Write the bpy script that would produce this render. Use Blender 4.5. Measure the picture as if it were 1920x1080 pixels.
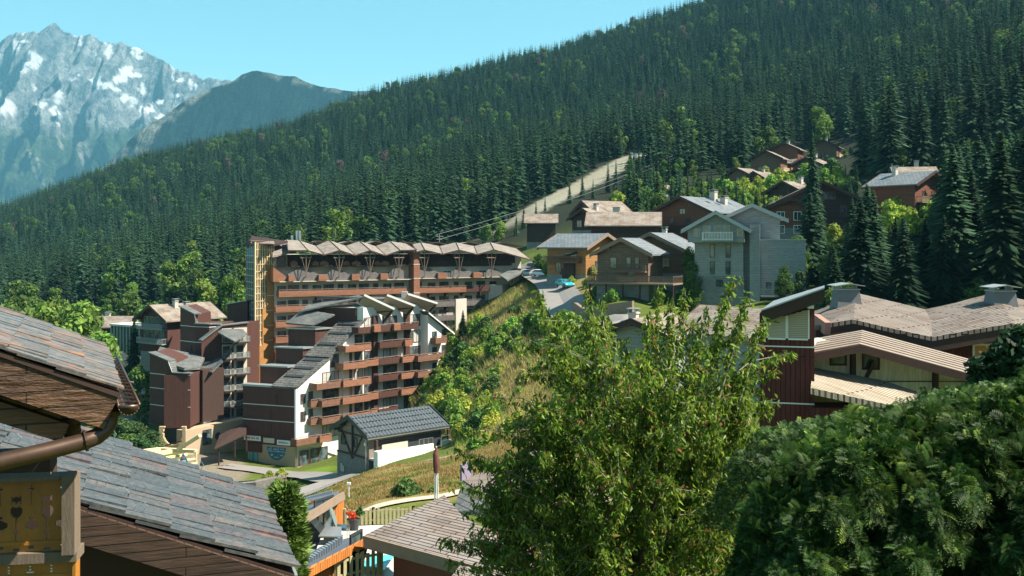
import bpy, math, random
import numpy as np
from mathutils import Vector, Matrix, noise
random.seed(11); rng = np.random.default_rng(7)
R = math.radians; PI = math.pi
for o in list(bpy.data.objects): bpy.data.objects.remove(o)
scene = bpy.context.scene
COL = scene.collection
# ---------------- camera (level, horizon at py 455 of 1080, 36 mm on 36 mm) ----------------
F = 1920.0; HY = 455.0
cam = bpy.data.objects.new('camera', bpy.data.cameras.new('camera')); COL.objects.link(cam)
cam.data.lens = 36; cam.data.sensor_width = 36; cam.data.sensor_fit = 'HORIZONTAL'
cam.data.shift_y = -(540-HY)/1920.0
cam.data.clip_start = 0.3; cam.data.clip_end = 40000
cam.location = (0, 0, 0); cam.rotation_euler = (PI/2, 0, 0)
scene.camera = cam
# ---------------- world + sun ----------------
SUN_EL = R(50); SUN_AZ = R(99)          # azimuth measured from +Y towards +X
world = bpy.data.worlds.new('World'); scene.world = world; world.use_nodes = True
wn = world.node_tree; wn.nodes.clear()
wo = wn.nodes.new('ShaderNodeOutputWorld'); bg = wn.nodes.new('ShaderNodeBackground')
sky = wn.nodes.new('ShaderNodeTexSky'); sky.sky_type = 'NISHITA'; sky.sun_disc = False
sky.sun_elevation = SUN_EL; sky.sun_rotation = SUN_AZ; sky.altitude = 1600
sky.air_density = 1.0; sky.dust_density = 0.6; sky.ozone_density = 1.0
tint = wn.nodes.new('ShaderNodeMix'); tint.data_type = 'RGBA'; tint.blend_type = 'MULTIPLY'; tint.inputs[0].default_value = 1
tint.inputs[7].default_value = (0.85, 1.15, 0.91, 1)
wn.links.new(sky.outputs[0], tint.inputs[6]); wn.links.new(tint.outputs[2], bg.inputs[0])
bg.inputs[1].default_value = 0.08
wn.links.new(bg.outputs[0], wo.inputs[0])
sl = bpy.data.lights.new('sun', 'SUN'); sl.energy = 5.0; sl.angle = R(0.5); sl.color = (1.0, 0.91, 0.76)
sun = bpy.data.objects.new('sun', sl); COL.objects.link(sun)
sdir = Vector((math.sin(SUN_AZ)*math.cos(SUN_EL), math.cos(SUN_AZ)*math.cos(SUN_EL), math.sin(SUN_EL)))
sun.rotation_euler = sdir.to_track_quat('Z', 'Y').to_euler(); sun.location = (300, 50, 400)
scene.view_settings.view_transform = 'Standard'; scene.view_settings.look = 'None'
scene.view_settings.exposure = 1.45; scene.view_settings.gamma = 1
scene.render.engine = 'CYCLES'
try:
    scene.cycles.volume_bounces = 0; scene.cycles.max_bounces = 5; scene.cycles.transparent_max_bounces = 6
    scene.cycles.diffuse_bounces = 3; scene.cycles.glossy_bounces = 2; scene.cycles.transmission_bounces = 3
except Exception: pass

# ---------------- helpers ----------------
def at(px, py, Y): return Vector(((px-960)/F*Y, Y, (HY-py)/F*Y))
def zp(py, Y): return (HY-py)/F*Y
def xp(px, Y): return (px-960)/F*Y
ORG = {}
def tag(o, label=None, cat=None, group=None, kind=None):
    if label: o['label'] = label
    if cat: o['category'] = cat
    if group: o['group'] = group
    if kind: o['kind'] = kind
    return o
def empty(name, loc, label, cat, group=None, rz=0, world=True):
    o = bpy.data.objects.new(name, None); COL.objects.link(o); o.location = loc; o.rotation_euler = (0, 0, rz)
    o.empty_display_size = 0.2
    tag(o, label, cat, group)
    ORG[o.name] = Vector(loc) if world else Vector((0, 0, 0))
    return o
class Fr:                                  # a wall frame: s metres along A->B, o metres outwards, z up
    def __init__(s, A, B):
        s.A = Vector((A[0], A[1])); d = Vector((B[0]-A[0], B[1]-A[1])); s.L = d.length; s.d = d/s.L; s.n = Vector((s.d.y, -s.d.x))
    def p(s, t, o, z):
        q = s.A+s.d*t+s.n*o; return (q.x, q.y, z)
class MB:
    def __init__(s): s.v = []; s.f = []
    def quad(s, *p):
        n = len(s.v); s.v += [tuple(q) for q in p]; s.f.append(tuple(range(n, n+len(p))))
    def hexa(s, p):                         # 8 points: bottom 0-3, top 4-7
        n = len(s.v); s.v += [tuple(q) for q in p]
        for f in ((0,3,2,1),(4,5,6,7),(0,1,5,4),(1,2,6,5),(2,3,7,6),(3,0,4,7)): s.f.append(tuple(n+i for i in f))
    def box(s, x0, x1, y0, y1, z0, z1):
        s.hexa([(x0,y0,z0),(x1,y0,z0),(x1,y1,z0),(x0,y1,z0),(x0,y0,z1),(x1,y0,z1),(x1,y1,z1),(x0,y1,z1)])
    def fb(s, fr, s0, s1, z0, z1, o0, o1):  # box in a wall frame (o1 outwards)
        a, b, c, d = [fr.p(t, o, 0) for t, o in ((s0,o1),(s1,o1),(s1,o0),(s0,o0))]
        s.hexa([(q[0],q[1],z) for z in (z0, z1) for q in (a,b,c,d)])
    def fslope(s, fr, s0, s1, zb0, zb1, zt0, zt1, o0, o1): # box whose bottom/top heights change along s
        a, b, c, d = [fr.p(t, o, 0) for t, o in ((s0,o1),(s1,o1),(s1,o0),(s0,o0))]
        s.hexa([(a[0],a[1],zb0),(b[0],b[1],zb1),(c[0],c[1],zb1),(d[0],d[1],zb0),(a[0],a[1],zt0),(b[0],b[1],zt1),(c[0],c[1],zt1),(d[0],d[1],zt0)])
    def slab(s, p, th):                     # polygon p (3D, CCW from above) with thickness th downwards (vertical)
        n = len(p); k = len(s.v)
        s.v += [tuple(q) for q in p]+[(q[0],q[1],q[2]-th) for q in p]
        s.f.append(tuple(range(k, k+n))); s.f.append(tuple(range(k+2*n-1, k+n-1, -1)))
        for i in range(n):
            j = (i+1) % n; s.f.append((k+i, k+n+i, k+n+j, k+j))
    def prism(s, pts, z0, z1):              # plan polygon CCW
        s.slab([(x, y, z1) for x, y in pts], z1-z0)
    def bar(s, a, b, w, h=None):            # rectangular bar between two points
        h = h or w; a = Vector(a); b = Vector(b); d = (b-a).normalized()
        up = Vector((0,0,1)) if abs(d.z) < 0.95 else Vector((0,1,0))
        x = d.cross(up).normalized(); y = x.cross(d)
        x *= w/2; y *= h/2
        s.hexa([a-x-y, a+x-y, b+x-y, b-x-y, a-x+y, a+x+y, b+x+y, b-x+y])
    def tube(s, pts, r, n=8, cap=True):
        pts = [Vector(p) for p in pts]; rs = r if isinstance(r, (list, tuple)) else [r]*len(pts)
        k0 = len(s.v); ref = None
        for i, p in enumerate(pts):
            d = (pts[min(i+1, len(pts)-1)]-pts[max(i-1, 0)]).normalized()
            if ref is None: ref = d.orthogonal().normalized()
            x = (ref-d*ref.dot(d)).normalized(); ref = x; y = d.cross(x)
            for j in range(n):
                a = 2*PI*j/n; s.v.append(tuple(p+x*(math.cos(a)*rs[i])+y*(math.sin(a)*rs[i])))
        for i in range(len(pts)-1):
            for j in range(n):
                a = k0+i*n+j; b = k0+i*n+(j+1) % n; s.f.append((a, b, b+n, a+n))
        if cap:
            s.f.append(tuple(k0+j for j in range(n-1, -1, -1))); s.f.append(tuple(k0+(len(pts)-1)*n+j for j in range(n)))
    def build(s, name, m, parent=None, label=None, smooth=False, org=None):
        root = parent
        while root is not None and root.parent is not None: root = root.parent
        if org is None: org = ORG[root.name] if root is not None else Vector((0,0,0))
        me = bpy.data.meshes.new(name)
        v = [(a-org.x, b-org.y, c-org.z) for a, b, c in s.v]
        me.from_pydata(v, [], s.f); me.update()
        uvl = me.uv_layers.new(name='UV'); data = np.zeros(len(me.loops)*2, dtype=np.float32)
        for p in me.polygons:
            n = p.normal
            if abs(n.z) > 0.995: t = Vector((1,0,0)); b = Vector((0,1,0))
            else:
                t = Vector((-n.y, n.x, 0)).normalized(); b = n.cross(t)
            for li in p.loop_indices:
                c = me.vertices[me.loops[li].vertex_index].co
                data[2*li] = c.dot(t); data[2*li+1] = c.dot(b)
        uvl.data.foreach_set('uv', data)
        if smooth: me.polygons.foreach_set('use_smooth', [True]*len(me.polygons))
        me.materials.append(m)
        o = bpy.data.objects.new(name, me); COL.objects.link(o)
        if parent is not None: o.parent = parent
        else: o.location = org; ORG[o.name] = Vector(org)
        if label: o['label'] = label
        return o
def npmesh(name, V, Fq, m, cols=None, smooth=False):   # numpy mesh: V (n,3), Fq (m,k)
    me = bpy.data.meshes.new(name); V = np.asarray(V, np.float32); Fq = np.asarray(Fq, np.int32); k = Fq.shape[1]
    me.vertices.add(len(V)); me.vertices.foreach_set('co', V.ravel())
    me.loops.add(Fq.size); me.loops.foreach_set('vertex_index', Fq.ravel())
    me.polygons.add(len(Fq)); me.polygons.foreach_set('loop_start', np.arange(0, Fq.size, k, dtype=np.int32))
    try: me.polygons.foreach_set('loop_total', np.full(len(Fq), k, np.int32))
    except Exception: pass
    if smooth: me.polygons.foreach_set('use_smooth', np.ones(len(Fq), bool))
    me.update(calc_edges=True)
    if cols is not None:
        a = me.color_attributes.new('Col', 'FLOAT_COLOR', 'POINT')
        c = np.ones((len(V), 4), np.float32); c[:, :cols.shape[1]] = cols; a.data.foreach_set('color', c.ravel())
    if m: me.materials.append(m)
    return me
def link(name, me, parent=None, loc=(0,0,0), rz=0, sc=1):
    o = bpy.data.objects.new(name, me); COL.objects.link(o); o.location = loc; o.rotation_euler = (0,0,rz)
    o.scale = (sc,)*3 if not isinstance(sc, tuple) else sc
    if parent is not None: o.parent = parent
    return o

# ---------------- materials ----------------
MATS = {}
def new_mat(name):
    m = bpy.data.materials.new(name); m.use_nodes = True; nt = m.node_tree; nt.nodes.clear()
    out = nt.nodes.new('ShaderNodeOutputMaterial'); p = nt.nodes.new('ShaderNodeBsdfPrincipled')
    nt.links.new(p.outputs[0], out.inputs[0]); MATS[name] = m
    return m, nt, p, out
def nd(nt, t, **k):
    n = nt.nodes.new(t)
    for a, b in k.items(): setattr(n, a, b)
    return n
def mixc(nt, a, b, fac, mode='MIX'):
    n = nd(nt, 'ShaderNodeMix', data_type='RGBA', blend_type=mode)
    for sock, v in ((n.inputs[0], fac), (n.inputs[6], a), (n.inputs[7], b)):
        if hasattr(v, 'links') or hasattr(v, 'is_output'): nt.links.new(v, sock)
        else: sock.default_value = v if isinstance(v, (int, float)) else (*v[:3], 1)
    return n.outputs[2]
def ramp(nt, src, stops):
    r = nd(nt, 'ShaderNodeValToRGB'); e = r.color_ramp.elements
    while len(e) < len(stops): e.new(0.5)
    for i, (p, c) in enumerate(stops):
        e[i].position = p; e[i].color = (*c, 1) if not isinstance(c, (int, float)) else (c, c, c, 1)
    nt.links.new(src, r.inputs[0]); return r.outputs[0]
def noise_n(nt, scale, vec=None, detail=4, rough=0.6, stretch=None):
    n = nd(nt, 'ShaderNodeTexNoise'); n.inputs['Scale'].default_value = scale; n.inputs['Detail'].default_value = detail; n.inputs['Roughness'].default_value = rough
    if vec is not None:
        if stretch:
            mp = nd(nt, 'ShaderNodeMapping'); mp.inputs['Scale'].default_value = stretch; nt.links.new(vec, mp.inputs[0]); vec = mp.outputs[0]
        nt.links.new(vec, n.inputs['Vector'])
    return n.outputs[0]
def bump(nt, p, h, strength=0.4, dist=0.05):
    b = nd(nt, 'ShaderNodeBump'); b.inputs['Strength'].default_value = strength; b.inputs['Distance'].default_value = dist
    nt.links.new(h, b.inputs['Height']); nt.links.new(b.outputs[0], p.inputs['Normal'])
def simple(name, c, rough=0.8, var=0.25, scale=1.5, metal=0, spec=0.3, bmp=0):
    m, nt, p, o = new_mat(name); tc = nd(nt, 'ShaderNodeTexCoord')
    n = noise_n(nt, scale, tc.outputs['Object'], 5)
    col = mixc(nt, [x*(1-var) for x in c], [min(1, x*(1+var)) for x in c], n)
    nt.links.new(col, p.inputs['Base Color']); p.inputs['Roughness'].default_value = rough; p.inputs['Metallic'].default_value = metal
    p.inputs['Specular IOR Level'].default_value = spec
    if bmp: bump(nt, p, n, bmp, 0.05)
    return m
def boards(name, c1, c2, gapc, bw, rh, gap=0.012, vertical=False, rough=0.8, weather=None, wfac=0.5, bmp=0.5, offset=0.5, spec=0.25, vscale=3.0, off_s=0.0):
    """rows of boards / slates / shakes in UV metres"""
    m, nt, p, o = new_mat(name); uv = nd(nt, 'ShaderNodeUVMap', uv_map='UV'); mp = nd(nt, 'ShaderNodeMapping')
    if vertical: mp.inputs['Rotation'].default_value = (0, 0, PI/2)
    nt.links.new(uv.outputs[0], mp.inputs[0])
    # small wobble so the rows are not ruler-straight
    wob = nd(nt, 'ShaderNodeTexNoise'); wob.inputs['Scale'].default_value = 0.8; nt.links.new(mp.outputs[0], wob.inputs[0])
    vm = nd(nt, 'ShaderNodeVectorMath', operation='MULTIPLY_ADD'); nt.links.new(wob.outputs[1], vm.inputs[0]); vm.inputs[1].default_value = (rh*0.25,)*3
    nt.links.new(mp.outputs[0], vm.inputs[2])
    br = nd(nt, 'ShaderNodeTexBrick'); br.offset = offset; nt.links.new(vm.outputs[0], br.inputs['Vector'])
    br.inputs['Scale'].default_value = 1; br.inputs['Brick Width'].default_value = bw; br.inputs['Row Height'].default_value = rh
    br.inputs['Mortar Size'].default_value = gap; br.inputs['Mortar Smooth'].default_value = 0.2; br.inputs['Bias'].default_value = 0
    for k, c in (('Color1', c1), ('Color2', c2), ('Mortar', gapc)): br.inputs[k].default_value = (*c, 1)
    n = noise_n(nt, vscale, vm.outputs[0], 5, 0.65, (0.35, 2.5, 1))
    col = mixc(nt, br.outputs[0], [0.45*x for x in c1], ramp(nt, n, [(0.35, 0.55), (0.6, 0.0)]))
    if weather:
        n2 = noise_n(nt, 0.45, uv.outputs[0], 5); f = ramp(nt, n2, [(0.42, 0.0), (0.62, wfac)])
        col = mixc(nt, col, weather, f)
    col = mixc(nt, col, gapc, br.outputs[1])
    nt.links.new(col, p.inputs['Base Color']); p.inputs['Roughness'].default_value = rough; p.inputs['Specular IOR Level'].default_value = spec
    if bmp:
        inv = nd(nt, 'ShaderNodeMath', operation='MULTIPLY_ADD'); nt.links.new(br.outputs[1], inv.inputs[0]); inv.inputs[1].default_value = -1; nt.links.new(n, inv.inputs[2])
        bump(nt, p, inv.outputs[0], bmp, 0.03)
    return m
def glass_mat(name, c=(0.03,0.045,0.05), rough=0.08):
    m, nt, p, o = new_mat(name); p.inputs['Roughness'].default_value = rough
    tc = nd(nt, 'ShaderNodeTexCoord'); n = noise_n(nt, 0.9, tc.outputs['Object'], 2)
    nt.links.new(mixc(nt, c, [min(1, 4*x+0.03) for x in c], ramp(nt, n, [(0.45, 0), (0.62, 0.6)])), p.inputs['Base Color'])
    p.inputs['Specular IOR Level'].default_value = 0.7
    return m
def leaf_mat(name, transl=0.35, rough=0.6, hue_obj=0.0, gain=1.0, spec=.2):
    """uses the colour attribute of the leaves, shifted a little per object"""
    m, nt, p, out = new_mat(name)
    at_ = nd(nt, 'ShaderNodeAttribute', attribute_name='Col')
    oi = nd(nt, 'ShaderNodeObjectInfo')
    hs = nd(nt, 'ShaderNodeHueSaturation'); nt.links.new(at_.outputs[0], hs.inputs['Color'])
    mr = nd(nt, 'ShaderNodeMapRange'); nt.links.new(oi.outputs['Random'], mr.inputs[0]); mr.inputs[3].default_value = 1-hue_obj; mr.inputs[4].default_value = 1+hue_obj
    mv = nd(nt, 'ShaderNodeMath', operation='MULTIPLY'); nt.links.new(mr.outputs[0], mv.inputs[0]); mv.inputs[1].default_value = gain
    nt.links.new(mv.outputs[0], hs.inputs['Value'])
    mh = nd(nt, 'ShaderNodeMath', operation='MULTIPLY_ADD'); mt = nd(nt, 'ShaderNodeMath', operation='MULTIPLY'); nt.links.new(oi.outputs['Random'], mt.inputs[0]); mt.inputs[1].default_value = 7.31
    fr = nd(nt, 'ShaderNodeMath', operation='FRACT'); nt.links.new(mt.outputs[0], fr.inputs[0])
    nt.links.new(fr.outputs[0], mh.inputs[0]); mh.inputs[1].default_value = -0.035*(hue_obj > 0); mh.inputs[2].default_value = 0.5+0.03*(hue_obj > 0)
    nt.links.new(mh.outputs[0], hs.inputs['Hue'])
    nt.links.new(hs.outputs[0], p.inputs['Base Color']); p.inputs['Roughness'].default_value = rough; p.inputs['Specular IOR Level'].default_value = spec
    tr = nd(nt, 'ShaderNodeBsdfTranslucent'); nt.links.new(hs.outputs[0], tr.inputs[0])
    mx = nd(nt, 'ShaderNodeMixShader'); mx.inputs[0].default_value = transl
    nt.links.new(p.outputs[0], mx.inputs[1]); nt.links.new(tr.outputs[0], mx.inputs[2]); nt.links.new(mx.outputs[0], out.inputs[0])
    return m
M = {}
M['shake'] = boards('grey_shakes', (.31,.26,.22), (.18,.15,.13), (.04,.03,.03), 0.9, 0.26, .02, weather=(.30,.29,.27), wfac=.5)
M['shake_v'] = boards('weathered_boards', (.225,.18,.15), (.13,.10,.085), (.02,.015,.012), 2.6, 0.3, .045, vertical=True, bmp=.8, weather=(.24,.22,.20), wfac=.55)
M['shake_b'] = boards('brown_shakes', (.27,.205,.16), (.16,.12,.095), (.06,.05,.04), 1.4, 0.3, .02, weather=(.32,.30,.27), wfac=.6)
M['shake_d'] = boards('dark_shakes', (.14,.15,.15), (.09,.10,.10), (.03,.03,.03), 1.2, 0.35, .03, weather=(.19,.19,.18), wfac=.6)
M['slate_far'] = boards('grey_slates', (.19,.215,.235), (.13,.15,.17), (.05,.055,.06), 0.8, 0.55, .045, weather=(.24,.25,.255), wfac=.5, rough=.6)
M['metal_roof'] = boards('dark_metal_roof', (.085,.10,.115), (.075,.09,.10), (.02,.025,.03), 40, 0.5, .07, vertical=True, rough=.45, spec=.5)
M['slate'] = None
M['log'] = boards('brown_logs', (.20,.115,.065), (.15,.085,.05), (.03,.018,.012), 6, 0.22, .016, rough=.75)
M['log_red'] = boards('reddish_logs', (.21,.085,.05), (.15,.06,.04), (.03,.014,.01), 6, 0.22, .016, rough=.75)
M['log_grey'] = boards('weathered_logs', (.21,.15,.11), (.16,.115,.085), (.035,.025,.02), 6, 0.24, .018, rough=.85)
M['log_dark'] = boards('dark_logs', (.075,.045,.035), (.055,.035,.03), (.015,.01,.01), 6, 0.22, .016, rough=.85)
M['plank_br'] = boards('dark_brown_boards', (.105,.045,.035), (.082,.036,.029), (.03,.015,.013), 9, 0.16, .012, vertical=True, rough=.75)
M['plank_or'] = boards('orange_boards', (.56,.20,.045), (.42,.14,.035), (.10,.035,.015), 9, 0.16, .014, vertical=True, rough=.6)
M['plank_gold'] = boards('golden_boards', (.50,.25,.08), (.42,.20,.065), (.12,.06,.03), 9, 0.2, .012, vertical=True, rough=.65)
M['plank_red'] = boards('dark_red_boards', (.125,.030,.026), (.095,.022,.02), (.02,.008,.008), 9, 0.19, .018, vertical=True, rough=.7)
M['parapet'] = boards('reddish_brown_parapet', (.33,.15,.09), (.26,.115,.07), (.07,.035,.025), 5, 0.2, .012, rough=.7)
M['parapet_h'] = boards('worn_balcony_boards', (.34,.17,.11), (.25,.12,.08), (.045,.025,.02), 3, 0.14, .03, rough=.7)
M['parapet_g'] = boards('grey_balcony_boards', (.21,.19,.185), (.165,.15,.15), (.06,.05,.05), 9, 0.14, .02, vertical=True, rough=.8)
M['white'] = simple('white_render', (.70,.68,.62), .9, .08, .35)
M['offwhite'] = simple('pale_render', (.50,.46,.38), .9, .1, .5)
M['tan'] = simple('tan_render', (.38,.29,.20), .9, .12, .6)
M['cream'] = boards('cream_boards', (.62,.58,.47), (.56,.52,.42), (.35,.32,.26), 9, 0.3, .01, vertical=True, rough=.8, bmp=.2)
M['concrete'] = simple('pale_concrete', (.45,.41,.37), .9, .18, .5, bmp=.2)
M['grey_clad'] = boards('grey_cladding', (.30,.33,.33), (.26,.29,.29), (.18,.20,.20), 7, 0.33, .02, rough=.85, bmp=.3)
M['grey_stone'] = boards('grey_stone_wall', (.24,.27,.27), (.18,.20,.21), (.12,.13,.13), .7, 0.3, .02, rough=.9)
M['beige_clad'] = boards('beige_cladding', (.27,.22,.18), (.24,.20,.165), (.15,.12,.10), 4, 0.4, .01, rough=.85, bmp=.2)
M['dark_wood'] = simple('dark_stained_wood', (.05,.028,.022), .7, .3, 3)
M['beam'] = simple('weathered_beam', (.22,.16,.12), .8, .3, 3)
M['pale_beam'] = simple('pale_timber', (.62,.49,.30), .8, .25, 2)
M['door_red'] = simple('brown_red_joinery', (.15,.055,.04), .6, .2, 2)
M['trim_white'] = simple('white_painted_trim', (.72,.72,.70), .7, .06, 2)
M['trim_grey'] = simple('grey_metal_trim', (.33,.36,.37), .45, .1, 2, metal=.5)
M['steel'] = simple('galvanised_steel', (.45,.48,.50), .35, .1, 4, metal=.8)
M['dark_metal'] = simple('dark_metal', (.035,.04,.045), .5, .2, 2)
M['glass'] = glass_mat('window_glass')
M['glass_gold'] = glass_mat('sunlit_gold_glass', (.16,.125,.07), .15)  # sunlit gold tone of the tower front put into the glass colour
M['glass_blue'] = glass_mat('shaded_glass', (.02,.035,.045), .1)  # dark blue copy of the glass, shade put into its colour
M['curtain'] = simple('pale_curtain', (.42,.42,.38), .9, .25, 2)
# ---------------- terrain ----------------
CP = []  # (theta, r?, Z) control points given as px, Y, Z
def cp(px, Y, Z): CP.append((math.atan((px-960)/F), math.log(Y), Z))
for px in (-2500, 0, 960, 1900, 4500): cp(px, 3, -8.6)
cp(1500,10,-8); cp(1900,10,-7.5); cp(300,12,-9.5); cp(900,14,-10); cp(-1500,12,-10)
cp(400,25,-11.5); cp(900,25,-11); cp(1400,25,-9.5); cp(1850,22,-8)
cp(300,45,-15.5); cp(560,45,-16.5); cp(590,37,-14.6); cp(700,45,-13.4); cp(700,39,-13.3); cp(700,52,-14.3); cp(1000,45,-12); cp(1300,45,-12.5); cp(1600,48,-12.5); cp(1900,50,-10)
cp(700,60,-15.2); cp(850,58,-14.6); cp(750,75,-17.6); cp(1000,75,-15.5); cp(1300,75,-13.5); cp(1650,75,-9.5); cp(1900,75,-7)
cp(720,98,-21.4); cp(800,98,-21.1); cp(600,92,-22.6); cp(510,92,-23.4); cp(640,110,-25.6); cp(560,125,-29); cp(820,122,-24.3); cp(880,108,-22)
cp(740,118,-25); cp(300,90,-24); cp(0,90,-24); cp(450,125,-30.5)
cp(950,115,-19.8); cp(950,140,-17.4); cp(1050,122,-16); cp(1100,122,-12.9); cp(1150,95,-13.6); cp(1250,100,-14.5); cp(1400,100,-12)
cp(850,192,-17.8); cp(805,170,-24); cp(850,140,-22.4); cp(900,165,-16); cp(950,180,-12.5)
cp(1008,205,-6.6); cp(1035,180,-7.4); cp(1050,165,-8.2); cp(1062,150,-10); cp(1095,140,-10.8); cp(1170,130,-9.5)
cp(1150,150,-7.0); cp(1240,150,-8); cp(1080,182,-5.4); cp(1100,200,-3); cp(1200,200,-.5); cp(1310,148,-10.5); cp(1400,130,-9.5); cp(1480,150,-6.8); cp(1310,205,.5)
cp(1550,130,-8.5); cp(1700,110,-8.5); cp(1850,110,-8.5); cp(2100,110,-5)
cp(1530,192,1.5); cp(1700,192,6); cp(1900,190,8); cp(2200,200,25)
cp(1015,270,.6); cp(1130,235,1.5); cp(1200,250,5); cp(1400,260,12); cp(1500,262,13.2); cp(1440,330,22.5); cp(1550,380,30.5)
cp(1000,330,11.3); cp(1090,375,21.5); cp(1190,425,36.5); cp(1300,400,33); cp(1550,430,46); cp(1700,300,28); cp(1900,300,36)
cp(1550,750,139); cp(1550,950,222); cp(1550,1150,330); cp(1900,700,166); cp(1900,900,262); cp(2200,600,170); cp(2300,1000,370); cp(1300,800,118)
cp(1200,800,106); 
for px, py in ((-300,500),(14,408),(135,362),(284,309),(406,282),(575,240),(677,200),(751,178),(846,157),(948,128),(1100,92),(1200,58),(1290,27)):
    cp(px, 1250, (HY-py)/F*1250); cp(px, 1100, (HY-py)/F*1250*.84-4); cp(px, 1430, (HY-py)/F*1250-14)

cp(900,850,91); cp(600,800,44); cp(300,700,3); cp(0,750,-15); cp(-400,700,-60)
for px, z in ((-600,-260),(0,-180),(600,-80),(1000,20),(1300,160),(1700,330),(2300,520)): cp(px, 2100, z)
for px, z in ((-600,-500),(0,-480),(600,-450),(1300,-100),(2300,300)): cp(px, 3400, z)
cp(700,320,0); cp(900,335,2.5); cp(450,300,-17); cp(100,330,-24); cp(-300,300,-45)
cp(230,260,-31); cp(60,200,-36); cp(230,170,-31); cp(350,185,-34); cp(450,165,-34); cp(556,157,-34.6); cp(480,192,-33); cp(650,195,-28); cp(620,160,-34); cp(590,150,-33); cp(400,150,-33); cp(300,140,-31.5); cp(-200,150,-33); cp(720,172,-32)
for th in (-1.4, -2.2, PI, 2.2, 1.4):
    for r_, z in ((12,-8),(100,-8+25*(th>0)-12*(th<0)),(400,40 if th > 0 else -40),(1500,300 if th > 0 else -60),(3400,500 if th>0 else -300)):
        CP.append((th, math.log(r_), z))
_cp = np.array(CP)
# r for in-view points is Y/cos(theta)
for i in range(len(_cp)):
    if abs(_cp[i,0]) < 1.2: _cp[i,1] -= math.log(math.cos(_cp[i,0]))
SC = np.array([2.2, 1.0])
_P = _cp[:, :2]*SC
def kern(d): return d
_D = np.sqrt(((_P[:,None]-_P[None])**2).sum(-1)); _n = len(_P)
_A = np.zeros((_n+3, _n+3)); _A[:_n,:_n] = kern(_D)-np.eye(_n)*0.003; _A[:_n,_n] = 1; _A[:_n,_n+1:] = _P; _A[_n:,:_n] = _A[:_n,_n:].T
_W = np.linalg.solve(_A, np.concatenate([_cp[:,2], np.zeros(3)]))
def GZ(x, y):
    x = np.atleast_1d(np.asarray(x, float)); y = np.atleast_1d(np.asarray(y, float))
    th = np.arctan2(x, y); r = np.log(np.maximum(np.hypot(x, y), 3)); q = np.stack([th, r], -1)*SC
    out = np.empty(len(q))
    for i in range(0, len(q), 20000):
        d = np.sqrt(((q[i:i+20000,None]-_P[None])**2).sum(-1)); out[i:i+20000] = kern(d)@_W[:_n]+_W[_n]+q[i:i+20000]@_W[_n+1:]
    return out
def gz(x, y): return float(GZ(x, y)[0])
def ground_pt(px, Y, dz=0): x = xp(px, Y); return Vector((x, Y, gz(x, Y)+dz))
ths = np.concatenate([np.linspace(-PI, -0.62, 40, endpoint=False), np.linspace(-0.62, 0.62, 300, endpoint=False), np.linspace(0.62, PI, 41)])
rs = np.concatenate([[0.5, 1.5], np.exp(np.arange(math.log(3), math.log(3600), 0.016)), [6000, 12000, 26000]])
TT, RR = np.meshgrid(ths, rs); GX = (RR*np.sin(TT)).ravel(); GY = (RR*np.cos(TT)).ravel(); RRf = RR.ravel()
GZv = GZ(GX*np.minimum(1, 3600/RRf), GY*np.minimum(1, 3600/RRf)); GZv = np.where(RRf > 3700, np.minimum(GZv, -500)-200, GZv)
def fnoise(x, y, s, oct=3):              # cheap smooth value noise by sines
    o = np.zeros_like(x); a = 1
    for k in range(oct):
        f = s*2**k; o += a*(np.sin(x*f*1.0+y*f*0.63+k*1.7)*np.sin(y*f*1.13-x*f*0.41+k*4.1)); a *= .55
    return o/1.9
GZv = GZv+np.where((RRf > 60), 0.18*fnoise(GX, GY, .5), 0)
PXg = 960+F*GX/np.maximum(GY, 1e-3); inv = (GY > 1)
# surface colours of the ground (own colours: forest floor, meadow, dry grass, gravel)
forest_floor = np.array([.020,.026,.016]); meadow = np.array([.085,.115,.022]); dry = np.array([.22,.175,.065]); gravel = np.array([.40,.35,.28]); dirt = np.array([.12,.085,.05])
n1 = fnoise(GX, GY, .21)*.5+.5; n2 = fnoise(GX+31, GY-7, .07)*.5+.5
gc = np.tile(meadow, (len(GX), 1))*(0.7+.6*n1)[:,None]
def blend(mask, col):
    global gc
    gc = gc*(1-mask[:,None])+np.asarray(col)*mask[:,None]
sm = lambda a, b, x: np.clip((x-a)/(b-a), 0, 1)**2*(3-2*np.clip((x-a)/(b-a), 0, 1))
blend(sm(235, 290, RRf)*1.0, forest_floor)
blend(inv*sm(1480,1560,PXg)*sm(95,115,RRf), forest_floor)
bank = inv*sm(820,900,PXg)*(1-sm(1120,1180,PXg))*sm(100,120,GY)*(1-sm(185,210,GY))
blend(bank*sm(.35,.75,n2+.25*n1), dry)
mound = inv*sm(560,620,PXg)*(1-sm(1000,1080,PXg))*sm(56,60,GY)*(1-sm(104,112,GY))
blend(mound*(.55+.45*sm(.3,.6,n1)), dry*1.05)
def patch(px, Y, wpx, wY, col, a=1.0):
    d = ((PXg-px)/wpx)**2+((np.log(np.maximum(GY,1))-math.log(Y))/wY)**2
    blend(inv*a*(1-sm(.6,1.2,d+.35*(n1-.5))), col)
patch(850, 101, 75, .06, gravel); patch(905, 108, 40, .05, gravel*.9)
patch(590, 140, 50, .07, [.13,.20,.02]); patch(690, 103, 40, .025, [.16,.20,.03]); patch(700, 57, 90, .03, [.13,.15,.03])
patch(400, 148, 70, .12, [.20,.17,.13]); patch(230, 150, 60, .2, [.05,.06,.03])
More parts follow.
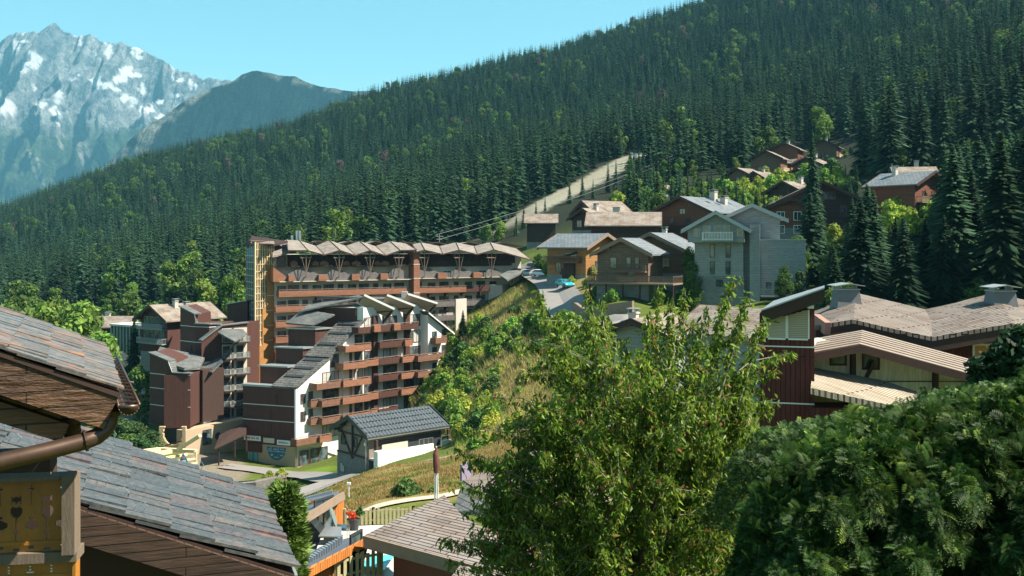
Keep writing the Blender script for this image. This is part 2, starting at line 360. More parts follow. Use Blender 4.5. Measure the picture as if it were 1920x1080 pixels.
# piste strip
d_p = np.abs((GX-xp(1000,330))*(425-330)-(GY-330)*(xp(1190,425)-xp(1000,330)))/math.hypot(425-330, xp(1190,425)-xp(1000,330))
piste_mask = inv*(1-sm(7,9,d_p+2*(n1-.5)))*sm(305,325,GY)*(1-sm(425,440,GY))
blend(piste_mask, [.30,.285,.22])
nt_, nr_ = len(ths), len(rs)
ii = np.arange(nr_-1)[:,None]*nt_+np.arange(nt_-1)[None]; ii = ii.ravel()
gm, nt, p, out = new_mat('ground_cover')
an = nd(nt, 'ShaderNodeAttribute', attribute_name='Col'); tc = nd(nt, 'ShaderNodeTexCoord')
nA = noise_n(nt, 1.1, tc.outputs['Object'], 8, .7); nB = noise_n(nt, 6, tc.outputs['Object'], 4, .7)
c_ = mixc(nt, an.outputs[0], [.35,.35,.3], ramp(nt, nA, [(.3,.9),(.6,0)]), 'MULTIPLY')
c_ = mixc(nt, c_, [.30,.24,.09], ramp(nt, nB, [(.55,0),(.75,.35)]))
c_ = mixc(nt, c_, an.outputs[0], .45)
nt.links.new(c_, p.inputs['Base Color']); p.inputs['Roughness'].default_value = 1; p.inputs['Specular IOR Level'].default_value = .1
bump(nt, p, nA, .6, .3)
gme = npmesh('ground', np.stack([GX, GY, GZv], -1), np.stack([ii, ii+1, ii+1+nt_, ii+nt_], -1)[:, ::-1], gm, gc, True)
tag(link('ground', gme), 'mountain slope of grass and forest floor around the village', 'ground', kind='structure')

# ---------------- road ribbons ----------------
def ribbon(name, pts, w, m, dz, label, cat='road', both=False):
    P = []                                # pts: (px, Y); Catmull-Rom
    q = [Vector((xp(a, b), b)) for a, b in pts]; q = [q[0]*2-q[1]]+q+[q[-1]*2-q[-2]]
    for i in range(1, len(q)-2):
        for k in range(10):
            t = k/10; P.append(.5*((2*q[i])+(q[i+1]-q[i-1])*t+(2*q[i-1]-5*q[i]+4*q[i+1]-q[i+2])*t*t+(3*q[i]-q[i-1]-3*q[i+1]+q[i+2])*t**3))
    P.append(q[-2]); b = MB(); n = 6; rows = []
    for i, c in enumerate(P):
        d = (P[min(i+1, len(P)-1)]-P[max(0, i-1)]).normalized(); s = Vector((d.y, -d.x))
        zc = gz(c.x, c.y)
        rows.append([(c.x+s.x*w*(j/n-.5), c.y+s.y*w*(j/n-.5), max(zc*.75+.25*gz(c.x+s.x*w*(j/n-.5), c.y+s.y*w*(j/n-.5)), gz(c.x+s.x*w*(j/n-.5), c.y+s.y*w*(j/n-.5)))+dz) for j in range(n+1)])
    for a, c in zip(rows, rows[1:]):
        for j in range(n): b.quad(a[j], c[j], c[j+1], a[j+1])
    o = b.build(name, m, None, org=Vector((0,0,0))); tag(o, label, cat, kind='structure'); return rows
M['asphalt'] = simple('worn_asphalt', (.21,.195,.185), .9, .15, .6, bmp=.2)
M['path'] = simple('gravel_path', (.42,.36,.28), .95, .2, 1.2)
ribbon('road', [(985,222),(1008,205),(1030,186),(1045,168),(1060,153),(1085,141),(1130,132),(1180,128)], 5.6, M['asphalt'], .14, 'pale village road winding down past the parked cars')
ribbon('road', [(400,78),(470,86),(530,92),(590,99),(640,107),(600,122),(560,140),(500,150),(420,152)], 4.2, M['asphalt'], .16, 'shaded access road below the dark metal roofed shed')
ribbon('path', [(640,57.5),(700,57.5),(770,58.5),(850,60),(930,64)], 1.1, M['path'], .1, 'narrow pale footpath behind the slatted garden fence', 'path')

# ---------------- far mountains ----------------
def poly_interp(tab): 
    xs, ys = zip(*tab); return lambda p: np.interp(p, xs, ys)
def mountain(name, label, sil, Yr, Yb, zb, px0, px1, nx, ny, amp, fine, m, colf, seed):
    f = poly_interp(sil); px = np.linspace(px0, px1, nx); X = (px-960)/F*Yr; zr = (HY-f(px))/F*Yr+np.array([fine*.16*noise.fractal(Vector((x*.009, seed, 0)), .7, 2.2, 5) for x in X])
    vs = np.concatenate([np.linspace(0, 1, ny), [1.06, 1.2]])
    V = np.zeros((len(vs), nx, 3)); H = np.zeros((len(vs), nx))
    for i, v in enumerate(vs):
        Yv = Yb+(Yr-Yb)*v
        for j in range(nx):
            x = X[j]; u = min(v, 1)
            base = zb+(zr[j]-zb)*(u**1.25) if v <= 1 else zr[j]-(v-1)*(Yr-Yb)*1.1
            q = Vector((x*.0011+seed, Yv*.00045, v*.6))
            r1 = 1-abs(noise.fractal(q, 1.0, 2.1, 4)*1.6); r2 = noise.fractal(Vector((x*.005+seed, Yv*.0022, 1.3)), .9, 2.1, 5)
            r3 = 1-abs(noise.fractal(Vector((x*.0042+seed*2+.35*r2, Yv*.0012, 4.2)), 1.0, 2.0, 4)*1.7)
            env = math.sin(PI*min(1, u))**.7 if u < .999 else 0
            d = amp*env*((r1-.6)+.55*(r3-.6))+fine*r2*(.15+env)
            V[i,j] = (x, Yv-0.6*d, base+.75*d*(1 if v <= 1 else .3)); H[i,j] = r1+.5*r3
    idx = (np.arange(len(vs)-1)[:,None]*nx+np.arange(nx-1)[None]).ravel()
    me = npmesh(name, V.reshape(-1,3), np.stack([idx, idx+1, idx+1+nx, idx+nx], -1), m, colf(V, H, px, vs).reshape(-1,4), False)
    return tag(link(name, me), label, 'mountain', kind='structure')
def rockmat(name, dark, scale):
    m, nt, p, o = new_mat(name); an = nd(nt, 'ShaderNodeAttribute', attribute_name='Col'); tc = nd(nt, 'ShaderNodeTexCoord')
    n = noise_n(nt, scale, tc.outputs['Object'], 9, .72, (1.6,.6,.5)); n2 = noise_n(nt, scale*6, tc.outputs['Object'], 6, .8)
    def fa(s):
        q = nd(nt, 'ShaderNodeMath', operation='MULTIPLY'); nt.links.new(s, q.inputs[0]); nt.links.new(an.outputs['Alpha'], q.inputs[1]); return q.outputs[0]
    c = mixc(nt, an.outputs[0], dark, fa(ramp(nt, n, [(.42,.85),(.54,0)])), 'MULTIPLY'); c = mixc(nt, c, dark, fa(ramp(nt, n2, [(.44,.8),(.56,0)])), 'MULTIPLY'); n3 = noise_n(nt, scale*2.2, tc.outputs['Object'], 8, .75, (2.2,.8,.45)); c = mixc(nt, c, dark, fa(ramp(nt, n3, [(.45,.9),(.53,0)])), 'MULTIPLY')  # crevice shade put into the colour as dark streaks
    nt.links.new(c, p.inputs['Base Color']); p.inputs['Roughness'].default_value = .95; p.inputs['Specular IOR Level'].default_value = .1
    bump(nt, p, n2, 1.0, 60)
    return m
SNOW = [(80,112,17,9),(15,200,16,14),(5,185,12,6),(78,195,20,11),(100,205,8,16),(240,130,16,9),(258,96,16,11),(262,108,12,7),(225,150,22,12),(195,160,25,14),(218,170,16,10),(340,150,14,7),(280,205,20,12),(330,180,9,6),(42,78,10,3),(150,140,8,5),(300,218,14,7),(60,290,0,0),(108,225,4,18),(14,208,12,6),(180,150,14,9),(250,140,20,5),(300,190,10,6)]
def col1(V, H, px, vs):
    P = np.stack([960+F*V[...,0]/V[...,1], HY-F*V[...,2]/V[...,1]], -1); nz = fnoise(V[...,0], V[...,2], .012, 4)
    rock = np.array([.42,.43,.42]); green = np.array([.10,.14,.07])
    c = np.tile(rock, V.shape[:2]+(1,))*(1+.18*nz[...,None])
    g = sm(225,262,P[...,1]+18*nz+.10*(P[...,0]-200)*(P[...,0]>200)-.05*(P[...,0]<60)*60)
    c = c*(1-g[...,None])+green*g[...,None]
    for a, b, w in ((108,250,3),(112,230,3),(160,265,4),(152,290,4),(60,305,2),(75,320,2)):
        k = (np.abs(P[...,0]-a-(P[...,1]-b)*.25) < w)*(np.abs(P[...,1]-b) < 28); c[k > 0] = (.42,.40,.37)
    sn = np.zeros(V.shape[:2])
    for a, b, w, h in SNOW:
        if w: sn = np.maximum(sn, 1-sm(.5,.72,((P[...,0]-a+.2*(P[...,1]-b))/w)**2+((P[...,1]-b)/h)**2+1.1*nz+.5*fnoise(V[...,0]+7, V[...,2], .045, 3)))
    st_ = fnoise(V[...,0]+.25*V[...,2], V[...,2]*.22, .02, 4); sn = np.maximum(sn, sm(.30,.42,st_+.25*nz)*sm(240,150,P[...,1]) if False else sm(.40,.5,st_+.3*nz)*(P[...,1] < 205-25*nz)*.85)
    sn = np.maximum(sn, sm(.55,.7,nz*.9+.35*(H-1))*(P[...,1] < 215)*(P[...,0] < 430)*.9)
    c = c*(1-sn[...,None])+np.array([.95,.96,.97])*sn[...,None]; return np.concatenate([c, (1-.85*sn)[...,None]], -1)
M['rock'] = rockmat('grey_rock_and_snow', (.42,.47,.52), .004)
mountain('mountain', 'high grey rocky mountain with snow patches at the far left', [(-500,230),(-200,130),(-60,92),(0,76),(20,62),(50,56),(75,60),(105,48),(125,60),(160,66),(185,75),(225,80),(250,88),(275,96),(300,112),(330,128),(360,136),(385,144),(425,150),(470,172),(520,205),(600,262),(900,380)],
    8000, 5600, -900, -450, 900, 460, 250, 430, 170, M['rock'], col1, 3.1)
def col2(V, H, px, vs):
    P = np.stack([960+F*V[...,0]/V[...,1], HY-F*V[...,2]/V[...,1]], -1); nz = fnoise(V[...,0], V[...,2], .03, 4)
    f = np.array([.02,.055,.055]); c = np.tile(f, V.shape[:2]+(1,))*(1+.4*nz[...,None])  # blue of the haze put into the forest colour
    pale = np.array([.62,.60,.54])
    edge = np.interp(P[...,1], [150,170,200,250,300,330], [440,385,335,265,225,190])
    w = np.interp(P[...,1], [150,180,230,270,310,340], [10,18,38,52,72,80])
    k = (1-sm(.3,1.0,(P[...,0]-edge)/w))*sm(-.25,.15,nz+.12)*(P[...,0] < edge+w)
    top = (np.abs(P[...,1]-np.interp(P[...,0],[430,480,550,700],[140,136,150,180])) < 7)*sm(-.1,.3,nz)*.45
    k = np.maximum(k, top); sp = sm(.62,.75,fnoise(V[...,0]+99, V[...,2]*1.4, .045, 3))*.8; k = np.maximum(k, sp*(P[...,1] < 235)*(P[...,0]>450))
    pat = ((P[...,0]-545)/14)**2+((P[...,1]-138)/3)**2 < 1
    c = c*(1-k[...,None])+pale*k[...,None]; c[pat] = (.8,.8,.8); return np.concatenate([c, np.ones(c.shape[:2]+(1,))], -1)
M['fell'] = rockmat('wooded_fell', (.45,.5,.45), .012)
mountain('mountain_ridge', 'rounded forested ridge in blue haze in front of the rocky mountain', [(-300,560),(60,430),(180,322),(215,292),(260,246),(300,221),(340,192),(370,176),(400,165),(435,153),(455,139),(480,133),(510,137),(550,142),(575,153),(620,164),(660,171),(700,173),(760,180),(850,192),(1100,230),(1300,300)],
    4600, 3500, -450, -100, 1250, 400, 130, 120, 45, M['fell'], col2, 9.4)

# ---------------- trees: prototypes ----------------
def spruce_mesh(name, H, Rm, levels, nb, seg, seed, col, m, droop=.35, wf=.2):
    r = np.random.default_rng(seed); V = []; Fq = []; C = []
    for i in range(levels):
        t0 = i/levels; n = max(4, int(nb*(1-.5*t0))); a0 = r.random()*6.28; lump = .8+.4*r.random()
        for b in range(n):
            t = min(.995, t0+(.85*r.random())/levels); z = H*(.07+.93*max(t,0)); rad = Rm*(1-t)**.8*lump*(.8+.4*r.random())+.12
            a = a0+2*PI*(b+.9*r.random())/n; L = rad*(.5+.7*r.random()); w = L*wf+.09
            ca, sa = math.cos(a), math.sin(a); k = col*(.45+1.1*r.random())*np.array([1+.2*r.random(), 1, 1-.15*r.random()])
            pr = None
            for s in range(seg+1):
                q = s/seg; x = L*q; zz = z-droop*L*q**1.3+.12*L*q**3*(t > .5); ww = w*math.sin(PI*min(1, .18+.82*q)+.05)+.02
                if seg > 2: ww *= (.75+.5*r.random())
                l = (x*ca-ww*sa, x*sa+ww*ca, zz-.35*ww); c = (x*ca, x*sa, zz+.05); rr_ = (x*ca+ww*sa, x*sa-ww*ca, zz-.35*ww)
                cur = len(V); V += [l, c, rr_]; C += [k]*3
                if pr is not None: Fq += [(pr, pr+1, cur+1, cur), (pr+1, pr+2, cur+2, cur+1)]
                pr = cur
    me = npmesh(name, V, Fq, m, np.array(C)); return me
def leafcloud(name, clumps, nleaf, size, col, m, seed, dark=.55, flat=.0):
    """many small leaf faces spread through uneven clumps: clumps = (x,y,z,r)"""
    r = np.random.default_rng(seed); cl = np.array(clumps); wgt = cl[:,3]**2.2; wgt /= wgt.sum()
    k = r.choice(len(cl), nleaf, p=wgt); d = r.normal(size=(nleaf,3)); d /= np.linalg.norm(d, axis=1)[:,None]
    rad = cl[k,3]*(.55+.5*r.random(nleaf)**.6); C = cl[k,:3]+d*rad[:,None]*np.array([1,1,.85])
    n = d+.9*r.normal(size=(nleaf,3)); n[:,2] += .4; n /= np.linalg.norm(n, axis=1)[:,None]
    t = np.cross(n, r.normal(size=(nleaf,3))); t /= np.linalg.norm(t, axis=1)[:,None]; b = np.cross(n, t)
    s = size*(.6+.8*r.random(nleaf))[:,None]
    V = np.stack([C-t*s*.8, C-b*s*.45+t*s*.1, C+t*s*.9, C+b*s*.45], 1).reshape(-1,3)
    tone = (.6+.8*r.random(nleaf))*np.repeat(.8+.4*r.random(len(cl)), 1)[k]
    cc = np.asarray(col)[None]*tone[:,None]*np.stack([1+.35*(r.random(nleaf)-.5), np.ones(nleaf), np.ones(nleaf)], 1)
    return npmesh(name, V, np.arange(4*nleaf).reshape(-1,4), m, np.repeat(cc, 4, 0))
def clumpset(seed, H, Rw, n, zlo=.25, pointy=.0):
    r = random.Random(seed); out = []
    for i in range(n):
        t = r.random(); z = H*(zlo+(1-zlo)*t); e = math.sin(PI*(.12+.83*t))**.8*(1-pointy*t)
        a = r.random()*2*PI; q = Rw*e*r.random()**.5*.8; out.append((q*math.cos(a), q*math.sin(a), z-.1*H, Rw*(.24+.22*r.random())*(1-.4*pointy*t)))
    return out
def trunk_mesh(name, H, r0, m, limbs=0, seed=1, lean=.03):
    b = MB(); r = random.Random(seed); pts = [(lean*H*(k/5)**2, 0, H*k/5-.6*(k == 0)) for k in range(6)]
    b.tube(pts, [r0*(1-.17*k) for k in range(6)], 7)
    for i in range(limbs):
        z = H*(.35+.5*i/limbs); a = r.random()*6.28; L = H*(.28-.15*i/limbs); x0 = lean*H*(z/H)**2
        b.tube([(x0,0,z),(x0+L*.5*math.cos(a),L*.5*math.sin(a),z+L*.35),(x0+L*math.cos(a),L*math.sin(a),z+L*.9)], [r0*.4,r0*.25,r0*.08], 5)
    me = bpy.data.meshes.new(name); me.from_pydata(b.v, [], b.f); me.update(); me.materials.append(m); return me
M['bark'] = simple('brown_bark', (.085,.065,.05), .9, .35, 4, bmp=.5)
M['bark_pale'] = simple('pale_bark', (.25,.22,.18), .9, .3, 4, bmp=.4)
M['needles'] = leaf_mat('spruce_needles', .2, .9, .55, spec=.04)
M['leaves'] = leaf_mat('broad_leaves', .38, .6, .22)
GRN = np.array([.019,.043,.024])
sp_far = [spruce_mesh('spruce_far', 20, 2.7+.45*k, 18, 10, 2, 50+k, GRN*(1.15+.12*k), M['needles'], .42, .2) for k in range(3)]
sp_mid = [spruce_mesh('spruce_mid', 20, 3.1+.4*k, 32, 15, 3, 60+k, GRN*(1.2+.12*k), M['needles'], .45, .15) for k in range(3)]
sp_near = [spruce_mesh('spruce_near', 20, 3.3+.3*k, 66, 24, 5, 70+k, GRN*(1.25+.12*k), M['needles'], .5, .10) for k in range(3)]
tr_sp = trunk_mesh('spruce_trunk', 18.5, .26, M['bark'], lean=.0)
LG = [.12,.19,.04]; LG2 = [.09,.15,.035]; LG3 = [.17,.25,.045]
dc = [leafcloud('broadleaf_crown', clumpset(80+k, 12, 3.6, 26, .22, .3*(k % 2)), 2600, .42, [LG2, LG, LG3, [.06,.11,.035]][k], M['leaves'], 90+k) for k in range(4)]
dc_near = [leafcloud('broadleaf_crown_fine', clumpset(84+k, 12, 3.6, 40, .12, .35), 9000, .24, [LG2, LG, LG3][k], M['leaves'], 94+k) for k in range(3)]
dead = leafcloud('bare_crown', clumpset(99, 14, 3.0, 22, .2, .5), 1700, .30, [.15,.10,.095], M['leaves'], 99)
tr_dc = trunk_mesh('broadleaf_trunk', 9, .2, M['bark_pale'], 6, 5)
# far forest = stuff (geometry nodes instances on points)
protos = bpy.data.collections.new('forest_prototypes')
for k, me in enumerate(sp_far+[dc[0], dc[1], dead]):
    o = bpy.data.objects.new('forest_tree_%d' % k, me); protos.objects.link(o)
N = 0; P = []
step = 6.2
xs = np.arange(-720, 980, step); ys = np.arange(240, 1640, step)
X, Y = np.meshgrid(xs, ys); X = X.ravel()+rng.uniform(-4.3, 4.3, X.size); Y = Y.ravel()+rng.uniform(-4.3, 4.3, Y.size)
PX = 960+F*X/Y; ok = (PX > -120) & (PX < 2040)
lower = np.interp(PX, [-100,0,100,170,290,300,470,640,1000,1001,1150,1190,1200,1330,1480,1490,1600,1610,2100], [330,320,310,320,320,300,262,262,330,345,395,430,350,335,345,405,405,205,205])
upper = np.interp(PX, [-100,0,300,600,1000,1300,1600,2100], [1330,1330,1350,1370,1380,1380,1250,1000])
ok &= (Y > lower) & (Y < upper)
dp = np.abs((X-xp(1000,330))*(425-330)-(Y-330)*(xp(1190,425)-xp(1000,330)))/math.hypot(425-330, xp(1190,425)-xp(1000,330))
ok &= ~((dp < 8) & (Y < 437))
ok &= ~((dp < 10) & (Y < 437) & (X > xp(1000,330)+(Y-330)*(xp(1190,425)-xp(1000,330))/(425-330)))
for (a, b, w) in ((1440,330,20),(1550,380,20),(1475,345,18),(1400,300,14),(1520,340,16),(1700,215,14),(1350,290,10)):
    ok &= ~((np.abs(PX-a) < w*F/b*.5+10) & (Y < b+8) & (Y > b-45))
    ok &= ~((X-xp(a,b) > -3) & (X-xp(a,b) < 62) & (np.abs(Y-b+5) < 15))
thin = rng.random(X.size) < .96-.3*(fnoise(X+50, Y-20, .021, 3) > .55); ok &= thin
X, Y = X[ok], Y[ok]; Z = GZ(X, Y); PX = 960+F*X/Y
order = np.argsort(Y); X, Y, Z, PX = X[order], Y[order], Z[order], PX[order]
clus = fnoise(X, Y, .012, 2); small = rng.random(len(X))
isd = (small < .028+.11*(clus > .4)+.25*((Y < 330) & (PX < 700)))          # broadleaf among the spruces
scl = (.5+.75*rng.random(len(X))**.8)*(1+.12*fnoise(X, Y, .03, 2))
scl = np.where(isd, scl*1.5, scl)
NI = 62
spr_idx = np.where(~isd)[0]; near = spr_idx[:NI]; dec_idx = np.where(isd & (Y < 640))[0][:130]
rest = np.setdiff1d(np.arange(len(X)), np.concatenate([near, dec_idx]))
print('forest', len(X), 'rest', len(rest), 'near max Y', Y[near[-1]], 'dec', len(dec_idx))
pm = bpy.data.meshes.new('forest'); pm.vertices.add(len(rest)); pm.vertices.foreach_set('co', np.stack([X[rest], Y[rest], Z[rest]-.4], -1).astype(np.float32).ravel())
kd = np.where(isd[rest], np.where(rng.random(len(rest)) < .08, 5, rng.integers(3, 5, len(rest))), rng.integers(0, 3, len(rest))).astype(np.int32)
for nm, ty, da in (('kind', 'INT', kd), ('yaw', 'FLOAT', rng.uniform(0, 6.28, len(rest)).astype(np.float32)), ('size', 'FLOAT', scl[rest].astype(np.float32))):
    a = pm.attributes.new(nm, ty, 'POINT'); a.data.foreach_set('value', da)
fo = link('forest', pm); tag(fo, 'dense dark spruce forest covering the mountainside', 'forest', kind='stuff')
ng = bpy.data.node_groups.new('forest_scatter', 'GeometryNodeTree')
ng.interface.new_socket('Geometry', in_out='INPUT', socket_type='NodeSocketGeometry'); ng.interface.new_socket('Geometry', in_out='OUTPUT', socket_type='NodeSocketGeometry')
gi = ng.nodes.new('NodeGroupInput'); go = ng.nodes.new('NodeGroupOutput'); ci = ng.nodes.new('GeometryNodeCollectionInfo'); ci.inputs['Collection'].default_value = protos
ci.inputs['Separate Children'].default_value = True; ci.inputs['Reset Children'].default_value = True
iop = ng.nodes.new('GeometryNodeInstanceOnPoints'); iop.inputs['Pick Instance'].default_value = True
def na(name, ty):
    n = ng.nodes.new('GeometryNodeInputNamedAttribute'); n.data_type = ty; n.inputs[0].default_value = name
    return n.outputs[0]
cx = ng.nodes.new('ShaderNodeCombineXYZ'); ng.links.new(na('yaw', 'FLOAT'), cx.inputs[2])
ng.links.new(gi.outputs[0], iop.inputs['Points']); ng.links.new(ci.outputs[0], iop.inputs['Instance']); ng.links.new(na('kind', 'INT'), iop.inputs['Instance Index'])
ng.links.new(cx.outputs[0], iop.inputs['Rotation']); ng.links.new(na('size', 'FLOAT'), iop.inputs['Scale'])
ng.links.new(iop.outputs[0], go.inputs[0])
md = fo.modifiers.new('scatter', 'NODES'); md.node_group = ng
# individual trees
def tree(kind, name, loc, sc, rz, label, group, cat='tree', crown=None, trunk=None, wide=1.0):
    r = bpy.data.objects.new(name, None); COL.objects.link(r); r.location = loc; r.rotation_euler = (0,0,rz); r.scale = (sc*wide, sc*wide, sc); r.empty_display_size = .3
    tag(r, label, cat, group)
    c = link('crown', crown, r); t = link('trunk', trunk, r); return r
def spruce(x, y, h, label, group, near=0, wide=1.0, z=None):
    me = (sp_near if near == 2 else sp_mid)[random.randrange(3)]
    return tree('s', 'spruce', (x, y, (gz(x, y) if z is None else z)-.3), h/20, random.random()*6.28, label, group, crown=me, trunk=tr_sp, wide=wide)
def broadleaf(x, y, h, label, group, k=None, fine=0, z=None, wide=1.0):
    k = random.randrange(3) if k is None else k; me = dc_near[k] if fine else dc[k]
    return tree('d', 'broadleaf_tree', (x, y, (gz(x, y) if z is None else z)-.3), h/12, random.random()*6.28, label, group, crown=me, trunk=tr_dc, wide=wide)
def zone(px):
    return ('at the far left' if px < 470 else 'behind the long zigzag roofed apartment building' if px < 1000 else 'beside the pale clearing' if px < 1200 else 'above the chalets' if px < 1600 else 'on the right hand slope')
for i in near: spruce(X[i], Y[i], 20*scl[i], ('tall' if scl[i] > .85 else 'short')+(' slim' if scl[i] % .1 > .05 else ' full')+' dark spruce in the wood '+zone(PX[i]), 'spruces at the edge of the wood '+zone(PX[i]))
for i in dec_idx: broadleaf(X[i], Y[i], 12*scl[i]*.8, ('large' if scl[i] > .9 else 'small')+(' yellow green' if i % 3 == 2 else ' light green' if i % 3 else ' deep green')+' broadleaf tree in the wood '+zone(PX[i]), 'broadleaf trees in the wood '+zone(PX[i]), k=int(i) % 3)
# ---------------- building helpers ----------------
def window(fr, s, z, w, h, root, o=0.02, frame=None, glass=None, cols=1, t=.09, name='window'):
    frame = frame or M['door_red']; glass = glass or M['glass']; b = MB()
    b.fb(fr, s-w/2-t, s-w/2, z-t, z+h+t, o, o+.07); b.fb(fr, s+w/2, s+w/2+t, z-t, z+h+t, o, o+.07)
    b.fb(fr, s-w/2, s+w/2, z-t, z, o, o+.09); b.fb(fr, s-w/2, s+w/2, z+h, z+h+t, o, o+.07)
    for k in range(1, cols): b.fb(fr, s-w/2+w*k/cols-.03, s-w/2+w*k/cols+.03, z, z+h, o, o+.05)
    f = b.build(name, frame, root); g = MB(); g.fb(fr, s-w/2, s+w/2, z, z+h, o-.01, o+.02); g.build('pane', glass, f); return f
def railing(b, fr, s0, s1, z, o0, o1, h=1.0, step=.18, w=.05, sides=True):
    """baluster railing round a balcony whose slab spans o0..o1"""
    b.fb(fr, s0, s1, z+h-.08, z+h, o1-.07, o1+.01); b.fb(fr, s0, s1, z+.12, z+.2, o1-.05, o1)
    n = max(1, int((s1-s0)/step))
    for k in range(n+1): x = s0+(s1-s0)*k/n; b.fb(fr, x-w/2, x+w/2, z+.02, z+h-.08, o1-.05, o1-.01)
    if sides:
        for x in (s0, s1-.06): b.fb(fr, x, x+.06, z+h-.08, z+h, o0, o1-.07)
        m = max(1, int((o1-o0)/.3))
        for x in (s0, s1-.06):
            for k in range(m): oo = o0+(o1-o0)*k/m; b.fb(fr, x, x+.05, z+.02, z+h-.08, oo, oo+.05)
def roof_gable(b, w, d, zr, rise, over, th, ov_f=None, ov_b=None):
    """gable roof over local footprint w x d, ridge along y; returns eave z"""
    ov_f = over if ov_f is None else ov_f; ov_b = over if ov_b is None else ov_b
    sl = rise/(w/2); xe = w/2+over; ze = zr-sl*xe
    y0, y1 = -d/2-ov_f, d/2+ov_b
    b.slab([(-xe,y0,ze),(0,y0,zr),(0,y1,zr),(-xe,y1,ze)], th); b.slab([(0,y0,zr),(xe,y0,ze),(xe,y1,ze),(0,y1,zr)], th)
    return ze
def chalet(name, label, px, py, Y, rot, w, d, h, rise, wall, roof, over=1.0, base=None, base_h=0, wins=(), balcs=(), chims=(), trim=None, group=None, skirt=3, th=.22, gable=None, name_cat='chalet', winf=None, ov_f=None, props=(), doors=(), brail=None, skylights=()):
    P = at(px, py, Y); root = empty(name, P, label, name_cat, group, rz=rot, world=False)
    fr = {'f': Fr((-w/2,-d/2),(w/2,-d/2)), 'r': Fr((w/2,-d/2),(w/2,d/2)), 'l': Fr((-w/2,d/2),(-w/2,-d/2)), 'b': Fr((w/2,d/2),(-w/2,d/2))}
    b = MB(); x0, x1, y0, y1 = -w/2, w/2, -d/2, d/2
    zt = h+rise; k = len(b.v)
    b.v += [(x0,y0,base_h),(x1,y0,base_h),(x1,y0,h),(0,y0,zt),(x0,y0,h),(x0,y1,base_h),(x1,y1,base_h),(x1,y1,h),(0,y1,zt),(x0,y1,h)]
    b.f += [(k,k+1,k+2,k+3,k+4),(k+6,k+5,k+9,k+8,k+7),(k+1,k+6,k+7,k+2),(k+5,k,k+4,k+9)]
    b.build('wall', wall, root)
    c = MB(); c.box(x0-.08, x1+.08, y0-.08, y1+.08, -skirt, base_h); c.build('stone_base' if base else 'foundation', base or M['grey_stone'], root)
    rb = MB(); ze = roof_gable(rb, w, d, zt+.12+th, rise, over, th, ov_f); rf = rb.build('roof', roof, root)
    # verge boards + purlins
    of = over if ov_f is None else ov_f
    vb = MB(); sl = rise/(w/2); xe = w/2+over; zr = zt+.12
    for sx in (-1, 1):
        for yy in (y0-of-.05, y1+over-.01):
            q = [(0,yy,zr+.1),(sx*xe,yy,zr-sl*xe+.1)]; vb.hexa([(q[0][0],yy,zr-.28),(q[1][0],yy,zr-sl*xe-.28),(q[1][0],yy+.06,zr-sl*xe-.28),(q[0][0],yy+.06,zr-.28),(q[0][0],yy,zr+.3),(q[1][0],yy,zr-sl*xe+.3),(q[1][0],yy+.06,zr-sl*xe+.3),(q[0][0],yy+.06,zr+.3)])
    vb.build('verge_board', trim or M['dark_wood'], rf)
    pb = MB()
    for fx in (-.96, -.5, 0, .5, .96):
        xx = fx*w/2; zz = zt-abs(fx)*rise-.12; pb.box(xx-.11, xx+.11, y0-of+.1, y0, zz-.2, zz)
    pb.build('purlins', trim or M['dark_wood'], root)
    for (f, s, z, ww, hh, *cc) in wins: window(fr[f], s*fr[f].L, z, ww, hh, root, frame=winf, cols=cc[0] if cc else 2)
    for (f, s, z, ww, hh) in doors: window(fr[f], s*fr[f].L, z, ww, hh, root, frame=winf, cols=1, name='door')
    for (f, s0, s1, z, dep) in balcs:
        bb = MB(); L = fr[f].L; bb.fb(fr[f], s0*L, s1*L, z-.18, z, 0.0, dep); ba = bb.build('balcony', brail or wall, root)
        rr = MB(); railing(rr, fr[f], s0*L, s1*L, z, 0, dep, 1.0, .22, .1); rr.build('railing', brail or wall, ba)
    for (xx, yy, hh, ww) in chims:
        cb = MB(); zz = zt+.3-abs(xx)*sl; cb.box(xx-ww/2, xx+ww/2, yy-ww/2, yy+ww/2, zz-.8, zz+hh); cb.box(xx-ww/2-.1, xx+ww/2+.1, yy-ww/2-.1, yy+ww/2+.1, zz+hh, zz+hh+.1)
        co = cb.build('chimney', M['concrete'], rf); cc = MB()
        for sx in (-1,1): cc.box(xx+sx*(ww/2-.05)-.04, xx+sx*(ww/2-.05)+.04, yy-ww/2, yy+ww/2, zz+hh+.1, zz+hh+.45)
        cc.slab([(xx-ww/2-.15,yy-ww/2-.15,zz+hh+.52),(xx+ww/2+.15,yy-ww/2-.15,zz+hh+.52),(xx+ww/2+.15,yy+ww/2+.15,zz+hh+.52),(xx-ww/2-.15,yy+ww/2+.15,zz+hh+.52)], .07); cc.build('chimney_cap', M['trim_grey'], co)
    for (side, y_, u) in skylights:
        s_ = MB(); x_ = side*u; z_ = zt+.12+th-u*sl
        s_.slab([(x_-side*.5, y_-.45, z_+.5*sl+.08), (x_+side*.5, y_-.45, z_-.5*sl+.08), (x_+side*.5, y_+.45, z_-.5*sl+.08), (x_-side*.5, y_+.45, z_+.5*sl+.08)][::(1 if side > 0 else -1)], .1); s_.build('skylight', M['glass_blue'], rf)
    return root
PI2 = PI/2
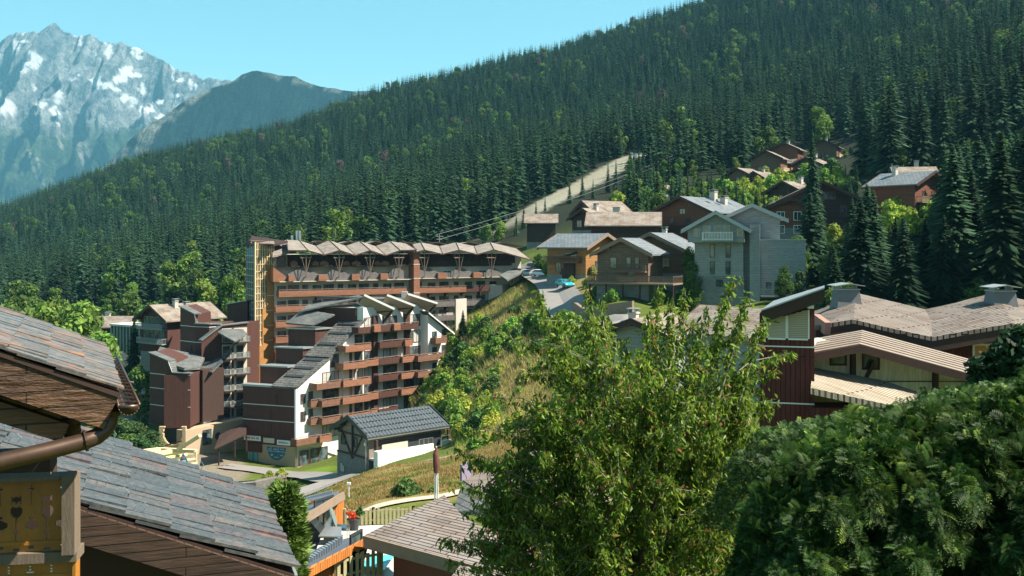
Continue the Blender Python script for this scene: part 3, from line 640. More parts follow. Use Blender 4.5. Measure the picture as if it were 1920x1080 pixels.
# ---- chalets on the slope, near to far ----
# central chalet: front small gable volume + taller volume behind
chalet('chalet', 'weathered log chalet with a small grey slate gable standing on a fenced wooden deck', 1182, 531, 150, R(-24), 7.6, 7.5, 4.4, 1.9, M['log_grey'], M['slate_far'], .9, M['grey_stone'], .2, skirt=4,
       wins=[('f',.32,2.3,.9,1.5,1),('f',.62,2.3,.6,1.5,1),('f',.78,2.3,.6,1.5,1),('r',.3,2.4,.8,1.1),('l',.5,2.2,.8,1.1)], doors=[('f',.68,.3,1.0,2.0)], balcs=[('f',.46,.98,1.9,1.1)], trim=M['beam'])
chalet('chalet', 'large brown log chalet with a grey slate roof rising behind the small gabled one', 1240, 512, 163, R(-26), 10.5, 9.5, 3.6, 2.5, M['log'], M['slate_far'], 1.1, M['grey_stone'], .1, skirt=5,
       wins=[('r',.2,1.4,.9,1.3),('r',.55,.7,1.3,2.0),('r',.8,1.4,.9,1.3),('f',.7,1.2,.9,1.1)], trim=M['beam'], chims=[(-.6,3.6,.8,.7)])
def deck(label, px0, Y0, px1, Y1, py, dep, h, m=None, name='wooden_deck', railh=1.0, posts=True):
    A = at(px0, py, Y0); B = at(px1, py, Y1); root = empty(name, A, label, 'deck'); z = A.z; fr = Fr(A, B)
    b = MB(); b.fb(fr, 0, fr.L, z-.22, z, -dep, 0); b.build('platform', m or M['beam'], root)
    r = MB(); railing(r, fr, 0, fr.L, z, -dep, 0, railh, .2, .11); r.build('railing', m or M['log_grey'], root)
    if posts:
        n = int(fr.L/3)+1
        for k in range(n+1):
            s = min(fr.L-.2, fr.L*k/n); q = MB(); q.fb(fr, s, s+.2, z-h, z-.22, -.4, -.2); q.build('post', M['dark_wood'], root)
    return root
deck('long timber deck with baluster railing under the central log chalet', 1103, 147, 1262, 141, 529, 4.5, 3.2)
deck('small raised timber terrace with white rail beside the large log chalet', 1233, 157, 1275, 158, 497, 3.5, 4, M['pale_beam'])
b = MB(); A = at(1222, 528, 152); B_ = at(1236, 499, 156)
for k in range(9):
    t = k/8; p = A.lerp(B_, t); b.box(p.x-.55, p.x+.55, p.y-.15, p.y+.15, p.z-.05, p.z)
b.bar(A+Vector((-.6,0,0)), B_+Vector((-.6,0,0)), .08, .25); b.bar(A+Vector((.6,0,0)), B_+Vector((.6,0,0)), .08, .25)
tag(b.build('stairs', M['pale_beam'], None, org=A), 'narrow outdoor timber stairs between deck and raised terrace', 'stairs')
M['log_or'] = boards('sunny_orange_logs', (.40,.20,.075), (.32,.155,.06), (.06,.03,.015), 6, 0.22, .016, rough=.7)  # log colour raised to orange, sunlight put into it
# E2 orange chalet left of it
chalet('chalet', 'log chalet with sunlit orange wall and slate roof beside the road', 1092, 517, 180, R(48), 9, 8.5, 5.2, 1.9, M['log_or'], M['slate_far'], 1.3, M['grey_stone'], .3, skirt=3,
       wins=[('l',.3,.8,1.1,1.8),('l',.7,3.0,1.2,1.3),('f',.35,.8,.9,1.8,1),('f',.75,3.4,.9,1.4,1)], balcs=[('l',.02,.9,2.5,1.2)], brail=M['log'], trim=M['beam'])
bb = empty('lean_to', at(1064, 512, 176), 'lower shingled side wing at the left of the orange walled chalet', 'outbuilding', world=True); fr = Fr(at(1046,512,178), at(1075,512,175)); z = zp(512,176)
b = MB(); b.fb(fr, 0, fr.L, z-2, z+2.6, -4, 0); b.build('wall', M['log_dark'], bb)
b = MB(); a_, b_, c_, d_ = fr.p(-.8,.9,0), fr.p(fr.L+.3,.9,0), fr.p(fr.L+.3,-4,0), fr.p(-.8,-4,0)
b.slab([(a_[0],a_[1],z+2.6),(b_[0],b_[1],z+3.6),(c_[0],c_[1],z+4.4),(d_[0],d_[1],z+3.4)], .2); b.build('roof', M['slate_far'], bb)
window(fr, 1.2, z+.8, .7, 1.2, bb)
# brown low wide roof chalet (behind)
chalet('chalet', 'low brown chalet with long pale shake roof and stone chimney beside the red log house', 1170, 447, 196, R(82), 9, 12, 2.6, 2.1, M['log_dark'], M['shake_b'], 1.2, chims=[(1.2,1.5,1.1,1.3)], wins=[('r',.3,.8,.8,1.1),('r',.6,.8,.8,1.1)])
chalet('chalet', 'dark chalet half hidden behind the long pale shake roof', 1128, 428, 215, R(-62), 8, 8, 3.2, 2.2, M['log_red'], M['shake_b'], 1.0, wins=[('f',.3,1.2,.7,1),('f',.55,1.2,.7,1),('r',.4,1.2,.7,1)])
chalet('chalet', 'small dark chalet gable with a lit window among shrubs', 1112, 432, 207, R(-40), 6, 6, 2.4, 1.7, M['log_dark'], M['shake_b'], .9, wins=[('f',.3,.7,1.1,1.2),('f',.6,.7,.8,1.2)], chims=[(.4,.5,.8,.8)])
chalet('chalet', 'solitary dark boarded chalet with pale roof and orange balcony at the forest edge', 1015, 454, 262, R(88), 6.6, 7.2, 5.0, 1.9, M['log_dark'], M['shake_b'], .8, wins=[('r',.3,.9,.9,1.2),('r',.65,.9,.9,1.2)], balcs=[('r',.02,.98,1.9,1.1)], brail=M['plank_or'])
# E4 big red log house with blue grey roof
chalet('log_house', 'big reddish log house with blue grey roof, skylights and two stone chimneys', 1322, 470, 205, R(-42), 12.5, 16.5, 7.6, 2.7, M['log_red'], M['slate_far'], 1.4, skirt=6,
       wins=[('f',.25,2.6,.8,1.2),('f',.5,2.6,.8,1.2),('f',.75,2.6,.8,1.2),('f',.3,5.2,.8,1.2),('f',.6,5.2,.8,1.2),('r',.1,4.8,.9,1.2),('r',.3,4.8,.9,1.2),('f',.5,7.2,1.2,.9)], balcs=[('f',.15,.85,4.0,1.3)],
       chims=[(1.2,1.2,1.6,1.2),(3.0,2.2,1.2,1.1)], skylights=[(1,-3.2,2.6),(1,-.6,3.2),(1,5.0,2.6)], name_cat='chalet', brail=M['log_dark'])
# D grey tower house
def grey_house():
    P = at(1350, 562, 150); root = empty('tower_house', P, 'tall grey clad house with narrow windows and a gabled balcony storey', 'house', rz=R(-14), world=False)
    w, d = 6.8, 8; x0, x1, y0, y1 = -w/2, w/2, -d/2, d/2
    b = MB(); b.box(x0, x1, y0, y1, 3.6, 8.4); b.build('wall', M['grey_clad'], root)
    b = MB(); b.box(x0-.1, x1+.1, y0-.1, y1+.1, -5, 3.6); b.build('stone_base', M['grey_stone'], root)
    b = MB(); xa, xb = x0-.9, x1+.2; k = len(b.v); ya = y0-1.1; xm = (xa+xb)/2
    b.v += [(xa,ya,8.4),(xb,ya,8.4),(xb,ya,10.2),(xm,ya,12.4),(xa,ya,10.2),(xa,y1,8.4),(xb,y1,8.4),(xb,y1,10.2),(xm,y1,12.4),(xa,y1,10.2)]
    b.f += [(k,k+1,k+2,k+3,k+4),(k+6,k+5,k+9,k+8,k+7),(k+1,k+6,k+7,k+2),(k+5,k,k+4,k+9),(k,k+5,k+6,k+1)]; b.build('upper_storey', M['grey_clad'], root)
    b = MB(); zr = 12.85; sl = 2.2/((xb-xa)/2); e = (xb-xa)/2+.9; ze = zr-sl*e
    b.slab([(xm-e,ya-.9,ze),(xm,ya-.9,zr),(xm,y1+.5,zr),(xm-e,y1+.5,ze)], .22); b.slab([(xm,ya-.9,zr),(xm+e,ya-.9,ze),(xm+e,y1+.5,ze),(xm,y1+.5,zr)], .22)
    rf = b.build('roof', M['shake_b'], root)
    b = MB()
    for sx in (-1, 1):
        b.hexa([(xm,ya-1,zr-.5),(xm+sx*e,ya-1,ze-.5),(xm+sx*e,ya-.93,ze-.5),(xm,ya-.93,zr-.5),(xm,ya-1,zr+.06),(xm+sx*e,ya-1,ze+.06),(xm+sx*e,ya-.93,ze+.06),(xm,ya-.93,zr+.06)])
    b.build('verge_board', M['trim_grey'], rf)
    ff = Fr((xa, ya), (xb, ya)); f2 = Fr((x0, y0), (x1, y0))
    bb = MB(); bb.fb(ff, 2.1, 6.3, 8.5, 8.65, 0, .9); ba = bb.build('balcony', M['grey_clad'], root); r = MB(); railing(r, ff, 2.1, 6.3, 8.65, 0, .9, 1.2, .2, .09); r.build('railing', M['trim_white'], ba)
    for s in (2.7, 4.2, 5.4): window(ff, s, 9.0, .9, 1.7, root, frame=M['trim_grey'])
    for s in (1.3, 7.3): window(ff, s, 9.3, .7, 1.0, root, frame=M['trim_grey'])
    for z in (3.9, 6.3):
        for s in (2.5, 4.7): window(f2, s, z, .55, 1.75, root, frame=M['dark_metal'], cols=1, t=.06)
    window(f2, 3.5, 2.2, .8, .8, root, o=.12, frame=M['dark_metal'])
    b = MB(); b.box(x1+.9, x1+2.3, y0+.3, y1-.5, -5, 11.0); b.box(x1, x1+.9, y0+1.8, y1-.5, -5, 10.6); b.build('stair_tower', M['grey_clad'], root)
    r2 = root
    # right wing
    b = MB(); b.box(x1+2.3, x1+8.6, y0+1.6, y1+1, -5, 8.7); b.build('side_wing', M['grey_clad'], root)
    b = MB(); b.box(x1+2.2, x1+8.7, y0+1.5, y1+1.1, 8.7, 8.85); b.build('coping', M['trim_grey'], root)
    fw = Fr((x1+2.3, y0+1.6), (x1+8.6, y0+1.6))
    bb = MB(); bb.fb(fw, .1, 5.6, .6, .8, 0, 1.2); ba = bb.build('balcony', M['grey_clad'], root); r = MB(); railing(r, fw, .1, 5.6, .8, 0, 1.2, 1.0, .2, .09); r.build('railing', M['grey_clad'], ba)
    for s in (1.2, 2.4, 3.6, 4.8): window(fw, s, .95, .8, 1.8, root, frame=M['grey_clad'])
    # second roof behind
    zr = 14.0; xm2 = x1+1.2; e = 4.3; y2 = y0+3.5; sl = .45; ze = zr-sl*e
    b = MB(); b.slab([(xm2-e,y2,ze),(xm2,y2,zr),(xm2,y1+5,zr),(xm2-e,y1+5,ze)], .22); b.slab([(xm2,y2,zr),(xm2+e+.8,y2,ze-.36),(xm2+e+.8,y1+5,ze-.36),(xm2,y1+5,zr)], .22); rf = b.build('rear_roof', M['shake_b'], root)
    b = MB(); k = len(b.v); b.v += [(xm2-e+.6,y2+.8,8),(xm2+e-.4,y2+.8,8),(xm2+e-.4,y2+.8,ze-.1),(xm2,y2+.8,zr-.3),(xm2-e+.6,y2+.8,ze-.1),(xm2-e+.6,y1+4.6,8),(xm2+e-.4,y1+4.6,8),(xm2+e-.4,y1+4.6,ze-.1),(xm2,y1+4.6,zr-.3),(xm2-e+.6,y1+4.6,ze-.1)]
    b.f += [(k,k+1,k+2,k+3,k+4),(k+1,k+6,k+7,k+2),(k+5,k,k+4,k+9)]; b.build('rear_wall', M['grey_clad'], root)
    b = MB()
    for sx in (-1, 1):
        ee = e if sx < 0 else e+.8
        b.hexa([(xm2,y2-.1,zr-.5),(xm2+sx*ee,y2-.1,zr-sl*ee-.5),(xm2+sx*ee,y2-.03,zr-sl*ee-.5),(xm2,y2-.03,zr-.5),(xm2,y2-.1,zr+.06),(xm2+sx*ee,y2-.1,zr-sl*ee+.06),(xm2+sx*ee,y2-.03,zr-sl*ee+.06),(xm2,y2-.03,zr+.06)])
    b.build('verge_board', M['trim_grey'], rf)
grey_house()
# right: dark chalet E7, E7b
chalet('chalet', 'wide dark brown chalet with low gable behind a tall spruce', 1530, 440, 190, R(-8), 13.5, 10, 6.2, 3.2, M['log_dark'], M['shake_b'], 1.3, skirt=5, wins=[('f',.2,3.8,1.2,1.3),('f',.55,6.4,1.1,1.2),('f',.65,6.4,1.1,1.2),('f',.8,3.4,1.0,1.8)], balcs=[('f',.6,1.0,.4,1.4)], brail=M['log_grey'])
chalet('chalet', 'reddish boarded chalet wing with mossy roof and white curtained windows', 1478, 428, 184, R(-8), 9, 8, 3.4, 1.6, M['log_red'], M['shake_b'], 1.0, skirt=5, wins=[('f',.3,1.4,1.2,1.4),('f',.62,1.4,1.2,1.4),('f',.3,-.9,1.2,1.3),('f',.62,-.9,1.2,1.3)], winf=M['trim_white'])
chalet('chalet', 'grey roofed chalet just above the wide dark brown chalet', 1492, 388, 232, R(-48), 9, 9, 3.2, 2.2, M['log_dark'], M['shake_b'], 1.0, chims=[(.8,.8,1.2,.8)], wins=[('f',.4,1.4,.8,1.1)])
chalet('chalet', 'red brown chalet with long slate roof and slatted balcony between the right hand spruces', 1702, 398, 190, R(36), 9.5, 9, 5.0, 2.1, M['log_red'], M['slate_far'], 1.2, skirt=5, wins=[('f',.3,2.4,.8,1.3),('f',.6,2.4,.8,1.3),('f',.5,.2,.8,1.3)], balcs=[('f',.05,.95,1.7,1.2)], chims=[(-1.0,2.0,1.2,.8)], brail=M['beam'])
chalet('chalet', 'pale roofed house with chimney behind the red brown chalet on the right', 1712, 352, 222, R(80), 6, 8, 2.6, 1.6, M['log_dark'], M['shake_b'], .8, chims=[(.6,-.8,1.3,.8)])
# hamlet high up
chalet('chalet', 'topmost dark log chalet alone against the forest', 1547, 305, 372, R(-28), 9.6, 8, 5.4, 2.4, M['log'], M['shake_b'], 1.0, wins=[('f',.35,1.6,.9,1),('f',.65,1.6,.9,1),('r',.5,2.6,1.2,1)], balcs=[('r',.05,.95,1.8,1.0)], brail=M['pale_beam'], chims=[(.4,.4,.8,.6)])
chalet('chalet', 'dark red chalet behind the two gabled one in the high hamlet', 1476, 307, 345, R(-30), 9, 7.5, 4.4, 2.2, M['log_red'], M['shake_b'], 1.0, wins=[('f',.4,1.0,.8,1),('r',.5,1.0,1,1)], balcs=[('r',.1,.9,.9,.9)], chims=[(.5,0,.7,.6)])
chalet('chalet', 'brown chalet with bright roof just left of the orange wall', 1442, 327, 330, R(-30), 9.6, 8, 4.8, 2.4, M['log'], M['shake_b'], 1.1, wins=[('f',.3,1.2,.8,1),('f',.6,1.2,.8,1),('r',.5,1.2,1,1)], balcs=[('r',.05,.95,.9,.9)], brail=M['pale_beam'])
chalet('chalet', 'narrow chalet with bright orange painted side in the high hamlet', 1484, 325, 338, R(30), 5.5, 5, 3.0, 1.3, M['plank_or'], M['shake_b'], .7, wins=[('r',.5,.8,1,1)])
chalet('chalet', 'chalet with two pale roof gables at the lower right of the hamlet', 1524, 330, 325, R(-40), 9.5, 8.5, 3.2, 2.2, M['log'], M['shake_b'], 1.1, wins=[('f',.35,.8,.8,1),('r',.5,.8,1,1)], chims=[(.5,1,1.2,.8)])
chalet('chalet', 'low chalet with a pale gable end below the hamlet', 1502, 338, 312, R(-35), 6, 6, 1.6, 1.6, M['log'], M['shake_b'], .9, wins=[('f',.5,.5,.8,.9)])
chalet('chalet', 'pale roofed chalet left of the hamlet above the big red log house', 1396, 346, 292, R(-45), 8, 7, 2.4, 1.9, M['log'], M['shake_b'], .9, wins=[('f',.5,.8,.8,1)])
chalet('chalet', 'second pale roofed chalet left of the hamlet with a small chimney', 1428, 348, 288, R(-50), 6, 6, 2.0, 1.6, M['log_red'], M['shake_b'], .9, chims=[(.3,.5,.7,.6)])
chalet('chalet', 'small pale roof half hidden by spruces left of the big red log house', 1222, 392, 262, R(75), 5, 7, 1.8, 1.5, M['log_dark'], M['slate_far'], .8)
chalet('chalet', 'small dark gabled hut among spruces up the slope from the red log house', 1248, 372, 300, R(-35), 5, 5, 2.0, 1.6, M['log_dark'], M['shake_b'], .8)
# left valley houses
chalet('house', 'distant long beige roofed house at the left beyond the bright broadleaf trees', 212, 642, 250, R(92), 9, 12, 4.2, 1.9, M['log_dark'], M['shake_b'], 1.0, name_cat='house', skirt=5, wins=[('r',.3,2,.9,1.2),('r',.6,2,.9,1.2)], chims=[(.8,1.5,.8,1.0)])
chalet('house', 'low house with a faded roof and rust patch between the gutter and the brown block', 250, 752, 190, R(92), 7, 10, 2.0, 1.5, M['plank_br'], M['shake_b'], .9, name_cat='house', skirt=5, wins=[('r',.3,.3,.9,1.2),('r',.6,.3,.9,1.2)])
# ================= long apartment building with the zigzag roof =================
A0 = (xp(515,185), 185.0); A1 = (A0[0]+53*math.cos(R(31)), 185+53*math.sin(R(31)))
FA = Fr(A0, A1)
def s_at(fr, px, o=0):                     # s on a wall frame seen at pixel column px
    k = (px-960)/F; q = fr.A+fr.n*o
    return (k*q.y-q.x)/(fr.d.x-k*fr.d.y)
def Ys(fr, s, o=0): return (fr.A+fr.d*s+fr.n*o).y
Aroot = empty('apartment_building', (A0[0], A0[1], -33), 'long apartment building with zigzag shingled roof and rows of brown balconies', 'building')
zAf = [-7.4-2.75*k for k in range(5)]       # floor levels of the balconies (top of parapet = floor+1.05)
sEnd = s_at(FA, 942); sP0 = s_at(FA, 766); sP1 = s_at(FA, 777)
b = MB(); b.fb(FA, 0, sEnd+4.5, -34, -2.2, -13, 0); b.build('wall', M['offwhite'], Aroot)
# windows and doors on every storey
n_w = 0
for k in range(5):
    zf = zAf[k]-2.75+.25
    for px in list(range(528, 760, 22))+list(range(786, 934, 23)):
        s = s_at(FA, px); j = (px//22) % 3
        if px < 760 and zf < -24: continue
        if px > 880 and k == 4: continue
        window(FA, s, zf+(.15 if j else .8), 1.5 if j == 0 else (1.9 if j == 1 else .9), 1.95 if j else 1.2, Aroot, cols=2, frame=M['door_red'], t=.07)
        n_w += 1
for px in (528,556,585,613,642,670,700,728,800,832,864,896,926):
    window(FA, s_at(FA, px), -4.7+.3, 1.6, 1.9, Aroot, cols=2, frame=M['dark_wood'], t=.07)
for px in range(620, 760, 28): window(FA, s_at(FA, px), -7.4+.9, 1.2, .9, Aroot, cols=2, frame=M['trim_white'], t=.07)
for px in (838,905): window(FA, s_at(FA, px), -7.2+.4, 1.8, 1.2, Aroot, cols=2, frame=M['trim_white'], t=.07)
# balconies: left part and right part, per storey
def balcony(fr, s0, s1, zf, dep, root, m, ph=1.05, rail=True, slabm=None, name='balcony', split=None):
    b = MB(); b.fb(fr, s0, s1, zf-.2, zf, 0.0, dep); b.fb(fr, s0, s1, zf, zf+ph-.2, dep-.1, dep+.01)
    b.fb(fr, s0, s0+.1, zf, zf+ph-.2, 0, dep-.1); b.fb(fr, s1-.1, s1, zf, zf+ph-.2, 0, dep-.1)
    o = b.build(name, m, root)
    if rail:
        r = MB(); r.fb(fr, s0, s1, zf+ph-.02, zf+ph+.06, dep-.08, dep+.02)
        n = max(1, int((s1-s0)/2.2))
        for k in range(n+1): x = s0+(s1-s0-.06)*k/n; r.fb(fr, x, x+.06, zf+ph-.2, zf+ph-.02, dep-.06, dep)
        r.build('handrail', M['beam'], o)
    return o
sL = .4
for k in range(5):
    zf = zAf[k]-2.2+.03
    a = s_at(FA, (518,512,512,512,512)[k]); c = sP0-.1 if k < 2 else s_at(FA, 690)
    balcony(FA, a, c, zf, 1.5, Aroot, M['parapet'])
    if k < 4:
        q = [s_at(FA, x) for x in ((778,868,945),(778,842,905),(778,830,893),(778,800,826))[k]]
        balcony(FA, q[0]+.1, q[1], zf-.05, 1.4, Aroot, M['parapet'] if k == 0 else M['parapet_g'])
        balcony(FA, q[1]+.1, q[2], zf-.05, 1.25 if k else 1.0, Aroot, M['parapet_g'] if k else M['plank_br'])
# brackets and partitions
for px in (590,640,690,735,800,832,862,895,925):
    s = s_at(FA, px)
    for zf in zAf[:4]:
        if px < 700 and zf < -12: continue
        b = MB(); b.fb(FA, s, s+.25, zf-3.2, zf-2.55, 0.0, 1.2); b.build('bracket', M['dark_wood'], Aroot)
# grey skirt with mountain-shaped upper edge
def zig(lo_px, hi_px, first, period, phase_hi): pass
def skirt(pts, z0, o, th, name, m):        # pts: (px, py) of the top edge
    b = MB(); ss = [(s_at(FA, px, o), py) for px, py in pts]
    for (s0, p0), (s1, p1) in zip(ss, ss[1:]):
        b.fslope(FA, s0, s1, z0, z0, zp(p0, Ys(FA, s0, o)), zp(p1, Ys(FA, s1, o)), o-th, o)
    return b.build(name, m, Aroot)
ptsL = [(540,514),(567,500),(597,514),(613,514),(627,500),(654,514),(670,514),(685,500),(712,514),(728,514),(742,500),(757,508)]
ptsR = [(779,503),(795,497),(823,511),(845,511),(860,499),(887,511),(910,511),(921,499),(940,510)]
skirt(ptsL, -7.0, 1.6, .15, 'roof_skirt', M['parapet_g']); skirt(ptsR, -6.9, 1.5, .15, 'roof_skirt', M['parapet_g'])
for px, w in ((546,9),(605,14),(667,14),(720,13)):
    s = s_at(FA, px, 2.1); d = w/2*.115; b = MB(); b.fb(FA, s-d, s+d, -6.95, -5.85, 1.6, 2.3); b.build('planter_box', M['parapet'], Aroot)
for px, w in ((829,15),(895,15)):
    s = s_at(FA, px, 2.1); d = w/2*.12; b = MB(); b.fb(FA, s-d, s+d, -7.0, -5.9, 1.5, 2.2); b.build('planter_box', M['parapet'], Aroot)
b = MB(); b.fb(FA, s_at(FA,518), sP0-.1, -7.1, -6.98, 0, 1.95); b.fb(FA, sP1+.1, sEnd, -7.0, -6.9, 0, 1.85); b.build('floor_slab', M['offwhite'], Aroot)
b = MB(); b.fb(FA, s_at(FA,540), sP0-.1, -4.35, -4.2, 0, 1.9); b.fb(FA, sP1+.1, sEnd+2, -4.7, -3.6, .2, .35); b.fb(FA, sP1+.1, sEnd+2, -4.7, -4.6, 0, .35); b.build('upper_balcony', M['dark_wood'], Aroot)
for px in (552,592,608,650,668,708,722): # triangular lit dormer fronts
    s = s_at(FA, px, 1.2); z = zp(498, Ys(FA, s, 1.2)); b = MB(); w = .85 if px in (608,668,722) else .6
    b.fb(FA, s-w, s+w, z-.2, z+.55, .5, 1.25); b.fslope(FA, s-w, s, z+.55, z+.55, z+.56, z+.95, .5, 1.25); b.fslope(FA, s, s+w, z+.55, z+.55, z+.95, z+.56, .5, 1.25); b.build('dormer', M['parapet'], Aroot)
b = MB(); b.fb(FA, s_at(FA,538), sEnd+3, -4.2, -2.25, .02, .06); b.build('recess_shade_panel', M['dark_wood'], Aroot)  # dark overlay, the shade under the roof put into its colour
# V props
for px in (574,636,694,748,796,861,922):
    o = 2.6; s = s_at(FA, px, o); Y = Ys(FA, s, o); b = MB(); zt = zp(483, Y); zb = zp(519, Y); zr = zp(472, Y)
    q = lambda t, z, oo=o: FA.p(s+t, oo, z)
    b.bar(q(-1.1,zt), q(1.1,zt), .1, .16); b.bar(q(0,zb), q(0,zr), .14); b.bar(q(-.1,zb+.9), q(-1.1,zr-.2), .09); b.bar(q(.1,zb+.9), q(1.1,zr-.2), .09)
    b.bar(q(0,zb), FA.p(s, 0, zb-.4), .16); b.bar(q(0,zt), FA.p(s, 0, zt), .16); b.build('roof_prop', M['beam'], Aroot)
# zigzag roof: folded strips
def fold_roof(name, front, back, m, th=.17):   # lists of (px,py,Y)
    b = MB()
    for (f0, f1, b0, b1) in zip(front, front[1:], back, back[1:]):
        b.slab([at(*f0), at(*f1), at(*b1), at(*b0)], th)
    o = b.build(name, m, Aroot); c = MB()
    for f0, b0 in zip(front, back): c.bar(at(*f0)+Vector((0,0,.03)), at(*b0)+Vector((0,0,.03)), .16, .1)
    for f0, f1 in zip(front, front[1:]): c.bar(at(*f0)+Vector((0,-.04,-.09)), at(*f1)+Vector((0,-.04,-.09)), .06, .22)
    c.build('fold_flashing', M['dark_wood'], o); return o
def YA(px, o): s = s_at(FA, px, o); return Ys(FA, s, o)
oF, oB = 3.2, -3.4
fl = [(540,469),(577,469),(608,477.5),(637,468.5),(666,478),(694,469),(723,478.5),(750,469),(781,468)]
bl = [(537,449.5),(561,451),(592,461),(617,450.5),(648,461),(674,452),(704,461.5),(731,452),(762,457)]
fold_roof('zigzag_roof', [(x, y, YA(x, oF)) for x, y in fl], [(x, y, YA(x, oB)) for x, y in bl], M['shake'])
fr_ = [(781,472),(796,468),(830,476),(861,468),(895,476.5),(926,467.5),(996,487)]
br_ = [(773,458),(789,454.5),(824,461.5),(855,454.5),(889,461.5),(919,454),(968,466)]
fold_roof('zigzag_roof', [(x, y, YA(x, oF)) for x, y in fr_], [(x, y, YA(x, oB)) for x, y in br_], M['shake'])
fb2 = [(585,452),(600,449.3),(628,458),(655,450),(682,458),(705,449.5),(735,457),(760,451.5),(790,456),(822,452),(850,459),(880,451.5),(912,458),(945,452),(982,459)]
rear0 = [(x, y+1.5, YA(x, oB-.8)) for x, y in fb2]; rear1 = [(x-14, y+3, YA(x-14, oB-9)) for x, y in fb2]
fold_roof('rear_roof', rear0, rear1, M['shake_b'])
# pillar
b = MB(); b.fb(FA, sP0, sP1, -28, zp(471,201), -.5, 2.4); b.build('pillar', M['parapet'], Aroot)
b = MB()
for zz in (-4.2,-6.9,-9.7,-12.4): b.fb(FA, sP0-.02, sP1+.02, zz, zz+.08, -.5, 2.43)
b.build('string_course', M['trim_white'], Aroot)
# stair/lift tower at the left with glazing and golden boards
T0 = (xp(462,190), 190.0); T1 = (xp(477,183), 183.0); T2 = (xp(512,185.5), 185.5); T3 = (xp(497,192.5), 192.5)
b = MB(); b.prism([T0, T1, T2, T3], -34, zp(452,186)); b.build('stair_tower', M['plank_br'], Aroot)
FL, FT = Fr(T0, T1), Fr(T1, T2); zt = zp(455,184)
b = MB(); b.fb(FL, .1, FL.L-.1, -30, zp(462,186), 0, .06); g = b.build('side_glazing', M['glass_blue'], Aroot)
b = MB()
for k in range(24): b.fb(FL, .1, FL.L, -30+k*1.2, -29.92+k*1.2, .06, .13)
for k in range(5): b.fb(FL, .1+k*FL.L/4.2, .17+k*FL.L/4.2, -30, zp(462,186), .06, .13)
b.build('mullions', M['steel'], g)
zs = [(-99, zp(647,184.3), 0), (zp(647,184.3), zp(578,184.4), .36), (zp(578,184.4), zp(497,184.5), .6)]  # golden boards step
b = MB(); L = FT.L
for z0, z1, f in zs: b.fb(FT, L*f+.12*(f > 0), L, max(z0,-32), z1, .02, .28)
b.build('board_panel', M['plank_gold'], Aroot)
b = MB(); b.fb(FT, .0, L*.98, zp(647,184.3), zt, .0, .1); g = b.build('front_glazing', M['glass_gold'], Aroot)
b = MB()
for k in range(9):
    x = L*k/8; z0 = zp(647,184.3) if x < L*.36 else zp(578,184.4) if x < L*.6 else zp(497,184.5)
    b.fb(FT, x, x+.1, z0, zt, .1, .32)
z = zp(647,184.3)
while z < zt:
    x1 = L*.36 if z < zp(578,184.4) else L*.6 if z < zp(497,184.5) else L
    b.fb(FT, 0, x1, z, z+.1, .1, .3); z += 1.32
b.fb(FT, -.1, .12, -30, zt+.1, .1, .42); b.build('mullions', M['pale_beam'], g)
b = MB()
for zz in (zp(555,184),zp(583,184),zp(611,184),zp(639,184)): b.fb(FT, L*.6+.14, L, zz, zz+.07, .28, .31)
b.build('string_course', M['trim_white'], Aroot)
b = MB(); b.slab([at(463,461,188), at(513,458,183.5), at(540,452,188), at(472,442,196)], .35); b.build('tower_roof', M['dark_wood'], Aroot)
b = MB(); b.slab([at(511,480,183), at(545,472,186), at(540,449,193), at(513,456,190)], .3); b.build('tower_side_roof', M['shake'], Aroot)
b = MB(); b.slab([at(470,455.5,184), at(512,457,182.5), at(514,452,184.5), at(472,451,186)], .25); b.build('tower_eave', M['shake_b'], Aroot)
# orange side panel next to the tower and lattice
b = MB(); s0, s1 = s_at(FA,512,1.6), s_at(FA,540,1.6); b.fslope(FA, s0, s1, -7.0, -7.0, zp(500,186), zp(520,188), .1, 1.7); b.build('side_panel', M['parapet'], Aroot)
b = MB(); s0, s1 = s_at(FA,512,.6), s_at(FA,538,.6)
for k in range(9): b.fb(FA, s0+(s1-s0)*k/8, s0+(s1-s0)*k/8+.08, zp(506,186), zp(478,186), .5, .6); b.fb(FA, s0, s1, zp(506,186)+k*.32, zp(506,186)+k*.32+.07, .6, .66)
b.build('lattice', M['beam'], Aroot)
# right end: side wall of the ramp and its long lean-to roof
b = MB(); p0, p1, p2 = at(942,533,206), at(952,530,209), at(985,528,222)
E = Fr((p0.x,p0.y),(p1.x,p1.y)); E2 = Fr((p1.x,p1.y),(p2.x,p2.y))
b.fb(E, 0, E.L, -22, zp(534,207), -3, 0); b.fslope(E2, 0, E2.L, -20, -12, zp(533,209), zp(515,222), -.4, 0); b.build('ramp_wall', M['concrete'], Aroot)
b = MB(); b.slab([at(936,515,203), at(951,525,200), at(1005,497,216), at(995,489,222)], .3); b.build('entrance_roof', M['shake_d'], Aroot)
b = MB()
for px, py, Y in ((960,521,205),(975,514,210),(988,508,214)): b.bar(at(px,py,Y), at(px,py+14,Y), .18)
b.build('post', M['dark_wood'], Aroot)
b = MB(); q = at(848,562,203); f = Fr((q.x,q.y),(q.x+1.6,q.y+1)); b.fb(f, -3.2, .2, -22, zp(586,203), -3, 0); b.build('retaining_wall', M['concrete'], Aroot)
b = MB(); f = Fr((xp(855,196),196),(xp(875,199),199)); b.fb(f, 0, f.L, -22, zp(560,198), -.3, 0); b.build('retaining_wall', M['concrete'], Aroot)
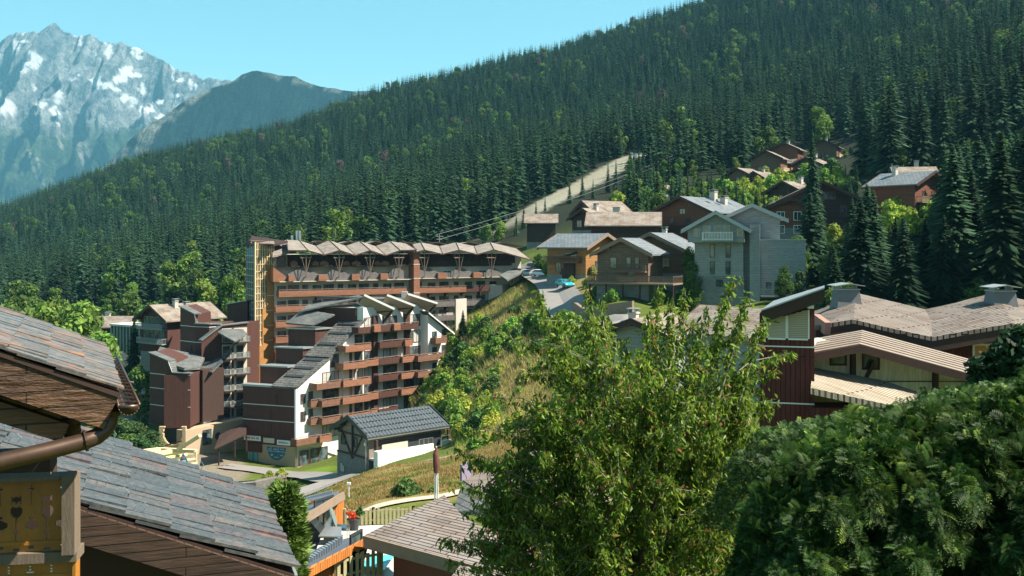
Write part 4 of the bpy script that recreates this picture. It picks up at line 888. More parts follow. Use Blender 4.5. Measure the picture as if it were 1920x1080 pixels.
# flues on the roof
for px, h in ((557,19),(562,19),(548,10)):
    b = MB(); q = at(px, 451, 196); b.tube([q-Vector((0,0,1)), q+Vector((0,0,h*.1))], .26, 8); b.build('flue', M['steel'], Aroot)
b = MB(); q = at(824, 454, 212); b.tube([q, q+Vector((0,0,1.6))], .06, 6); b.tube([q+Vector((-.8,0,1.2)), q+Vector((.8,0,1.2))], .05, 6); b.tube([q+Vector((-.6,0,.6)), q+Vector((.6,0,.6))], .05, 6); b.build('aerial', M['steel'], Aroot)

# ================= white terraced apartment block =================
B0 = (xp(556,157), 157.0); dB = (math.cos(R(48)), math.sin(R(48))); FB = Fr(B0, (B0[0]+31*dB[0], B0[1]+31*dB[1])); L0 = (xp(458,160.5), 160.5)
Broot = empty('terraced_block', (B0[0], B0[1], -34.6), 'white and dark brown terraced apartment block with stepped shingle roof and wooden balconies', 'building')
def Bp(s, o=0): q = FB.p(s, o, 0); return q[0], q[1]
sB = lambda px, o=0: s_at(FB, px, o)
Lv = Vector((L0[0]-B0[0], L0[1]-B0[1]))     # side direction (towards the left)
def Bq(s, t): return (B0[0]+FB.d.x*s+Lv.x*t, B0[1]+FB.d.y*s+Lv.y*t)
# front body with sloped top
prof = [(0,-22.4),(13.2,-12.6)]
b = MB(); s1 = 13.2; A_, B_2, C_, D_ = Bq(0,0), Bq(s1,0), Bq(s1,.45), Bq(0,.45)
b.hexa([(*A_,-30.6),(*B_2,-36),(*C_,-36),(*D_,-30.6),(*A_,-22.75),(*B_2,-12.95),(*C_,-12.95),(*D_,-22.75)]); b.hexa([(*Bq(0,.45),-30.6),(*Bq(2.9,.45),-30.6),(*Bq(2.9,1),-30.6),(*Bq(0,1),-30.6),(*Bq(0,.45),-22.5),(*Bq(2.9,.45),-22.5),(*Bq(2.9,1),-22.5),(*Bq(0,1),-22.5)]); b.hexa([(*Bq(.4,.03),-36),(*Bq(s1,.03),-36),(*Bq(s1,.97),-36),(*Bq(.4,.97),-36),(*Bq(.4,.03),-30.5),(*Bq(s1,.03),-30.5),(*Bq(s1,.97),-30.5),(*Bq(.4,.97),-30.5)])
b.build('front_wall', M['white'], Broot)
FS = Fr(L0, B0)                              # shaded side facing left
# brown cladding on the side, stepping back upwards
b = MB(); b.fb(FS, -.1, FS.L-.25, -29.9, -22.35, 0.02, .2)
b.build('side_cladding', M['plank_br'], Broot)
b = MB()
for zz in (-25.2,-27.6): b.fb(FS, -.1, FS.L-.25, zz, zz+.09, .2, .24)
b.build('string_course', M['trim_white'], Broot)
for s, z in ((5.9,-24.9),(4.9,-27.3),(4.9,-29.6)):
    b = MB(); b.fb(FS, s, s+.28, z, z+1.5, .2, .3); b.build('slit_window', M['dark_wood'], Broot)
b = MB(); b.fb(FS, FS.L-.25, FS.L+.02, -30.6, -22.3, .0, .22); b.build('corner_trim', M['trim_white'], Broot)
b = MB(); b.fb(FS, 2.6, FS.L-.1, -34.9, -31.3, 0.0, .05); b.build('plinth_wall', M['tan'], Broot)
b = MB(); b.fb(FS, -.1, FS.L-.1, -31.3, -29.9, .0, .16); b.build('fascia', M['dark_wood'], Broot)
b = MB(); b.fb(FS, .4, 3.4, -32.6, -31.3, .1, .3); b.build('soffit_panel', M['plank_br'], Broot)
for k, (s0, s1_, mm) in enumerate(((.1,3.2,'trim_white'),(3.7,5.7,'offwhite'),(6.2,8.6,'trim_white'))):
    b = MB(); z0 = -30.85-.16*k; b.fb(FS, s0, s1_, z0, z0+.75, .16, .24); sg = b.build('sign_board', M[mm], Broot)
    # lettering too small to read in the photograph: rows of small dark strokes of the same size
    b = MB(); r_ = random.Random(k); x = s0+.25
    while x < s1_-.35 and k != 1:
        w = .07+.06*r_.random(); b.fb(FS, x, x+w, z0+.24, z0+.24+(.32 if r_.random() > .3 else .22), .24, .26); x += w+.07+(.16 if r_.random() > .85 else 0)
    if b.v: b.build('lettering', simple('sign_blue_grey', (.14,.17,.24), .8, .2), sg)
# round blue mural (a shield shape with pale frame lines)
mur = MB(); cx_, cz = 6.0, -31.55; pts = [(cx_+1.75*math.cos(a), cz+1.75*math.sin(a)*1.15-0.05) for a in np.linspace(PI, 2*PI, 17)]
n0 = len(mur.v); mur.v += [FS.p(x, .09, z) for x, z in pts]; mur.f.append(tuple(range(n0, n0+len(pts)))); n0 = len(mur.v)
mo = mur.build('mural', simple('mural_blue', (.045,.13,.20), .8, .5, 1.4), Broot)
mb2 = MB()
for x in (5.0, 6.3): mb2.fb(FS, x, x+.08, -32.4, -31.5, .09, .11)
mb2.fb(FS, 4.3, 7.7, -32.3, -32.22, .09, .112)
for x, z, w, h in ((4.5,-32.0,.4,.12),(5.5,-32.0,.6,.14),(6.7,-31.9,.7,.1),(5.0,-33.0,.35,.3),(5.6,-33.25,.8,.16),(6.7,-32.9,.5,.14)): mb2.fb(FS, x, x+w, z, z+h, .09, .108)
mb2.build('mural_detail', simple('mural_pale', (.35,.45,.48), .8, .3), mo)
for x in (1.0,1.9): 
    window(FS, x+.3, -34.3, .7, 2.0, Broot, o=.06, frame=simple('teal_frame', (.05,.16,.16), .6, .2), glass=simple('teal_pane%d' % int(x*10), (.12,.30,.30), .3, .4), cols=1)
# roof band on the front part (two tiers), wrapping stepped brown boxes
M['shake_d2'] = boards('charcoal_shakes', (.12,.12,.115), (.08,.08,.08), (.025,.025,.025), 1.6, 0.5, .05, weather=(.17,.17,.16), wfac=.6, bmp=.9)
b = MB()
def band(s0, s1, z0, z1, t0=-.02, t1=.46, th=.3):
    b.slab([(*Bq(s0,t0),z0),(*Bq(s1,t0),z1),(*Bq(s1,t1),z1),(*Bq(s0,t1),z0)], th)
band(-.3, 6.6, -22.15, -17.9); band(6.0, 13.8, -18.0, -12.2)
b.build('stepped_roof', M['shake_d2'], Broot)
b = MB()
for (s, z) in ((1.6,-20.9),(3.4,-19.8),(5.2,-18.7),(8.0,-16.4),(10.2,-14.8),(12,-13.4)): b.slab([(*Bq(s,.06),z+.12),(*Bq(s+.5,.06),z+.38),(*Bq(s+.5,.4),z+.38),(*Bq(s,.4),z+.12)], .2)
b.build('snow_guards', M['dark_metal'], Broot)
b = MB(); b.slab([(*Bq(-.3,.44),-22.1),(*Bq(.8,.44),-22.0),(*Bq(.8,1.02),-22.0),(*Bq(-.3,1.02),-22.1)], .3); 
for s, zt_ in ((2.9,-19.4),(5.9,-16.7),(8.3,-13.8)): b.slab([(*Bq(s-.25,.44),zt_),(*Bq(s+3.2,.44),zt_),(*Bq(s+3.2,1.02),zt_),(*Bq(s-.25,1.02),zt_)], .22)
b.build('step_roofs', M['trim_grey'], Broot)
b = MB()
for s, s2, zt_ in ((2.9,6.0,-19.6),(5.9,8.4,-16.9),(8.3,13,-14.0)):
    b.hexa([(*Bq(s,.47),-36),(*Bq(s2,.47),-36),(*Bq(s2,1),-36),(*Bq(s,1),-36),(*Bq(s,.47),zt_),(*Bq(s2,.47),zt_),(*Bq(s2,1),zt_),(*Bq(s,1),zt_)])
b.build('stepped_boxes', M['plank_br'], Broot)
# main body right part
b = MB(); b.hexa([(*Bq(13.2,0),-38),(*Bq(27.6,0),-38),(*Bq(27.6,1),-38),(*Bq(13.2,1),-38),(*Bq(13.2,0),-10.6),(*Bq(27.6,0),-10.6),(*Bq(27.6,1),-10.6),(*Bq(13.2,1),-10.6)]); b.build('main_wall', M['white'], Broot)
b = MB(); b.hexa([(*Bq(12.9,.12),-38),(*Bq(13.17,.12),-38),(*Bq(13.17,1.02),-38),(*Bq(12.9,1.02),-38),(*Bq(12.9,.12),-10.7),(*Bq(13.17,.12),-10.7),(*Bq(13.17,1.02),-10.7),(*Bq(12.9,1.02),-10.7)]); b.build('side_cladding', M['plank_br'], Broot)
FR = Fr(Bp(26.2,1.5), Bp(31,1.5)); 
b = MB(); b.fslope(FR, 0, FR.L-.6, -38, -38, -12.4, -15.2, -9, 0); b.build('end_wall', M['white'], Broot)
b = MB(); q = [FR.p(-.5,.7,-11.7), FR.p(FR.L+.9,.7,-15.6), FR.p(FR.L+.9,-9,-15.6), FR.p(-.5,-9,-11.7)]; b.slab(q, .2); b.build('end_roof', M['shake_d'], Broot)
b = MB(); b.fslope(FR, -.5, FR.L+.9, -12.1, -16.1, -11.9, -15.85, .62, .75); b.build('verge_board', M['trim_white'], Broot)
# top canopies and gable roof
b = MB(); b.slab([(*Bq(9.5,.9),-11.2),(*Bq(14.5,.12),-8.9),(*Bq(16.5,.4),-8.7),(*Bq(13,1.1),-10.4)], .25); b.slab([(*Bq(14.3,.1),-9.0),(*Bq(27.8,.15),-9.6),(*Bq(27.8,1.05),-9.6),(*Bq(14.3,1.05),-9.0)], .25)
b.slab([(*Bq(7.5,.45),-13.2),(*Bq(10.5,.3),-11.6),(*Bq(11.5,1.02),-11.0),(*Bq(8,1.02),-13.0)], .25); b.build('top_roof', M['shake_d'], Broot)
for s0, s1_, z0, z1 in ((13.2,17.6,-8.5,-10.9),(18.1,22.2,-8.7,-10.6),(22.8,27.4,-8.7,-10.4)):
    b = MB(); q = [FB.p(s0,.2,z0), FB.p(s1_,2.6,z1), FB.p(s1_+.3,.9,z1-1.5), FB.p(s0+.3,-1.5,z0-1.5)]; b.slab(q, .14); c = b.build('canopy', M['tan'], Broot)
    b = MB(); b.bar(q[0], q[1], .1, .34); b.bar(q[3], q[2], .1, .3); b.build('canopy_edge', M['trim_white'], c)
    b = MB(); b.slab([(x, y, z+.12) for x, y, z in q], .1); b.build('canopy_covering', M['shake_d'], c)
    b = MB(); zb = z1-2.2; b.bar(FB.p(s1_-.2,.1,zb), FB.p(s1_-.1,2.2,z1-.2), .28); b.bar(FB.p(s1_-1.6,.1,z1-.6), FB.p(s1_-.2,2.0,z1-.3), .2); b.bar(FB.p(s1_-.2,.1,zb-.3), FB.p(s1_-.2,.1,z1+.1), .26); b.build('canopy_strut', M['dark_wood'], c)
# dark timber party strips on the facade
b = MB()
for px in (697, 757):
    s = sB(px); b.fb(FB, s, s+.9, -31, -12, 0, .5)
b.build('party_strip', M['plank_br'], Broot)
b = MB(); s = sB(641); b.fb(FB, s, s+1.2, -31, -16.3, 0, .35); b.build('pier', M['white'], Broot)
lev = [-30.7+2.72*k for k in range(8)]
# windows / doors of the front
for k, zf in enumerate(lev):
    for px in (568,582,612,627,652,672,690,725,737,768,781):
        s = sB(px); ztop = -22.4+.742*s if s < 13 else -11
        if zf+2.1 > ztop: continue
        if px == 568:
            if 0 < k: window(FB, s, zf+.5, .8, 1.4, Broot, cols=2, t=.06)
            continue
        if px == 582 and k == 0: continue
        w = .7 if px == 582 else 1.5
        window(FB, s, zf+.15, w, 1.95, Broot, cols=2, t=.07, frame=M['door_red'], glass=M['glass'] if (k+px) % 3 else M['curtain'])
for k in (3,4,5):
    window(FR, 1.5, lev[k]+.35, .95, 1.4, Broot, cols=1, t=.06, frame=M['dark_metal']); window(FR, 3.7, lev[k]+.2, .8, 1.8, Broot, cols=1, t=.06)
# balconies of the white block
def bb(k, px0, px1, dep, m='parapet_h', o=None):
    s0, s1_ = sB(px0, dep), sB(px1, dep); balcony(FB, s0, s1_, lev[k], dep, Broot, M[m], ph=1.0)
bb(0,556,600,1.4); bb(0,600,622,1.9,'parapet')
for k in (1,2): bb(k,583,603,.9); bb(k,604,642,1.9)
bb(1,643,695,2.3,'parapet'); bb(1,696,708,1.6,'parapet'); bb(1,710,746,1.7,'plank_br')
bb(2,643,695,2.3,'parapet'); bb(2,688,710,1.6,'parapet'); bb(2,711,752,1.4,'plank_br'); bb(2,753,784,1.9,'parapet')
bb(3,594,640,1.9); bb(3,644,696,2.3,'parapet'); bb(3,710,753,1.5,'plank_br'); bb(3,753,783,2.0,'parapet'); bb(3,784,829,2.8)
bb(4,644,688,2.3,'parapet'); bb(4,688,710,1.5,'parapet'); bb(4,711,753,1.5,'plank_br'); bb(4,755,783,2.0,'parapet'); bb(4,784,833,2.8)
bb(5,648,696,2.2,'parapet'); bb(5,712,760,1.5,'plank_br'); bb(5,760,774,2.0,'parapet'); bb(5,817,838,2.8,'parapet_h')
bb(6,672,785,1.7,'plank_br'); 
for px in (706,743): s = sB(px,2.0); b = MB(); b.fb(FB, s-.7, s+.7, lev[6]-.1, lev[6]+1.0, 1.7, 2.3); b.build('planter_box', M['parapet'], Broot)
# ground floor shop fronts
for px in (570,590,606): window(FB, sB(px), -34.3, 1.5, 2.2, Broot, o=.03, frame=M['door_red'], glass=M['glass'])
b = MB(); b.fb(FB, 0, 9, -34.9, -34.4, 0.04, 3.5); b.build('shop_terrace', simple('terracotta_paving', (.42,.25,.17), .9, .15), Broot)
# chimneys / small top things
b = MB(); q = FB.p(24, -2, 0); 
b.box(q[0]-.5, q[0]+.5, q[1]-.5, q[1]+.5, -10, -8.4); b.build('chimney', M['concrete'], Broot)

# ================= shaded brown blocks at the left =================
def faceted(label, name, pts, z0, m=M['plank_br'], lines=(), depth=8):
    """pts: (px, py_top, Y) left to right; a faceted wall with its own top edge, and depth behind"""
    root = empty(name, Vector((*at(pts[0][0],0,pts[0][2]).xy, z0)), label, 'building')
    P = [(at(px, py, Y).x, Y, at(px, py, Y).z) for px, py, Y in pts]; b = MB()
    for a, c in zip(P, P[1:]): b.hexa([(a[0],a[1],z0),(c[0],c[1],z0),(c[0]+.3,c[1]+depth,z0),(a[0]+.3,a[1]+depth,z0),(a[0],a[1],a[2]),(c[0],c[1],c[2]),(c[0]+.3,c[1]+depth,c[2]),(a[0]+.3,a[1]+depth,a[2])])
    b.build('wall', m, root); fr = [Fr(a, c) for a, c in zip(P, P[1:])]
    b = MB()
    for z in lines:
        for f, a, c in zip(fr, P, P[1:]):
            if z < min(a[2], c[2]): b.fb(f, 0, f.L, z, z+.08, .0, .04)
    if b.v: b.build('string_course', M['trim_white'], root)
    b = MB()
    for f, a, c in zip(fr, P, P[1:]): b.fslope(f, -.08, f.L+.08, a[2], c[2], a[2]+.22, c[2]+.22, -1.2, .25)
    b.build('coping', M['shake_d'], root); b = MB()
    for f, a, c in zip(fr, P, P[1:]): b.fslope(f, -.08, f.L+.08, a[2]+.14, c[2]+.14, a[2]+.24, c[2]+.24, .25, .3)
    b.build('coping_edge', M['trim_grey'], root)
    return root, fr
r1, f1 = faceted('dark brown faceted block with round arch base and slit windows at the left', 'brown_block', [(281,662,163),(318,678,160.5),(325,700,160),(357,702,160)], zp(800,160), lines=(zp(703,161),zp(730,161),zp(762,161)))
b = MB(); f = Fr((xp(357,160),160),(xp(369,165),165)); b.fb(f, 0, f.L, zp(802,160), zp(703,160), -4, 0); b.build('orange_flank', M['plank_br'], r1)
f = Fr((xp(369,165),165),(xp(380,164),164)); b = MB(); b.fb(f, 0, f.L, zp(800,160), zp(700,160), -4, 0); b.build('shade_flank', M['dark_wood'], r1)  # shade on this flank put into a darker wood colour
for px, py in ((309,740),(309,774)): 
    b = MB(); f = f1[0]; s = s_at(f, px); b.fb(f, s, s+.5, zp(py+14,161), zp(py,161), 0, .08); b.build('slit_window', M['dark_wood'], r1)
# base: tan wall with a round opening
b = MB(); fb_ = Fr((xp(298,158.5),158.5),(xp(348,158.5),158.5)); zc0 = zp(846,158.5); zt0 = zp(800,158.5); N_ = 24; cxs = fb_.L*.52; rr_ = 1.55; zc = zt0-.9
for k in range(N_):                          # ring of wall pieces round the opening
    x0 = fb_.L*k/N_; x1 = fb_.L*(k+1)/N_; xm = (x0+x1)/2; dx = abs(xm-cxs)
    if dx < rr_:
        hh = math.sqrt(rr_*rr_-dx*dx)
        b.fb(fb_, x0, x1, zc0-3, zc-hh*1.25, -.5, 0)
        if zc+hh < zt0: b.fb(fb_, x0, x1, zc+hh, zt0, -.5, 0)
    else: b.fb(fb_, x0, x1, zc0-3, zt0, -.5, 0)
b.build('arched_base', simple('warm_tan_render', (.50,.37,.22), .9, .1), r1)
b = MB(); b.fb(fb_, cxs-1.8, cxs+1.6, zc0-3, zt0, -2.6, -2.2); b.build('recess', M['dark_metal'], r1)
b = MB(); b.bar(fb_.p(1.0, .12, zc0+.9), fb_.p(3.6, .12, zc0+1.6), .1, .18); b.build('rail', M['dark_wood'], r1)
b = MB(); fb2_ = Fr((xp(348,158.5),158.5),(xp(465,170),170)); b.fb(fb2_, 0, fb2_.L, zc0-3, zp(800,162), -2, 0); b.build('base_wall', M['tan'], r1)
window(fb2_, s_at(fb2_,388), zp(833,162), 1.6, 2.2, r1, name='door', frame=M['dark_wood'])
for px in (408,): b = MB(); s = s_at(fb2_, px); c = fb2_.p(s, .05, zp(820,163)); b.tube([c, fb2_.p(s, .15, zp(820,163))], .6, 14); b.build('round_window', M['dark_metal'], r1)
r2, f2_ = faceted('taller brown block with slanted top behind the arched one', 'brown_block', [(338,575,178),(366,590,175),(367,608,175),(392,609,174),(414,608,176)], zp(720,175), lines=(zp(613,175),zp(642,175)))
b = MB(); f = f2_[0]; s = s_at(f, 356); b.fb(f, s, s+.5, zp(662,176), zp(646,176), 0, .08); b.build('slit_window', M['dark_wood'], r2)
b = MB(); b.slab([at(288,672,164), at(345,690,160), at(375,688,164), at(385,668,172), at(340,660,176), at(300,650,174)], .4); b.build('lower_roof', M['shake_d'], r2)
r3, f3 = faceted('shaded balcony block between the brown blocks and the glazed tower', 'balcony_block', [(378,640,171),(414,612,173),(464,606,176)], -35, m=M['plank_br'], depth=9)
for k in range(6):
    z = zp(799,171)+.2+k*2.7
    fr3 = f3[0] if k < 4 else None
    for f, s0, s1_ in ((f3[0], .3, 2.9),(f3[1], .2, 1.9),(f3[1], 2.3, f3[1].L-.1)):
        if f is f3[0] and k > 3: continue
        w_ = MB(); w_.fb(f, s0, s1_, z, z+2.4, 0, .05); w_.build('bay_wall', M['offwhite'], r3)
        window(f, (s0+s1_)/2-.1, z+.1, min(1.1, s1_-s0-.4), 1.9, r3, o=.06, cols=2)
        q = MB(); q.fb(f, s0, s1_, z-.2, z, .05, 1.2); ba = q.build('balcony', M['dark_wood'], r3); r = MB(); railing(r, f, s0, s1_, z, .05, 1.2, 1.0, .22, .07); r.build('railing', M['grey_clad'], ba)
b = MB(); b.slab([at(372,692,168), at(398,697,164), at(418,676,167), at(412,670,172), at(380,680,174)], .25); b.bar(at(400,700,166), at(385,745,168), .35); b.bar(at(400,700,166), at(412,735,169), .3); b.build('canopy', M['shake_d'], r3)
b = MB(); b.slab([at(408,622,171), at(440,640,169), at(464,625,173), at(440,606,178)], .25); b.bar(at(440,642,170), at(425,668,172), .3); b.build('canopy', M['shake_d'], r3)
r4, f4 = faceted('dark brown upper block against the left of the glazed tower', 'upper_block', [(426,572,190),(464,565,186)], -34, depth=8)
b = MB(); b.slab([at(402,840,150), at(462,812,156), at(462,790,162), at(412,815,158)], .25); b.build('porch_roof', M['dark_wood'], r4)
b = MB(); 
for px, py in ((410,842),(440,828),(462,816)): b.bar(at(px,py,152), at(px,py+30,152), .2)
b.build('post', M['dark_wood'], r4)
# gabled glazed house behind
g = chalet('house', 'glazed gabled house with pale roof and many balconies behind the brown blocks', 338, 655, 205, R(-36), 8.5, 12, 6.6, 2.3, M['plank_br'], M['shake_b'], 1.2, name_cat='house', skirt=8, wins=[('f',.2,5.0,1.2,1.8),('f',.4,5.0,1.2,1.8),('f',.6,5.0,1.2,1.8),('f',.8,5.0,1.2,1.8),('f',.2,2.2,1.2,1.8),('f',.4,2.2,1.2,1.8),('f',.6,2.2,1.2,1.8),('f',.8,2.2,1.2,1.8)], balcs=[('f',.02,.98,4.6,1.2),('f',.02,.98,1.8,1.2)], chims=[(1.2,-2,1.2,.8),(2.0,0,1.0,.8)], brail=M['grey_clad'], winf=M['grey_clad'])
# glass sports hall / tennis screen
root = empty('glazed_hall', at(270,650,215), 'low hall with green glass screens between the spruce and the glazed house', 'building'); f = Fr((xp(208,222),222),(xp(310,212),212))
b = MB(); b.fb(f, 0, f.L, zp(665,216), zp(615,216), -6, -.2); b.build('wall', simple('teal_glass_wall', (.03,.10,.10), .2, .5, .6, spec=.6), root)
b = MB(); b.fb(f, -.2, f.L, zp(615,216), zp(611,216), -6, .2)
for k in range(18): b.fb(f, f.L*k/17-.1, f.L*k/17, zp(665,216), zp(615,216), -.2, .05)
b.build('frame', M['trim_white'], root)
# ================= shed with the dark metal roof =================
sh = chalet('shed', 'grey timbered shed on a stone base with a dark corrugated metal roof and white parapet', 731, 873, 121, R(-48), 6.4, 10.2, 4.75, 1.5, M['beige_clad'], M['metal_roof'], .75, simple('rubble_stone', (.17,.16,.15), .95, .5, 2.5, bmp=.8), 2.0, skirt=3, th=.12, trim=M['dark_metal'], name_cat='shed',
            wins=[('f',.18,3.0,.7,1.0,2),('f',.55,3.0,.9,1.0,2)], winf=M['dark_wood'])
shf = Fr((-3.2,-5.1),(3.2,-5.1)); shr = Fr((3.2,-5.1),(3.2,5.1))
b = MB(); b.bar(shf.p(3.2,.15,2.0), shf.p(3.2,.15,6.0), .16); b.bar(shf.p(.9,.15,4.6), shf.p(3.2,.15,1.6), .12); b.bar(shf.p(5.4,.15,4.6), shf.p(3.2,.15,1.6), .12); b.fb(shf, .1, 6.3, 4.25, 4.45, .02, .14); b.fb(shf, 0, 6.4, 1.95, 2.12, .1, .2)
b.bar(shf.p(1.6,.15,5.4), shf.p(.6,.15,4.6), .14); b.bar(shf.p(4.8,.15,5.4), shf.p(5.8,.15,4.6), .14); b.build('timber_frame', M['dark_wood'], sh)
b = MB(); b.fb(shr, .7, 10.2, 2.2, 3.9, .02, .1); 
b.build('recess_dark_panel', M['dark_metal'], sh)  # dark panel added in place of the shade in the open recess
b = MB(); b.fb(shr, 1.6, 5.2, 2.3, 3.4, .1, .25); b.build('board_screen', M['offwhite'], sh)
b = MB(); b.fb(shr, -.2, 1.4, 1.0, 3.1, 1.2, 2.0); b.fb(shr, 1.4, 7.6, .2, 3.05, 1.8, 2.02); b.fb(shr, 8.8, 14.6, .5, 3.2, 1.8, 2.02); b.fb(shr, 7.6, 8.8, .2, 2.3, 1.5, 1.9); b.build('parapet_wall', M['white'], sh)
b = MB(); b.fb(shr, 0, 14.5, 1.9, 2.1, .1, 1.8); b.build('terrace_slab', M['concrete'], sh)
b = MB()
for s0, s1_ in ((5.6,7.6),(8.8,13.2)):
    b.fb(shr, s0, s1_, 3.7, 3.76, 1.86, 1.92)
    for k in range(4): x = s0+(s1_-s0-.06)*k/3; b.fb(shr, x, x+.06, 3.05, 3.7, 1.86, 1.92)
b.build('handrail', M['steel'], sh)
b = MB(); b.fb(shr, 10.4, 10.7, 2, 4.2, .9, 1.2); b.fb(shr, .2, .45, 2, 4.2, .9, 1.15); b.build('post', M['dark_wood'], sh)
b = MB(); b.tube([shf.p(6.25,.35,4.5), shf.p(6.25,.35,.6)], .06, 6); b.fb(shr, -.7, 10.9, 4.32, 4.44, .68, .82); b.build('gutter', M['steel'], sh)
b = MB(); c = shf.p(5.9,.1,3.6); b.tube([c, shf.p(5.9,.25,3.6)], .2, 10); b.build('wall_lamp', M['trim_white'], sh)
for s in (.9, 1.3): b = MB(); b.fb(shf, s, s+.25, -.2, .7-.2*(s > 1), .1, .25); b.build('meter_box', M['offwhite'], sh)
b = MB(); sl_ = 1.5/3.2
for u_ in (.6, 1.5, 2.4, 3.3):
    for k in range(26): yy = -5.6+k*.43; zz = 6.25+.24-u_*sl_; b.box(u_-.07, u_+.07, yy, yy+.16, zz, zz+.12)
b.build('snow_guards', M['dark_metal'], sh)
# ================= cars =================
def car(label, px, Y, rz, col, group='cars parked along the village road'):
    x = xp(px, Y); root = empty('parked_car', (x, Y, gz(x, Y)+.16), label, 'car', group, rz=rz, world=False)
    m = simple('car_paint_'+label.split()[0]+str(px), col, .25, .03, 1, spec=.6)
    prof = [(-2.05,.45),(-2.1,.8),(-1.95,1.0),(-1.55,1.35),(-1.0,1.47),(.2,1.45),(.95,1.02),(1.75,.88),(2.05,.7),(2.08,.4)]
    V = MB(); k = len(V.v); n = len(prof)
    for yy, tw in ((-.85,1),(.85,1)):
        for (a, z) in prof: w = yy*(1 if z < 1.05 else .82); V.v.append((a, w, z))
    V.f += [tuple(range(n)), tuple(range(2*n-1, n-1, -1))]
    for i in range(n): j = (i+1) % n; V.f.append((i, i+n, j+n, j))
    body = V.build('body', m, root)
    md = body.modifiers.new('bevel', 'BEVEL'); md.width = .06; md.segments = 2
    g = MB()
    g.quad((-1.93,-.66,1.06),(-1.93,.66,1.06),(-1.58,.6,1.36),(-1.58,-.6,1.36)); g.quad((.3,-.62,1.43),(.3,.62,1.43),(.97,.7,1.05),(.97,-.7,1.05))
    g.v = [(a+(.03 if a > 0 else -.03), c, z+.02) for a, c, z in g.v]
    for sy in (-1, 1):
        y0, y1 = sy*.87, sy*.735; q = [(-1.5,y0,1.06),(.75,y0,1.04),(.15,y1,1.38),(-1.0,y1,1.39)]; g.quad(*(q if sy < 0 else q[::-1]))
    g.build('window_glass', M['glass_blue'], root)
    for sx in (-1.3, 1.3):
        for sy in (-.86, .86):
            w = MB(); w.tube([(sx,sy-.1,.33),(sx,sy+.1,.33)], .33, 14); wh = w.build('wheel', M['dark_metal'], root); r = MB(); r.tube([(sx,sy-.12,.33),(sx,sy+.12,.33)], .19, 10); r.build('rim', M['steel'], wh)
    for sy in (-.6, .6):
        h = MB(); h.box(2.04,2.11,sy-.17,sy+.17,.62,.76); h.build('headlight', M['trim_white'], root); h = MB(); h.box(-2.14,-2.06,sy-.14,sy+.14,.75,.93); h.build('tail_light', simple('red_lens', (.4,.02,.02), .3, .1), root)
    h = MB(); h.box(-2.15,-2.08,-.8,.8,.35,.55); h.box(2.06,2.13,-.8,.8,.32,.5); h.build('bumper', M['dark_metal'], root)
    return root
car('teal blue hatchback parked on the verge by the tall dry grass', 1059, 168, R(-68), (.02,.36,.40))
car('white car parked at the end of the long apartment building', 1013, 200, R(-12), (.75,.75,.76))
car('silver car partly hidden under the lean-to roof of the long apartment building', 992, 209, R(-5), (.5,.52,.55))
car('grey car parked below the wooden deck, partly behind treetop twigs', 1193, 123, R(5), (.22,.25,.28))
car('dark blue car parked behind the treetop twigs', 1215, 124, R(8), (.05,.07,.10))
car('pale car parked nearest to the grey tower house, seen between twigs', 1268, 124, R(3), (.55,.56,.58))
b = MB(); q = ground_pt(996, 205.5); b.box(q.x-.3, q.x+.3, q.y-.3, q.y+.3, q.z, q.z+1.6)
tag(b.build('information_post', simple('signal_red', (.5,.03,.03), .6, .1), None, org=q), 'small red post box beside the white parked car', 'post box')
# retaining walls by the road
def wall_along(name, label, pts, h, th, m, cat='wall', dz=0):
    P = [ground_pt(px, Y) for px, Y in pts]; b = MB()
    for a, c in zip(P, P[1:]): f = Fr((a.x,a.y),(c.x,c.y)); b.fslope(f, 0, f.L, a.z-1, c.z-1, a.z+h+dz, c.z+h+dz, -th, 0)
    return tag(b.build(name, m, None, org=P[0]), label, cat)
wall_along('retaining_wall', 'dark brown stone retaining wall below the wooden deck beside the road', [(1072,148),(1092,141),(1130,137),(1185,134)], 1.6, .5, M['beam'])
wall_along('retaining_wall', 'dark dry stone wall below the shop front and rail fence', [(372,128),(430,124),(480,124),(528,126)], 1.0, .8, MATS['rubble_stone'])
def post_fence(name, label, pts, h, m, rails=3, step=1.8, slats=0, cat='fence', zof=None):
    P = [ground_pt(px, Y) if zof is None else Vector((xp(px,Y), Y, zof)) for px, Y in pts]; root = empty(name, P[0], label, cat); rb = MB()
    for a, c in zip(P, P[1:]):
        n = max(1, int((c-a).length/step))
        for k in range(n+1):
            q = a.lerp(c, k/n); b = MB(); b.bar(q-Vector((0,0,.3)), q+Vector((0,0,h)), .12); b.build('post', m, root)
        if slats:
            f = Fr((a.x,a.y),(c.x,c.y)); ns = int(f.L/slats)
            for k in range(ns): 
                t = k/ns; zz = a.z+(c.z-a.z)*t; rb.fb(f, f.L*t, f.L*t+slats*.62, zz+.05, zz+h-.05+.04*math.sin(k*2.3), .06, .09)
            for j in (.25,.75): rb.fslope(f, 0, f.L, a.z+h*j, c.z+h*j, a.z+h*j+.08, c.z+h*j+.08, 0, .06)
        else:
            for j in range(rails): z = h*(j+.8)/rails; rb.bar(a+Vector((0,0,z)), c+Vector((0,0,z)), .07, .12)
    rb.build('slats' if slats else 'rails', m, root); return root
post_fence('rail_fence', 'brown three rail timber fence above the dark stone wall', [(438,126),(480,125),(520,126),(536,127)], 1.25, M['beam'])
M['fence_y'] = simple('greenish_treated_timber', (.36,.32,.19), .85, .25, 6)
